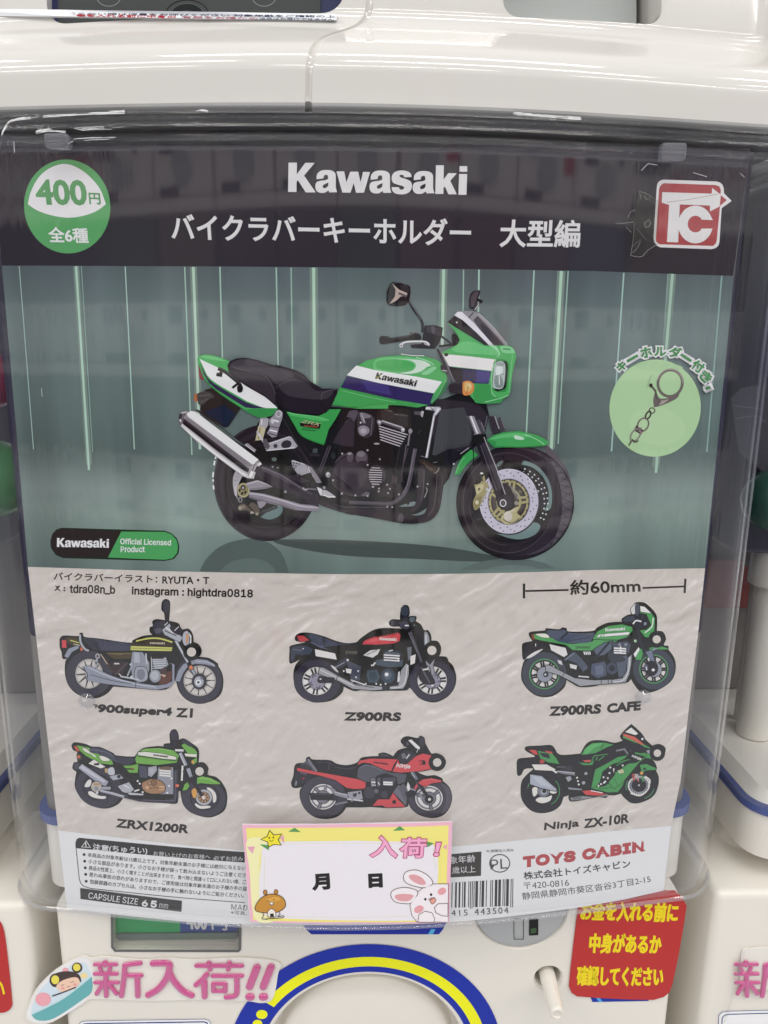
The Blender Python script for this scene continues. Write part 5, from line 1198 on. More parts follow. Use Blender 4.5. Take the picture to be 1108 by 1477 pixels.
A.p('332f38', '640,182 690,176 700,200 650,206', 1); A.p('55555f', '650,178 665,178 665,205 650,203'); A.p('454652', '690,185 740,178 760,210 740,230 700,215', 0, OL, .6); A.l('d8d8dc', '728,205 750,205', 2); A.p('3f4450', '706,105 730,94 748,108 748,140 730,150 708,140', 1); A.p('33343c', '715,150 745,150 740,185 715,185'); A.p('55606a', '755,160 785,158 780,180 760,185', 1); A.l('4d5a56', '775,200 800,215', 2.6); A.p('2b272c', '780,215 830,225 845,300 830,345 800,330', 1); A.l('55525c', '760,240 830,430', 3.4); A.l('75727c', '750,245 800,360', 1.2)
A.p('8f8f97', '838,245 858,245 870,290 860,330 840,330', 1, OL, .7); A.p('c5c5ca', '845,255 852,255 855,325 845,325')
lring(882, 346, 50, 26)
A.p('2b272c', '800,430! 860,385 960,385 978,408 900,410 840,440', 0); A.p('8d8d97', '845,400 870,425 900,390! 890,430 900,480 880,490 870,440 850,430', 0, OL, .7); A.p('2d2930', '820,430 850,440 900,520 880,540 830,530 805,490', 1); A.l('5b5964', '820,440 870,530', 2); A.e('c9c9cc', 885, 545, 9, 6); A.l('d6d4d6', '830,455 860,450', 2)
A.e('2b272c', 245, 515, 16); A.p('2f2b33', '235,490 330,500 320,530 240,530', 0); A.e('c9c9cc', 247, 508, 5)
A.build('key_holder_picture', poster)
# 3: green cafe racer
A.frame(730, 810, 3.957)
A.p(OL, '90,500! 92,470 110,460 150,452! 130,420 140,400 220,392 228,380 300,385 320,375 345,380 360,398 490,395 520,375 580,348 660,342! 660,325 690,305 712,300! 708,270 725,255 735,235 765,230 800,240 850,290 862,330 860,395! 895,400 912,440 900,475 925,480 925,500! 960,550 968,610 950,670 900,715 830,745 770,745 730,700 712,670! 690,690 620,695 560,695 500,712 420,715 370,690 345,675! 330,720 270,765 200,772 140,745 95,690 85,640 100,570 130,540! 115,555 95,555', 1)
for cx, cy, R, r1, ph in ((218, 640, 126, 70, 0), (842, 612, 118, 66, .2)):
    A.e('42454f', cx, cy, R, R-2, 0, 48); A.ring('4a9a55', cx, cy, r1+14, r1+14, 1.4, 0, 40); A.e(OL, cx, cy, r1+8, r1+8, 0, 36); A.e('cfcbc8', cx, cy, r1+2, r1+2, 0, 36); A.spokes(OL, cx, cy, 26, r1+4, 16, 2.4, ph, .1); A.e('8d909c', cx, cy, 44, 44, 0, 26, OL, .8)
A.p('2c2a32', '105,500! 110,470 200,468 240,480 200,505 130,545 105,550', 0); A.l('d5d3d3', '168,466 168,482', 1.2); A.p('d2cecc', '118,545 160,515 210,498 160,535 130,550', 1)
A.p('d6d2d0', '245,468! 340,490 352,530 330,545! 255,505!', 0, OL, .7)
A.p('4a9f55', '150,412! 225,405 250,430 340,462 380,468 490,455 500,440 640,448! 600,470 540,500 470,508 380,505 340,475 200,450 160,440!', 0, OL, .7); A.p('d9d6cc', '170,412 228,412 245,432 200,428', 1); A.p('8a4330', '143,415 158,412 164,440 150,445')
A.p('4b5366', '230,392 300,392 325,388 345,395 400,415 500,405 490,440 470,460 380,465 300,455 250,425', 1); A.l('2d303a', '352,402 310,440', 3); A.l('6b748a', '360,410 490,412', 1.2); A.l('30333f', '360,450 480,430', .8, 1)
for k in range(9): A.l('343846', [(370+k*14, 403), (372+k*14, 418)], .8)
A.p('4aa356', '490,440! 520,395 580,365 660,355 720,370 722,395 690,430 640,445 560,445!', 0, OL, .8); A.p('dddad8', '512,430! 530,412! 705,398! 700,416!', 0, OL, .5); A.l('4aa356', '535,430 545,410', 1.4); A.l('4aa356', '550,428 560,408', 1); A.logo('dfe6dc', (565, 396), (676, 388), 18)
A.t('3a4a30', 'Z900RS', (395, 495), (478, 495), 14, .02, lean=False)
A.p('5a6272', '495,500! 560,460 610,450 600,500 560,530 520,540', 0, OL, .8); A.l('2d303a', '500,560 590,455', 3.2); A.p('d6d4d4', '440,512 480,512 482,530 445,530'); 
for k in range(3): A.l('3a3d46', [(450+k*10, 512), (454+k*10, 530)], .8)
A.p('4d5462', '340,555 390,510 440,560 470,600 440,630 400,580', 0, OL, .8); A.p('d0cdcc', '360,580 405,590 400,615 365,605', 0, OL, .5); A.l('6b7280', '335,560 385,520', 2.6); A.p('c9c6c6', '292,560 315,565 322,590 300,580'); A.e('55596a', 450, 605, 12)
A.p('4f5668', '485,580! 560,565 580,600 570,650 520,665 480,640', 0, OL, .9); A.p('616a7c', '505,595 545,585 558,610 548,640 510,645', 0); A.e('454a58', 602, 606, 34, 36, 0, 24, OL, .8); A.e('2d2f38', 602, 606, 16, 18); A.p('555b6a', '620,540 690,530 700,640 640,660 630,600', 0, OL, .7); A.p('3a3d46', '580,520 620,505 680,560 600,570', 1)
A.p('4a4f5c', '600,460 690,450 710,470 700,520 620,520', 0, OL, .7)
for y_ in (490, 503, 516): A.l('d9d7d7', [(612, y_), (682, y_+4)], 2.2)
A.l('d9d7d7', '650,480 650,520', 2); A.e('888c98', 645, 470, 8); A.e('888c98', 680, 470, 8)
A.p('97989e', '222,585! 250,588 320,625 390,660 500,672 600,668 600,692 500,700 420,708 370,680 300,645 225,622!', 0, OL, .9); A.l(OL, '330,632 318,655', .9); A.l(OL, '540,672 540,695', .9); A.l(OL, '580,668 580,692', .9)
A.p('97989e', '690,545! 715,525 712,580 700,640 680,685 600,692 600,670 660,660 685,620', 0, OL, .8); A.l('cbcbd0', '704,540 692,630 660,675 610,682', 1.2, 1); A.l('c9c6c6', '410,650 470,655', 2)
A.p('3f4552', '665,335 690,312 730,310 735,330 700,345', 1, OL, .6); A.p('cfcdcd', '710,270 735,240 755,245 740,290 720,300', 1, OL, .6); A.p('4a4f5c', '735,250 755,238 760,290 740,310', 1)
A.p('43a052', '755,290! 790,280 830,295 850,320 845,400 830,435! 790,430 760,390! 800,385 825,360 800,300', 0, OL, .8); A.p('ddd9d7', '762,250! 790,255 830,295! 765,285!', 0, OL, .7); A.l('dde3da', '838,320 830,370 790,405', 1.6, 1); A.p('2d2f38', '752,300 800,310 810,350 770,380 740,350', 1); A.l('d5d5d8', '722,355 740,335 770,340', 2.2, 1); A.p('8a8f9c', '785,345 800,345 798,360 785,362'); A.l('2d2f38', '740,350 760,440 790,520', 4); A.e('a9d0a8', 737, 452, 8)
A.p('45a053', '735,560! 745,510 770,490 780,520 770,560!', 0, OL, .7); A.p('45a053', '815,490! 870,478 925,492 925,502! 850,502 815,512', 0, OL, .8); A.p('dfdcda', '725,525 755,485 760,500 735,545'); A.l('8d92a0', '820,515 860,490', 2.2); A.p('70778a', '790,510 830,500 845,560 838,580 820,560', 0, OL, .7); A.l('d8d6d8', '808,545 815,575', 2); A.e('2b2930', 825, 605, 40, 44); A.e('d8d8da', 836, 614, 9, 8); A.e('55596a', 795, 600, 12, 18); A.l('d8d6d8', '795,595 800,615', 1.4)
A.e('3a3d46', 225, 640, 16); A.e('d8d8da', 222, 640, 5)
lring(858, 442, 48, 23)
A.build('key_holder_picture', poster)
# 4: lime green roadster with brown engine cover
A.frame(80, 1030, 4.1037)
A.p(OL, '95,185! 115,165 180,175 215,190 270,195 345,230 360,242 460,250 480,235 520,200 600,188 640,190! 645,175 680,170! 676,120 690,92 715,90 730,120 732,150! 760,142 800,165 845,200 852,240 848,285! 880,285 908,320 900,355 950,370 985,400! 1012,450 1018,510 1000,570 940,605 880,608 800,580 755,530 740,455! 730,460 725,520 700,530 640,525 520,518 430,495 405,490! 375,530 320,555 260,555 190,530 140,480 115,420 125,340! 102,320 110,285 130,280 125,240! 130,225 105,210', 1)
A.e('3f3c47', 258, 432, 138, 118, 20, 48); A.e(OL, 250, 430, 90, 78, 20, 40); A.e('3a3742', 250, 430, 84, 72, 20, 36); A.p('d5d1cc', '175,420 190,395 205,385 215,395 205,425 180,430', 1); A.p('d5d1cc', '195,460 215,455 260,480 300,485 290,500 240,495 205,480', 1)
A.e('3f3c47', 880, 495, 132, 108, 12, 48); A.e(OL, 885, 490, 88, 80, 0, 40); A.e('3a3742', 885, 490, 82, 74, 0, 36); A.p('d5d1cc', '898,432 925,440 950,470 952,510 935,520 930,480 905,450', 1); A.p('d5d1cc', '830,525 860,540 910,540 915,552 860,558 830,540', 1)
A.e('a9a9ae', 880, 490, 50, 48, 0, 30, OL, .8); A.e('b48a68', 880, 490, 34, 32, 0, 24, OL, .6); A.spokes(OL, 880, 490, 16, 28, 8, 1.6); A.e('d5d3d2', 878, 490, 9); A.p('d99a3f', '808,445 830,432 840,450 838,485 820,495 808,470', 1, OL, .7)
A.p('c6543c', '108,190! 128,185 145,218 130,222!', 0, OL, .6); A.p('6aab3c', '125,180! 200,195 260,235 330,262 345,290 340,300! 260,290 180,245 145,215!', 0, OL, .8); A.p('dcdacb', '160,198 190,205 215,235 175,220', 1, OL, .5); A.p('dcdacb', '260,245 300,250 325,272 280,275', 1, OL, .5); A.l('dcdacb', '210,228 240,250', 2)
A.p('4a463c', '128,245 145,235 160,262 140,275', 0); A.e('b86a3c', 140, 250, 10); A.p('4a4752', '112,290 135,282 145,315 118,325', 1)
A.p('d6d2cc', '195,290! 230,265 300,310 270,320!', 0, OL, .6); A.p('2e2b30', '228,290 262,285 260,300 232,300')
A.p('474857', '205,205 230,195 300,210 345,240 360,250 465,262 450,290 420,300 350,275 260,235 215,225', 1); A.p('3a3b47', '350,255 460,265 445,292 400,295', 1); A.l('2b2a31', '260,215 270,235', .8); A.l('6b6c7c', '215,208 300,222 345,250', .9, 1)
A.p('6aab3c', '472,262! 490,222 530,200 620,196 700,210 735,240 720,285 600,300 480,290!', 0, OL, .8); A.p('dfdccd', '490,222! 530,218 640,230 720,250! 715,268 640,262 490,240!', 0, OL, .6); A.l('3a4a22', '488,245 640,266 718,272', 1); A.t('4a4232', 'Kawasaki', (582, 243), (668, 254), 13, .03, lean=False); A.l('8fc85f', '510,212 600,202 690,214', 1, 1)
A.p('6aab3c', '400,300! 440,300 495,290 490,345 440,345!', 0, OL, .8); A.l('2c2a28', '418,320 468,322', 2); A.l('c64f3c', '450,316 466,318', 1)
A.p('4a4c5a', '495,300! 545,305 550,375 500,372!', 0, OL, .7); A.p('9a9ba4', '550,310 600,300 605,330 570,370 550,360', 0, OL, .6); A.p('a5a6ae', '555,320 580,316 590,345 565,350', 1)
A.p('8d8e98', '610,310 700,308 705,470 600,470', 0, OL, .7); A.p('6b5a48', '620,312 660,305 690,312 680,325 630,325', 1); 
for y_ in (328, 342, 356): A.l('d5d3d2', [(618, y_), (685, y_+6)], 2.4)
A.p('a47a56', '515,400! 560,380 600,380 640,400 655,430 640,460 580,468 535,455 515,430', 1, OL, .9); A.l('5a4030', '530,440 600,430 640,440', .8, 1); A.e('8c6646', 585, 400, 16, 18, 0, 18, OL, .7); A.e('b48a64', 560, 402, 10, 10, 0, 14, OL, .5); A.l('c9a07a', '615,425 650,425', 2.6); A.l('c9a07a', '615,440 650,440', 2); A.e('c79d74', 545, 430, 14, 10)
A.p('3c3944', '350,440 410,485 520,500 640,505 700,490 700,330 728,320 728,480 710,520 640,520 500,512 400,488', 0); A.l('5b5864', '715,330 712,480 690,505 520,502', 1.4, 1); A.p('45424c', '330,440 430,470 440,490 380,480', 0)
A.p('c7a36a', '292,320 310,315 315,345 296,345', 0, OL, .5); A.p('b9bac2', '315,318 345,310 355,350 330,360 310,345', 1, OL, .6); A.p('a5a6b0', '320,365 400,345 412,375 345,390', 0, OL, .7); A.e('33303a', 378, 365, 11); A.l('2e2b32', '345,300 480,440', 3.4)
A.p('a9aab2', '370,420 440,395 470,440 440,465 400,455', 0, OL, .7); A.l('dcdce0', '405,412 440,430', 1.2); A.p('b5b6be', '430,455 530,465 520,475 440,472', 0, OL, .5); A.l('d5d3d2', '470,450 500,440', 2)
A.p('9a9ca8', '135,315! 160,288 320,395 300,425 260,410!', 0, OL, .9); A.p('b9bac4', '145,312 160,298 300,392 290,402', 0); A.p('3a3742', '300,425 320,395 350,430 330,450', 0)
A.e('b9b0a4', 245, 425, 32, 32, 0, 22, OL, .7); A.l('b88a5a', '230,410 265,410', 2.6); A.e('8a8b94', 245, 435, 14); A.e('c9c9cc', 250, 460, 8)
A.l('9c9da8', '275,432 330,432', 4); A.l('9c9da8', '270,445 340,462 410,482', 4.2); A.l(OL, '275,440 340,455 410,474', .7); A.l('c9c9d0', '272,444 340,458 408,478', 1)
A.p('dd6a4a', '712,408 735,408 735,425 712,428', 0, OL, .5)
for q in ((490, 390), (500, 410), (680, 345), (690, 375), (675, 420), (520, 455), (665, 460)): A.e('dcdad8', q[0], q[1], 6, n=8)
A.p('2f2d35', '650,180 690,176 705,195 660,200', 1); A.p('3a3842', '683,110 695,98 716,100 724,125 720,150 690,150', 1); A.p('2f2d35', '695,150 720,150 716,190 695,185'); A.l('d5d3d2', '710,210 760,212', 3); A.p('6aab3c', '745,180! 770,165 830,205 842,225! 840,280 815,300 805,270 835,255 770,250! 780,225 760,200', 0, OL, .8); A.p('3a3b47', '750,155 775,150 815,185 800,190 765,170', 1); A.p('dddac9', '765,228 840,232 838,252 770,246', 0, OL, .5); A.e('e0913f', 815, 280, 9)
A.l('9a9ca8', '740,225 775,300', 4.6); A.l('9a9ca8', '785,320 805,370', 5.2); A.l('2e2b32', '800,370 870,480', 5); A.l('c9c9d0', '738,228 770,300', 1); A.l('d5d3d2', '755,300 750,390', 2.6); A.l('2e2b32', '760,330 790,440', 2.4)
lring(855, 335, 50, 25)
A.p('6aab3c', '838,372! 870,362 920,372 975,400 980,412! 920,412 860,405 840,412!', 0, OL, .8); A.p('6aab3c', '752,450! 765,410 785,395 798,420 780,445!', 0, OL, .8); A.l('93ca66', '850,375 900,378 960,402', 1, 1)
A.build('key_holder_picture', poster)
# 5: red sport tourer with dark panels
A.frame(400, 1040, 3.957)
A.p(OL, '78,350! 92,310 98,260 115,240 160,235 165,210 185,202 205,218 300,222 340,242 400,250 455,235 480,208 530,200 580,198! 578,185 610,178 645,190 660,200! 690,165 740,150! 705,120 715,95 745,85 800,95 815,82 840,95 848,130 880,185! 915,183 950,205 963,235 945,270 900,280 880,275! 840,285 800,290! 850,310 900,308 940,325 945,340! 985,380 998,440 980,500 940,540 880,552 810,535 765,500 750,470! 735,490 620,495 540,490 480,492 430,492 395,492! 370,525 330,550 270,558 210,545 160,505 132,450 128,400 140,375! 110,382 85,375', 1)
A.e('45414c', 262, 432, 130, 118, 8, 48); A.e('45414c', 872, 440, 122, 106, 0, 48); A.p('55515a', '930,350 980,380 992,440 975,500 935,530 960,470 960,400', 1)
for cx, cy, rx, ry in ((262, 430, 82, 78), (866, 438, 84, 76)):
    A.e(OL, cx, cy, rx, ry, 0, 40); A.e('cfccca', cx, cy, rx-5, ry-5, 0, 40); A.e('8d8b96', cx, cy, rx-14, ry-14, 0, 36, OL, .7); A.e('dad6d4', cx, cy, rx-22, ry-22, 0, 32)
    for k in range(3):
        t_ = math.radians(90+k*120+(20 if cx < 500 else -10)); A.l(OL, [(cx, cy), (cx+(rx-8)*math.cos(t_), cy+(ry-8)*math.sin(t_))], 5.2); A.l('77757f', [(cx, cy), (cx+(rx-8)*math.cos(t_), cy+(ry-8)*math.sin(t_))], 3.4)
    A.e('77757f', cx, cy, 40, 38, 0, 26, OL, .8)
A.p('2b272d', '185,405! 315,410 330,450 190,445!', 0); A.p('39353c', '318,412 345,415 350,448 325,452', 0); A.l('4d4952', '195,412 310,418', 1)
A.p('d3434a', '110,262! 220,285 350,308 460,328 508,345! 505,385 440,388 395,380! 330,335 240,310 115,285!', 0, OL, .8); A.p('55555e', '170,225 200,240 230,285 215,285 150,262 130,250', 0, OL, .6); A.l('77757f', '175,215 225,285', 3.4); A.p('3c3a42', '125,255 160,240 200,265 195,275 130,262', 0)
A.p('2b272d', '200,225 300,228 340,248 400,258 455,248 462,280 440,305 380,310 300,290 230,270', 1); A.l('4d4952', '300,232 290,280', 1); A.l('4a4750', '225,232 290,236 330,255', 1, 1); A.l('4a4750', '330,260 400,270 450,260', 1, 1)
A.p('34313a', '105,285 200,310 175,345 130,360 95,370 100,330', 0); A.l('8a8890', '110,340 105,365', 2); A.l('55525c', '130,290 170,300', 3); A.e('8f2f34', 150, 325, 7)
A.p('d3434a', '455,250! 470,222 530,210 640,212 690,215! 670,240 650,285! 600,275 530,240 490,235!', 0, OL, .8); A.t('3c1f24', 'Kawasaki', (550, 236), (632, 248), 12, .03, lean=False)
A.p('55555f', '460,265! 500,240 550,250 640,288 680,292 740,300 730,345 690,360 660,310 620,295 570,310 540,345 505,345 455,320', 0, OL, .8); A.l('74747e', '470,262 520,248 600,278', 1, 1)
A.p('d3434a', '690,215! 700,240 740,240 790,195 830,180 880,190 885,270! 800,285 700,292 655,285!', 0, OL, .8); A.t('e6d6d4', 'Ninja', (676, 264), (754, 272), 30, .025, slant=.2, lean=False); A.p('2b2228', '805,222 830,218 846,225 846,245 815,246', 0); A.p('c23840', '806,224 826,221 828,240 812,242')
A.p('39373f', '690,200 720,165 770,175 790,190 740,235 700,225', 1); A.p('6b6a74', '705,185 725,175 740,200 715,215', 0, OL, .6); A.l('b9b9c0', '735,210 755,185', 2); A.p('2b272d', '715,110 750,92 830,130 840,165 800,180 760,150 720,140', 0); A.p('d8d6d6', '745,105! 765,100 815,145! 812,160 790,150!', 0, OL, .5); A.p('55525c', '735,120 745,115 752,130 740,135'); A.p('3f3d46', '808,95 825,88 840,100 842,130 825,150 812,130', 1); A.l('d5d5d8', '805,150 795,175', .8); A.l('2b272d', '820,140 860,185', 2)
A.p('3c3a42', '585,200 590,185 635,190 645,202', 0); A.l('55525c', '595,190 630,196', 1)
A.p('2d2a31', '490,390! 540,330 590,310 640,300 680,315 690,360 650,400 640,440 560,450 490,430', 0); A.p('6b6a74', '532,320 560,318 565,370 535,372', 0, OL, .6); A.l('d5d3d4', '536,345 560,345', 2); A.l('b9b9c0', '538,360 562,362', 1.4); A.p('55525c', '570,320 590,318 585,370 570,372', 0); A.l('b9c5c5', '575,345 585,360', 1.6)
A.p('4d4a54', '600,320 670,315 680,330 660,365 600,360', 0, OL, .6)
for y_ in (345, 356): A.l('d8d6d6', [(605, y_), (658, y_+2)], 2.4)
A.e('4a4751', 565, 395, 18, 18, 0, 20, OL, .7); A.e('6b6a74', 565, 395, 9); A.p('413e47', '500,380 545,375 550,430 505,430', 1); A.e('413e47', 610, 415, 22, 22, 0, 20, OL, .7)
A.p('8d8b96', '300,375 325,380 345,405 420,410 430,435 400,440 330,420', 0, OL, .7); A.p('9a98a2', '400,400 480,390 490,440 450,450 410,445', 0, OL, .7); A.p('3a3740', '430,410 455,405 452,425 435,430'); A.e('3a3740', 468, 405, 7); A.l('c5c3ca', '400,440 490,450', 2); A.l('8d8b96', '430,435 425,455', 2); A.l('b5b3bb', '330,400 400,418', 1.6); A.p('8a8894', '270,365 285,360 280,400 265,395', 0, OL, .5); A.l('77757f', '330,470 400,455', 3)
A.p('d3434a', '540,480! 575,440 640,440 660,400! 690,440 735,485! 620,490 600,478!', 0, OL, .8); A.p('6b6a74', '660,400! 690,360 735,370 735,480!', 0, OL, .7); A.e('2b2228', 667, 456, 11); A.p('5b5a64', '690,375 720,350 745,380 738,470', 0)
A.p('d5d3d4', '738,370 745,340 755,360 760,385 745,395', 0); A.p('2d2a31', '730,400 780,385 800,410 770,430 735,425', 0); A.l('8d8b96', '755,378 790,390', 2)
A.l('6b6f78', '768,285 800,335', 4.4); A.l('aeb4ba', '765,290 785,320', 1); A.l('2b272d', '795,330 865,440', 5.2); A.l('55525c', '790,340 850,430', 1); A.p('d3434a', '800,345! 830,325 880,318 935,330 940,342! 880,350 845,370 820,360', 0, OL, .8); A.l('e2666b', '830,333 880,326 930,336', 1, 1); A.p('d3434a', '780,375 795,350 802,365 788,385'); A.e('2b272d', 866, 440, 24); A.e('d8d6d6', 868, 440, 8); A.l('8d8b96', '815,410 825,440', 3)
lring(912, 232, 49, 24)
A.build('key_holder_picture', poster)
# 6: green and black superbike
A.frame(730, 1030, 4.1037)
A.p(OL, '62,285! 75,262 130,255 170,248 115,215 120,190 200,185 265,182 290,205 305,230 340,240 440,232! 470,180 510,155 580,155 640,168 690,155! 675,125 735,62 750,65 800,110 822,145 865,185! 905,175 940,195 942,225 920,262 880,272 860,262! 880,285 892,315 885,330! 903,370 898,430 860,490 800,522 740,525 695,490 680,470! 640,480 605,480 590,495 540,490 430,512 380,515 368,490 370,480 340,490! 320,540 270,575 200,585 140,565 95,510 85,450 95,390 135,345! 160,320 110,325 90,358 66,358', 1)
A.e('2b292e', 218, 452, 128, 122, 0, 48); A.e('2b292e', 793, 425, 104, 92, -8, 48); A.ring('3f8a52', 218, 452, 98, 92, 1.3, 0, 30, -40, 60); A.ring('3f8a52', 218, 452, 92, 86, 1.3, 0, 20, 190, 235); A.ring('3f8a52', 793, 425, 84, 76, 1.3, -8, 30, 20, 80); A.ring('3f8a52', 793, 425, 84, 76, 1.3, -8, 20, 170, 215)
A.p('d6d2cc', '155,440 175,430 195,450 170,485 158,475', 1); A.p('d6d2cc', '175,505 200,490 240,490 270,480 260,510 220,525 190,520', 1); A.p('d6d2cc', '240,430 300,455 280,470 250,455', 1)
A.e('7a7d88', 222, 455, 36, 34, 0, 24, OL, .8); A.e('9a9da8', 222, 458, 22, 20, 0, 20, OL, .6); A.e(OL, 225, 452, 12)
A.e('d0cdcb', 785, 420, 66, 56, -8, 36); A.e('8d8f98', 785, 420, 58, 48, -8, 36); A.spokes(OL, 785, 420, 46, 54, 22, 1.2); A.e('2b292e', 785, 418, 44, 40, 0, 30); A.l('d6d2cc', '820,365 850,390 840,430', 2, 1); A.l('d6d2cc', '735,465 790,480 830,455', 2, 1); A.e('c9c9cc', 785, 418, 5)
A.p('2b292e', '70,290 150,262 260,290 200,320 100,320 80,352 70,352', 0)
A.p('d6d2cc', '150,295! 240,295 295,325 280,335 170,330!', 0, OL, .6)
A.p('cf4a45', '132,208! 178,210 190,240 165,238!', 0, OL, .6); A.p('42984f', '185,212! 275,232 300,262 318,295! 250,285 200,262!', 0, OL, .8); A.p('33303a', '195,225 250,232 262,262 215,250', 0); A.p('cf4a45', '225,210 268,218 275,232 240,225'); A.e('b5453f', 212, 278, 16, 14, 0, 16, OL, .5); A.p('2b292e', '125,198 200,188 265,190 290,215 270,220 200,208', 0)
A.p('42984f', '438,250! 465,200 510,168 580,165 640,180! 600,195 540,225 480,260!', 0, OL, .8); A.p('55b062', '460,225 490,185 540,172 575,172 520,200 480,235', 1); A.l(OL, '575,170 560,205', .8); A.p('2b292e', '440,240 540,228 640,185 700,175 720,230 600,300 520,310 400,300 330,260', 0)
A.p('42984f', '430,285 490,290 520,270 510,298 460,300', 0); A.p('d05a4a', '455,272 500,268 500,280 465,282')
A.l('42984f', '505,275 520,245 600,235', 1.2); A.l('42984f', '530,272 540,250', 1.4); A.l('42984f', '545,272 580,245', 1.2)
A.p('42984f', '525,325! 600,285 660,250 720,240 700,262 620,300 570,340 555,400 520,440 500,440!', 0, OL, .8); A.p('42984f', '500,435! 640,400 700,340 715,360 690,420 660,460 600,462!', 0, OL, .8); A.p('42984f', '640,345! 720,290 780,255 800,225! 840,225 830,250 790,280 740,340 690,400 640,440 600,400', 0, OL, .7)
A.p('2b292e', '560,370 620,310 660,300 640,360 590,420 550,430', 0); A.p('2b292e', '740,240 800,230 820,250 770,285 720,290', 0); A.t('dddad6', 'Ninja', (738, 252), (792, 272), 20, .03, slant=.2, lean=False); A.l('42984f', '640,285 730,265', 1.2); A.l('42984f', '650,300 700,275', 1); A.p('b5d0a8', '655,330 690,320 700,345 665,350', 0, OL, .5); A.l('d5a04a', '672,325 690,345', 1.6); A.p('d6d2cc', '630,320 640,315 636,345'); A.l('37804a', '545,440 630,430', 1.6); A.l('2a6a3a', '660,420 640,380', .8)
for q in ((560, 410), (578, 402), (545, 420), (575, 370), (600, 375), (610, 345), (585, 395), (472, 350), (458, 405), (425, 395), (420, 375), (430, 415), (615, 312), (688, 300)): A.e('d6d4d2', q[0], q[1], 6, n=8)
A.e('9a9ca4', 472, 350, 9); A.e('9a9ca4', 458, 405, 10)
A.p('3a3940', '310,330 380,295 400,330 340,350', 0, OL, .6); A.p('77787f', '300,340 405,345 410,362 330,352', 0, OL, .5); A.p('9a9ca4', '350,370 380,362 388,385 365,400', 0, OL, .5); A.p('8a8c94', '365,430 450,440 450,450 370,445', 0, OL, .5); A.l('d6d4d2', '300,345 270,325', 2.4); A.l('b5b6bc', '405,345 300,335', 1.4); A.l('55555c', '300,310 350,310', 2)
A.p('a3a8b5', '140,352! 210,362 300,440 295,455 205,435 140,412!', 0, OL, .9); A.p('b9bec9', '150,360 205,370 280,435 200,415', 0)
A.p('d2433f', '445,450! 490,445 600,470! 540,480 470,475!', 0, OL, .6); A.l('e5e0dc', '500,448 570,462', 1.2); A.p('8a8a8c', '375,490! 440,478 520,485 605,468! 600,482 540,486 430,505 385,508!', 0, OL, .6); A.p('6b6b70', '388,488 450,480 440,500 395,504', 0)
A.l('77787f', '650,215 700,205 720,235', 2.6); A.l('9a9ca4', '735,215 755,195', 2)
A.p('d9d6d2', '700,105! 740,75 785,115! 765,125!', 0, OL, 1); A.p('42984f', '690,118! 760,130 790,160 850,195 855,205! 800,190 740,160 690,140!', 0, OL, .7); A.p('d05a4a', '690,112 760,132 820,180 800,178 740,148 695,128'); A.p('2b292e', '775,120 810,125 818,150 785,150', 1); A.e('d5d3d2', 805, 145, 7); A.p('2b292e', '690,150 780,170 840,205 830,225 740,215 680,180', 0); A.l('42984f', '760,225 820,240', 2.4); A.p('9a9ca4', '825,212 845,205 860,235 840,235', 0, OL, .5); A.p('42984f', '830,225 860,240 855,260 820,255', 0, OL, .5)
A.p('42984f', '788,295! 830,290 885,315 888,328! 830,330 800,345!', 0, OL, .8); A.e(OL, 818, 320, 9, 7); A.e('d59a4a', 800, 345, 10); A.l('42984f', '805,360 808,395', 2.6); A.l('c0564a', '748,350 755,390', 2.2); A.l('d5b0a0', '762,350 770,375', 2.6); A.l('9a9ca4', '775,350 780,385', 2.6); A.l('c0564a', '770,380 785,395', 1.6)
lring(892, 226, 46, 22)
A.build('key_holder_picture', poster)
# ================================================================ stickers and cards
def slab(name, surf, pts, th, mat, parent=None):
    """thin real sheet: front and back faces with an edge, outline in picture pixels, following the bent surface"""
    a = Art(surf, lambda m: m); a.p(mat, [(p[0], p[1]) for p in pts]); n = len(a.v)
    back = [(x, y+th, z) for x, y, z in a.v]
    cnt = {}
    for f in a.f:
        for i, j in zip(f, f[1:]+f[:1]): cnt[(i, j)] = cnt.get((i, j), 0)+1
    rim = [(i, j) for (i, j) in cnt if (j, i) not in cnt]
    faces = a.f+[[n+i for i in reversed(f)] for f in a.f]+[[i, n+i, n+j, j] for i, j in rim]
    return mesh_obj(name, a.v+back, faces, mat, parent)
# --- arrival card taped on the cover
ccard = thing('arrival_card', 'yellow edged arrival card with rabbit drawing stuck across the bottom of the cover', 'card', (0, 0, -.137))
CS = Curved(.0042)
FCd = (340, 1170, 3.4625)
def q4(fr, pts): return [(fr[0]+x/fr[2], fr[1]+y/fr[2]) for x, y in pts]
cp = q4(FCd, [(32, 66), (300, 66), (600, 62), (850, 56), (1082, 52), (1078, 200), (1070, 400), (1066, 556), (900, 556), (600, 560), (300, 558), (72, 553), (58, 400), (44, 200)])
paper = plain('arrival_paper', [c/.98 for c in lin('e2d8de')], .45, spec=.3)
slab('paper', CS, cp, .0004, paper, ccard)
a = Art(CS, dry, base=.00001); a.frame(*FCd)
a.p('e9b3c6', '33,67! 600,63 1081,53! 1066,555! 600,559 73,552! 45,200')
a.p('ece282', '52,84! 300,82 600,80 1064,70! 1056,280 1052,548! 600,553 88,543! 72,330')
a.p('efe9b4', '60,140 70,300 95,535 200,548 150,520 120,300 130,200 200,150', 1)
a.p('e6e2e8', '128,230! 130,195 150,165 185,152 300,150 600,146 900,152 985,165 1010,200 1012,300 1005,420 990,500 960,535 900,545 600,545 250,535 165,528 135,510 120,460 118,350', 0)
for k in range(46): a.l('cfc98a', [(210+k*16, 163-4*math.sin(k/45*3.1)), (219+k*16, 163-4*math.sin(k/45*3.1))], .5)
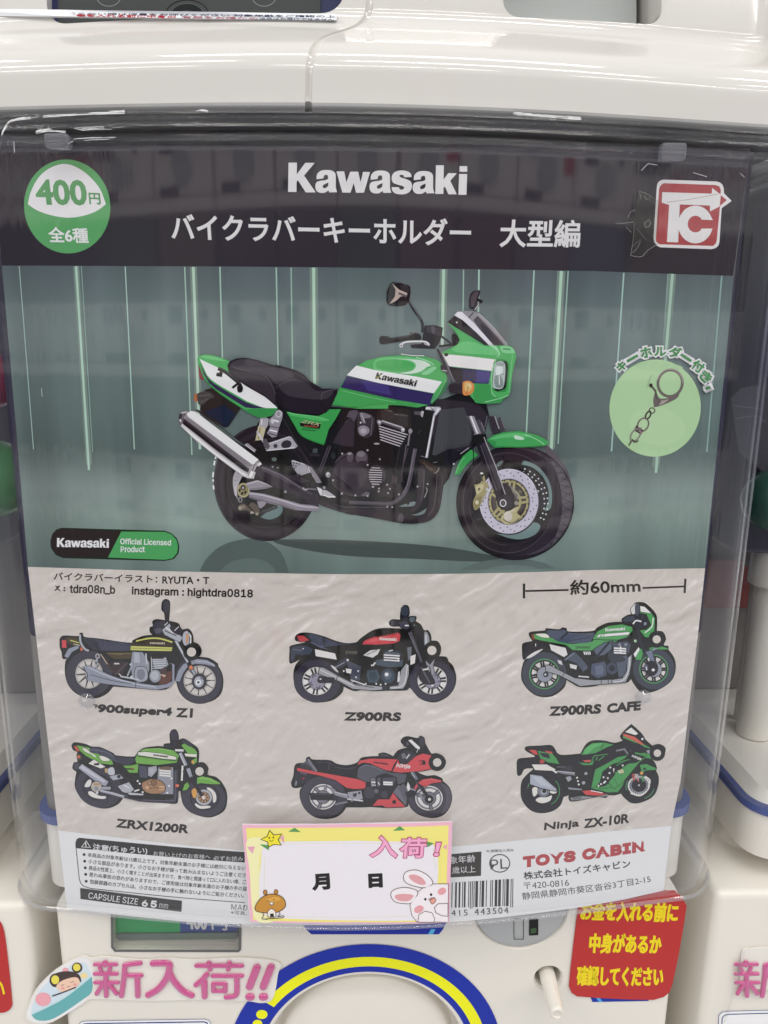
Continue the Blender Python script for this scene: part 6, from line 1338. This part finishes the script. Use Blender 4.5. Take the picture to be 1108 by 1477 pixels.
for k in range(36): a.l('cfc98a', [(220+k*18, 524+5*math.sin(k/35*3.1)), (230+k*18, 524+5*math.sin(k/35*3.1))], .5)
for k in range(22): a.l('cfc98a', [(146-k*.3, 230+k*12), (146-k*.3, 237+k*12)], .5)
for k in range(8): a.l('cfc98a', [(985+k*2.2, 190+k*13), (987+k*2.2, 198+k*13)], .5)
a.p('5f9a5c', '262,102! 295,82! 326,104!'); a.p('5f9a5c', '785,98! 820,73! 846,95!'); a.p('5f9a5c', '120,165! 170,168! 165,195!'); a.p('5f9a5c', '955,150! 990,160! 958,180!'); a.p('e0a5b8', '56,178! 97,175! 84,212!'); a.p('e0a5b8', '222,130! 240,118! 242,162!'); a.p('e0a5b8', '1035,175! 1056,165! 1054,195!')
a.p('efdf3c', '170,95! 190,118! 230,113! 212,142! 228,168! 190,165! 165,178! 160,152! 126,140! 158,125!', 0, '2b2620', 1.0); a.e('2b2620', 168, 132, 3.5, 5); a.e('2b2620', 188, 130, 3.5, 5); a.l('2b2620', '168,142 178,149 190,141', .7, 1)
for ch, p0, p1, ht in (('入', (672, 228), (806, 232), 112), ('荷', (818, 232), (948, 232), 106), ('！', (988, 224), (1014, 224), 92)):
    a.t('f2aacb', ch, p0, p1, ht, .022, slant=.2 if ch == '！' else .08, lean=False, out=('b23a72', .026)); 
a.t('2a2728', '月', (385, 396), (474, 390), 92, .05, lean=False); a.t('2a2728', '日', (664, 383), (736, 380), 84, .06, lean=False)
a.e('b9823c', 148, 404, 10, 12, 0, 16, '3a2a1c', .8); a.e('b9823c', 202, 402, 10, 12, 0, 16, '3a2a1c', .8)
a.p('c48d3e', '100,470 130,430 175,412 220,420 246,445 245,480 200,505 140,505 102,495', 1, '3a2a1c', 1.0); a.p('d8a44e', '150,440 200,425 225,440 180,450', 1)
a.l('3a2a1c', '135,505 140,520 132,535 160,538', .9, 1); a.l('3a2a1c', '215,500 222,512 210,525 238,520 232,530 150,536', .9, 1); a.p('ece6da', '160,520! 162,498 180,485 198,498 202,522! 180,530', 1, '3a2a1c', .7); a.p('2a2728', '172,510 190,508 192,525 174,527')
a.e('f0e8da', 180, 460, 10, 9, 0, 14, '3a2a1c', .5); a.e('3a2a1c', 160, 445, 3, 3); a.e('3a2a1c', 192, 440, 3, 3); a.l('3a2a1c', '172,462 180,466 188,458', .6, 1)
RB = '6e5550'
a.p('ece6ea', '870,470 890,420 930,385 985,362 1050,362! 1063,362! 1060,552! 905,552! 880,520', 0, RB, .9)
a.p('ece6ea', '985,360 960,320 905,293 855,300 838,325 850,355 900,375 945,380', 1, RB, 1.0); a.p('dba0a4', '950,362 930,330 890,315 865,322 880,345 920,365', 1)
a.p('ece6ea', '910,405 880,385 830,380 785,395 775,420 795,450 840,460 880,455', 1, RB, 1.0); a.p('dba0a4', '888,420 850,412 805,415 795,430 820,446 865,446', 1)
a.p('ece6ea', '915,410 950,378 990,366 1060,364! 1060,552! 915,545 880,505 875,460', 0)
a.e('e0a0a6', 1030, 398, 22, 17, -30); a.e('e0a0a6', 915, 488, 25, 18, -25); a.e('3a2a28', 947, 438, 6, 7); a.e('3a2a28', 976, 415, 6, 7); a.p('e0a090', '968,440 982,430 1000,438 996,452 980,462', 1, RB, .8); a.l(RB, '960,436 975,440 985,430 995,430', .8, 1)
a.p('ece6ea', '910,552! 915,515 945,497 980,505 994,535 990,552!', 0, RB, .9); a.p('ece6ea', '1060,458! 1010,460 992,480 1000,505 1030,520 1060,522!', 0, RB, .9)
a.build('arrival_print', ccard)
# --- red notice on the panel
red = thing('notice_sticker', 'red notice sticker with yellow lettering beside the coin lever', 'sticker', (.1, .004, -.17))
NS = Flat(.0114); FRd = (700, 1270, 2.7157)
rp = q4(FRd, [(372, 40), (742, 40), (768, 62), (789, 98), (780, 160), (760, 280), (735, 400), (722, 438), (700, 456), (660, 468), (560, 466), (440, 460), (360, 454), (338, 440), (328, 415), (335, 340), (352, 200)])
slab('sticker_sheet', NS, rp, .0003, plain('notice_red', [c/.95 for c in lin('b3231f')], .3, spec=.35), red)
a = Art(NS, dry, base=.00001); a.frame(*FRd)
a.t('f0d51e', 'お金を入れる前に', (370, 156), (752, 164), 78, .045, slant=.1, lean=False); a.t('f0d51e', '中身があるか', (404, 284), (688, 290), 80, .045, slant=.06, lean=False); a.t('f0d51e', '確認してください', (356, 412), (696, 416), 80, .045, slant=.04, lean=False)
a.build('notice_lettering', red)
# --- puffy arrival sticker with a capsule drawing
puf = thing('arrival_sticker', 'puffy pink lettering sticker with a capsule drawing, left of the dial ring', 'sticker', (-.07, .01, -.18))
PS = Flat(PY-.0006); FL = (0, 1280, 2.638)
sheet_pts = smooth_pts(P('100,500 100,475 135,390 215,310 310,262 350,268 400,262 540,275 640,268 740,275 920,268 1060,285 1058,330 1040,420 1000,440 930,432 740,428 560,432 360,425 320,440 200,512 130,518'), True, 4)
SFILM = plain('sticker_film', (.80, .77, .71), .18)
slab('backing_film', PS, q4(FL, sheet_pts), .0003, SFILM, puf)
a = Art(PS, dry, base=.00001); a.frame(*FL)
a.p('e6e6e6', '104,490 112,455 150,380 220,312 290,272 332,272 352,310 352,380 322,432 250,482 180,512 130,512', 1); a.p('cfdfe9', '120,470 150,395 225,325 310,285 338,310 342,350 240,425 140,480', 1); a.p('68adb0', '120,485! 240,425 350,340! 350,395 310,430 205,498 145,505', 1); a.l('bfe0e2', '122,480 240,420 348,338', 1.4, 1)
a.e('e9a6b0', 165, 425, 30, 26); a.e('e9a6b0', 215, 350, 14, 14); a.e('e9a6b0', 250, 315, 12, 10); a.e('f0d8a0', 320, 335, 14, 12)
a.p('4a3c3a', '200,375 195,345 215,325 262,318 300,330 310,360 290,350 230,375', 1); a.e('4a3c3a', 213, 352, 24, 26); a.e('4a3c3a', 294, 305, 20, 20); a.e('e6d95a', 211, 350, 15, 17); a.e('e6d95a', 293, 303, 14, 14)
a.p('edc7b0', '215,375 240,352 290,340 304,362 280,385 235,395', 1); a.l('4a3c3a', '232,372 246,368', .7); a.l('4a3c3a', '268,360 282,356', .7); a.l('4a3c3a', '255,378 268,374', .7); a.e('e6a0a0', 240, 382, 7, 5); a.e('e6a0a0', 286, 368, 7, 5); a.l('4a3c3a', '200,412 240,398 290,378', 1.8, 1)
a.build('capsule_drawing', puf)
PINK = plain('puffy_pink', (.56, .085, .26), .14, coat=.7)
FN = (120, 1370, 3.8207)
def puffy(strokes, surf_y, fr, parent, dx=0., flat=.55):
    """inflated lettering: round-ended tubes along the brush strokes"""
    V, Fc = [], []; n = 14
    for pts, wd in strokes:
        q = smooth_pts([(x, y, False) for x, y in pts], False, 5) if len(pts) > 2 else pts
        w3 = [on_plane(fr[0]+(x+dx)/fr[2], fr[1]+y/fr[2], surf_y) for x, y in q]
        r = wd/2*(on_plane(fr[0]+100/fr[2], fr[1]+100/fr[2], surf_y)-on_plane(fr[0]+101/fr[2], fr[1]+100/fr[2], surf_y)).length
        c = [w3[0]]
        for p in w3[1:]:
            if (p-c[-1]).length > r*.12: c.append(p)
        if len(c) < 2: c.append(c[0]+Vector((r*.05, 0, 0)))
        rings = []
        d0 = (c[1]-c[0]).normalized(); d1 = (c[-1]-c[-2]).normalized()
        for k in range(5): t = math.pi/2*k/5; rings.append((c[0]-d0*r*math.cos(t), d0, r*math.sin(t)+1e-6))
        for i, p in enumerate(c):
            d = (c[min(i+1, len(c)-1)]-c[max(i-1, 0)]).normalized(); rings.append((p, d, r))
        for k in range(1, 6): t = math.pi/2*k/5; rings.append((c[-1]+d1*r*math.sin(t), d1, r*math.cos(t)+1e-6))
        b0 = len(V)
        for p, d, rr in rings:
            s_ = Vector((d.z, 0, -d.x)).normalized()
            for k in range(n):
                a_ = 2*math.pi*k/n; V.append((p.x+s_.x*rr*math.cos(a_), surf_y-.0002+flat*rr*math.sin(a_), p.z+s_.z*rr*math.cos(a_)))
        for i in range(len(rings)-1):
            for k in range(n): Fc.append([b0+i*n+k, b0+i*n+(k+1) % n, b0+(i+1)*n+(k+1) % n, b0+(i+1)*n+k])
    return V, Fc
K1_ = [([(122, 66), (122, 84)], 26), ([(66, 79), (182, 79)], 24), ([(92, 98), (100, 116)], 22), ([(150, 98), (142, 116)], 22), ([(66, 131), (186, 131)], 24), ([(68, 179), (190, 179)], 24), ([(125, 131), (128, 252)], 28), ([(108, 190), (76, 240)], 26), ([(146, 190), (184, 240)], 26),
    ([(314, 72), (262, 78), (230, 84)], 30), ([(230, 84), (226, 150), (212, 252)], 30), ([(230, 140), (320, 140)], 28), ([(298, 142), (302, 252)], 32)]
K2_ = [([(386, 74), (430, 72), (472, 76), (476, 104), (458, 160), (414, 216), (360, 248)], 38), ([(478, 130), (500, 170), (546, 222), (598, 250)], 38)]
K3_ = [([(626, 86), (874, 86)], 28), ([(694, 70), (700, 106)], 28), ([(806, 70), (800, 106)], 28), ([(682, 134), (656, 166), (624, 192)], 32), ([(668, 176), (670, 256)], 36), ([(716, 142), (874, 142)], 28), ([(846, 144), (848, 220), (838, 252), (790, 260)], 32), ([(718, 186), (784, 186)], 26), ([(784, 186), (784, 226)], 26), ([(784, 226), (718, 226)], 26), ([(718, 226), (718, 186)], 26)]
K4_ = [([(958, 96), (918, 202)], 44), ([(1036, 94), (994, 202)], 44), ([(916, 258), (924, 258)], 46), ([(990, 258), (998, 258)], 46)]
for st in (K1_, K2_, K3_, K4_):
    v, f = puffy(st, PY-.0009, FN, puf); mesh_obj('puffy_lettering', v, f, PINK, puf, True)
# right neighbour carries the same sticker, cut by the frame
puf2 = thing('arrival_sticker', 'start of a pink lettering sticker on the machine at the right edge', 'sticker', (.165, .01, -.18))
a = Art(PS, lambda m: m, base=.0002); FR2 = (700, 1270, 2.7157)
sp2 = smooth_pts(P('1005,280 1040,266 1090,262 1180,266 1300,266 1300,425 1180,430 1060,425 1000,412 1000,380'), True, 4)
slab('backing_film', PS, q4(FR2, sp2), .0003, SFILM, puf2)
v, f = puffy(K1_, PY-.0009, FN, puf2, 3530); mesh_obj('puffy_lettering', v, f, PINK, puf2, True); a.frame(*FR2)
fl = slab('drawing_film', Flat(PY-.0022), q4(FR2, [(1003, 280), (1018, 278), (1005, 350), (985, 400), (952, 530), (938, 560), (928, 560), (950, 500), (975, 400)]), .0004, FILM, puf2)
a = Art(Flat(PY-.0002), dry); a.frame(*FR2); a.p('f0f2f4', '912,580 914,525 925,514 945,510 1300,500 1300,580'); a.l('1a3a7a', '913,580 915,528 926,516 946,512 1300,503', .9); a.l('1a3a7a', '926,580 928,538 938,527 955,524 1300,514', 1.3); a.build('label', right)
# left neighbour's red notice
red2 = thing('notice_sticker', 'red notice sticker at the lower left edge on the neighbouring machine', 'sticker', (-.15, .005, -.18))
q_ = smooth_pts(P('-40,1322 0,1330! 6,1345 12,1390 17,1440 17,1452 10,1459 0,1461 -40,1462'), True, 4)
slab('sticker_sheet', Flat(.0115), q_, .0003, _mats['notice_red'], red2)
a = Art(Flat(.0115), dry, base=.00001); a.l('f0d51e', '-6,1412 2,1420 6,1434', 3, 1); a.build('notice_lettering', red2)
# --- scraps of clear tape by the emblem
FT = (820, 200, 3.847)
tape = slab('tape_scrap', Curved(.0034), q4(FT, [(388, 290), (470, 330), (505, 345), (500, 470), (480, 570), (495, 585), (440, 620), (405, 655), (343, 648), (360, 560), (365, 470), (380, 360)]), .0003, clear_plastic('tape_film', (.90, .90, .88), .16, 0))
tag(tape, 'torn scrap of clear tape beside the red and white emblem', 'tape')
a = Art(Curved(.00345), lambda m: m); a.frame(*FT); WR = clear_plastic('tape_wrinkle', (.8, .8, .8), .2, 0, .3, (.6, .6, .58))
for s_, w_ in (('388,290 440,308 470,330', .7), ('395,300 405,345', .6), ('415,318 440,340 455,318', .5), ('343,648 405,655 440,620 495,585', .8), ('352,600 400,560', .5), ('345,640 380,610 400,570', .6), ('380,500 430,560', .4), ('366,470 358,560 344,648', .5), ('420,470 445,452 455,475 430,492 420,470', .8), ('262,468 300,470 362,462', .8), ('330,440 345,405 370,400', .8), ('320,490 350,520', .6), ('470,575 485,560', .6)):
    a.l(WR, s_, w_, 1)
a.build('crease', tape)
# scuffs along the rim of the cover, their glints painted as white strokes
SC = plain('scuff_glint_white', (.85, .86, .86), .3)
a = Art(Curved(.0046), lambda m: m)
random.seed(3)
def scuff_glint(pts, w_, n):
    q = smooth_pts(P(pts), False, 8); 
    for k in range(n):
        i = random.randrange(len(q)-3); j = min(len(q), i+random.randint(3, 9)); d = random.uniform(-2.2, 2.2)
        a.l(SC, [(x+random.uniform(-.6, .6), y+d+random.uniform(-.5, .5)) for x, y in q[i:j]], random.uniform(.3, w_))
def scuff_(p_, w_, n):
    scuff_glint(p_, w_, n); a.build('scuff_glint', cover)
scuff_('2,196 8,184 20,174 50,169 110,165 180,161', 1.4, 26); scuff_('48,192 70,188 95,190', 1.6, 10); scuff_('100,188 140,185 178,184', 1.0, 8); scuff_('738,164 780,167 838,171', 1.5, 22); scuff_('282,159 300,160', 1.2, 6); scuff_('98,208 104,203 130,200 170,198', .9, 8)
for s_, w_ in (('925,246 935,236 948,238', .5), ('1000,249 1020,255', .5), ('20,204 21,220', .6), ('1068,250 1074,256', .4), ('60,560 61,572', .4), ('905,1192 912,1196', .5), ('540,205 546,200', .4)):
    a.l(SC, s_, w_); a.build('scratch', cover)
# two clear suction studs that hold the poster
for (x, y, lb) in ((126, 1010, 'clear suction stud under the rear wheel of the brown key holder'), (927, 1005, 'clear suction stud at the front wheel of the green cafe key holder')):
    p = on_front(x, y, .0031); v, f = lathe([(.0030, .0), (.0028, -.0008), (.0016, -.0012), (.0014, -.0022), (.0002, -.0024)], 0, 0, 32)
    o = mesh_obj('suction_stud', v, f, CLEAR_THICK, None, True); o.location = (p.x, p.y-.0003, p.z); tag(o, lb, 'suction stud', 'suction studs on the cover')
# what shows in the neighbours' bins at the edges
ball('toy_capsule', 'green capsule inside the left bin', -12, 690, .05, .0155, plain('green_capsule', (.06, .28, .09), .25))
ball('toy_capsule', 'pink capsule inside the left bin above the green one', -16, 548, .05, .011, plain('pink_capsule', (.35, .06, .13), .25))
ball('toy_capsule', 'dark green capsule inside the right bin', 1118, 722, .05, .013, plain('dark_green_capsule', (.02, .09, .06), .25))
# poster corner of the right neighbour, seen edge on behind its clear side
a = Art(Flat(.057), dry, step=3e-5); a.p('4b4a52', '1054,574! 1070,560 1112,552 1112,690 1066,652!'); a.l('77767e', '1058,585 1100,590', 1); a.l('77767e', '1062,604 1090,600 1106,610', .9, 1); a.l('4a4a50', '1068,625 1104,640', 1); a.ring('55545c', 1104, 640, 9, 14, 1)
o = a.build('neighbour_poster'); o.name = 'hanging_card'; tag(o, 'grey printed card inside the right bin near the cover edge', 'card')

# ================================================================ the row across the aisle (it shows only as reflections)
def across(x, z, k, tier):
    t = bpy.data.objects.new('capsule_machine', None); COL.objects.link(t); t.location = (x, -1.75, z); return t
PC = [plain('display_print_%d' % i, c, .5) for i, c in enumerate(((.03, .03, .035), (.12, .04, .035), (.04, .07, .10), (.12, .11, .06), (.05, .025, .03), (.09, .09, .10), (.03, .08, .04), (.11, .06, .09), (.025, .03, .045)))]
DW = plain('dark_window', (.02, .02, .025), .3); REDN = _mats['notice_red']
meshes = {}
ROWC = plain('dimmed_row_cream', (.74, .70, .64), .35)  # cream darkened a little to dim the row's reflection in the cover
def part_mesh(key, fn):
    if key not in meshes:
        b = fn(); me = bpy.data.meshes.new(key); b.to_mesh(me); b.free(); meshes[key] = me
    return meshes[key]
def across_part(root, key, fn, mat):
    me = part_mesh(key, fn); o = bpy.data.objects.new(key, me); COL.objects.link(o); o.parent = root
    if not me.materials: me.materials.append(mat)
    o.material_slots[0].link = 'OBJECT'; o.material_slots[0].material = mat; return o
def disc(r, x, z, y0, y1):
    b = bmesh.new(); bmesh.ops.create_cone(b, cap_ends=True, segments=32, radius1=r, radius2=r, depth=y1-y0, matrix=Matrix.Rotation(math.pi/2, 4, 'X'))
    for v in b.verts: v.co += Vector((x, (y0+y1)/2, z))
    return b
random.seed(11)
TN = ('lowest', 'second', 'third', 'top'); CN = ('first', 'second', 'third', 'fourth', 'fifth', 'sixth', 'seventh', 'eighth', 'ninth', 'tenth', 'eleventh', 'twelfth', 'thirteenth')
for tier, z in enumerate((-.86, -.42, .02, .46)):
    for k in range(13):
        x = (k-6)*.29; t = across(x, z, k, tier)
        tag(t, 'blurred cream capsule machine mirrored in the cover, %s row across the aisle' % TN[tier], 'capsule machine', 'capsule machines mirrored in the cover')
        across_part(t, 'body', lambda: box_bm(-.14, .14, -.3, 0, 0, .17, .01), ROWC)
        across_part(t, 'bin', lambda: box_bm(-.135, .135, -.3, -.004, .1705, .40, .012), random.choice(PC))
        across_part(t, 'top_frame', lambda: box_bm(-.143, .143, -.3, .004, .4005, .437, .006), ROWC)
        across_part(t, 'dial', lambda: disc(.045, 0, .075, -.004, .012), GREY)
        across_part(t, 'coin_slot', lambda: disc(.017, .07, .135, -.004, .006), DW)
        across_part(t, 'price_window', lambda: box_bm(-.105, -.035, -.004, .004, .11, .16, .003), DW)
        across_part(t, 'outlet', lambda: box_bm(-.115, -.02, -.004, .003, .002, .028, .003), DW)
        if random.random() < .12: across_part(t, 'notice', lambda: box_bm(.085, .135, -.003, .005, .075, .13, .001), REDN)
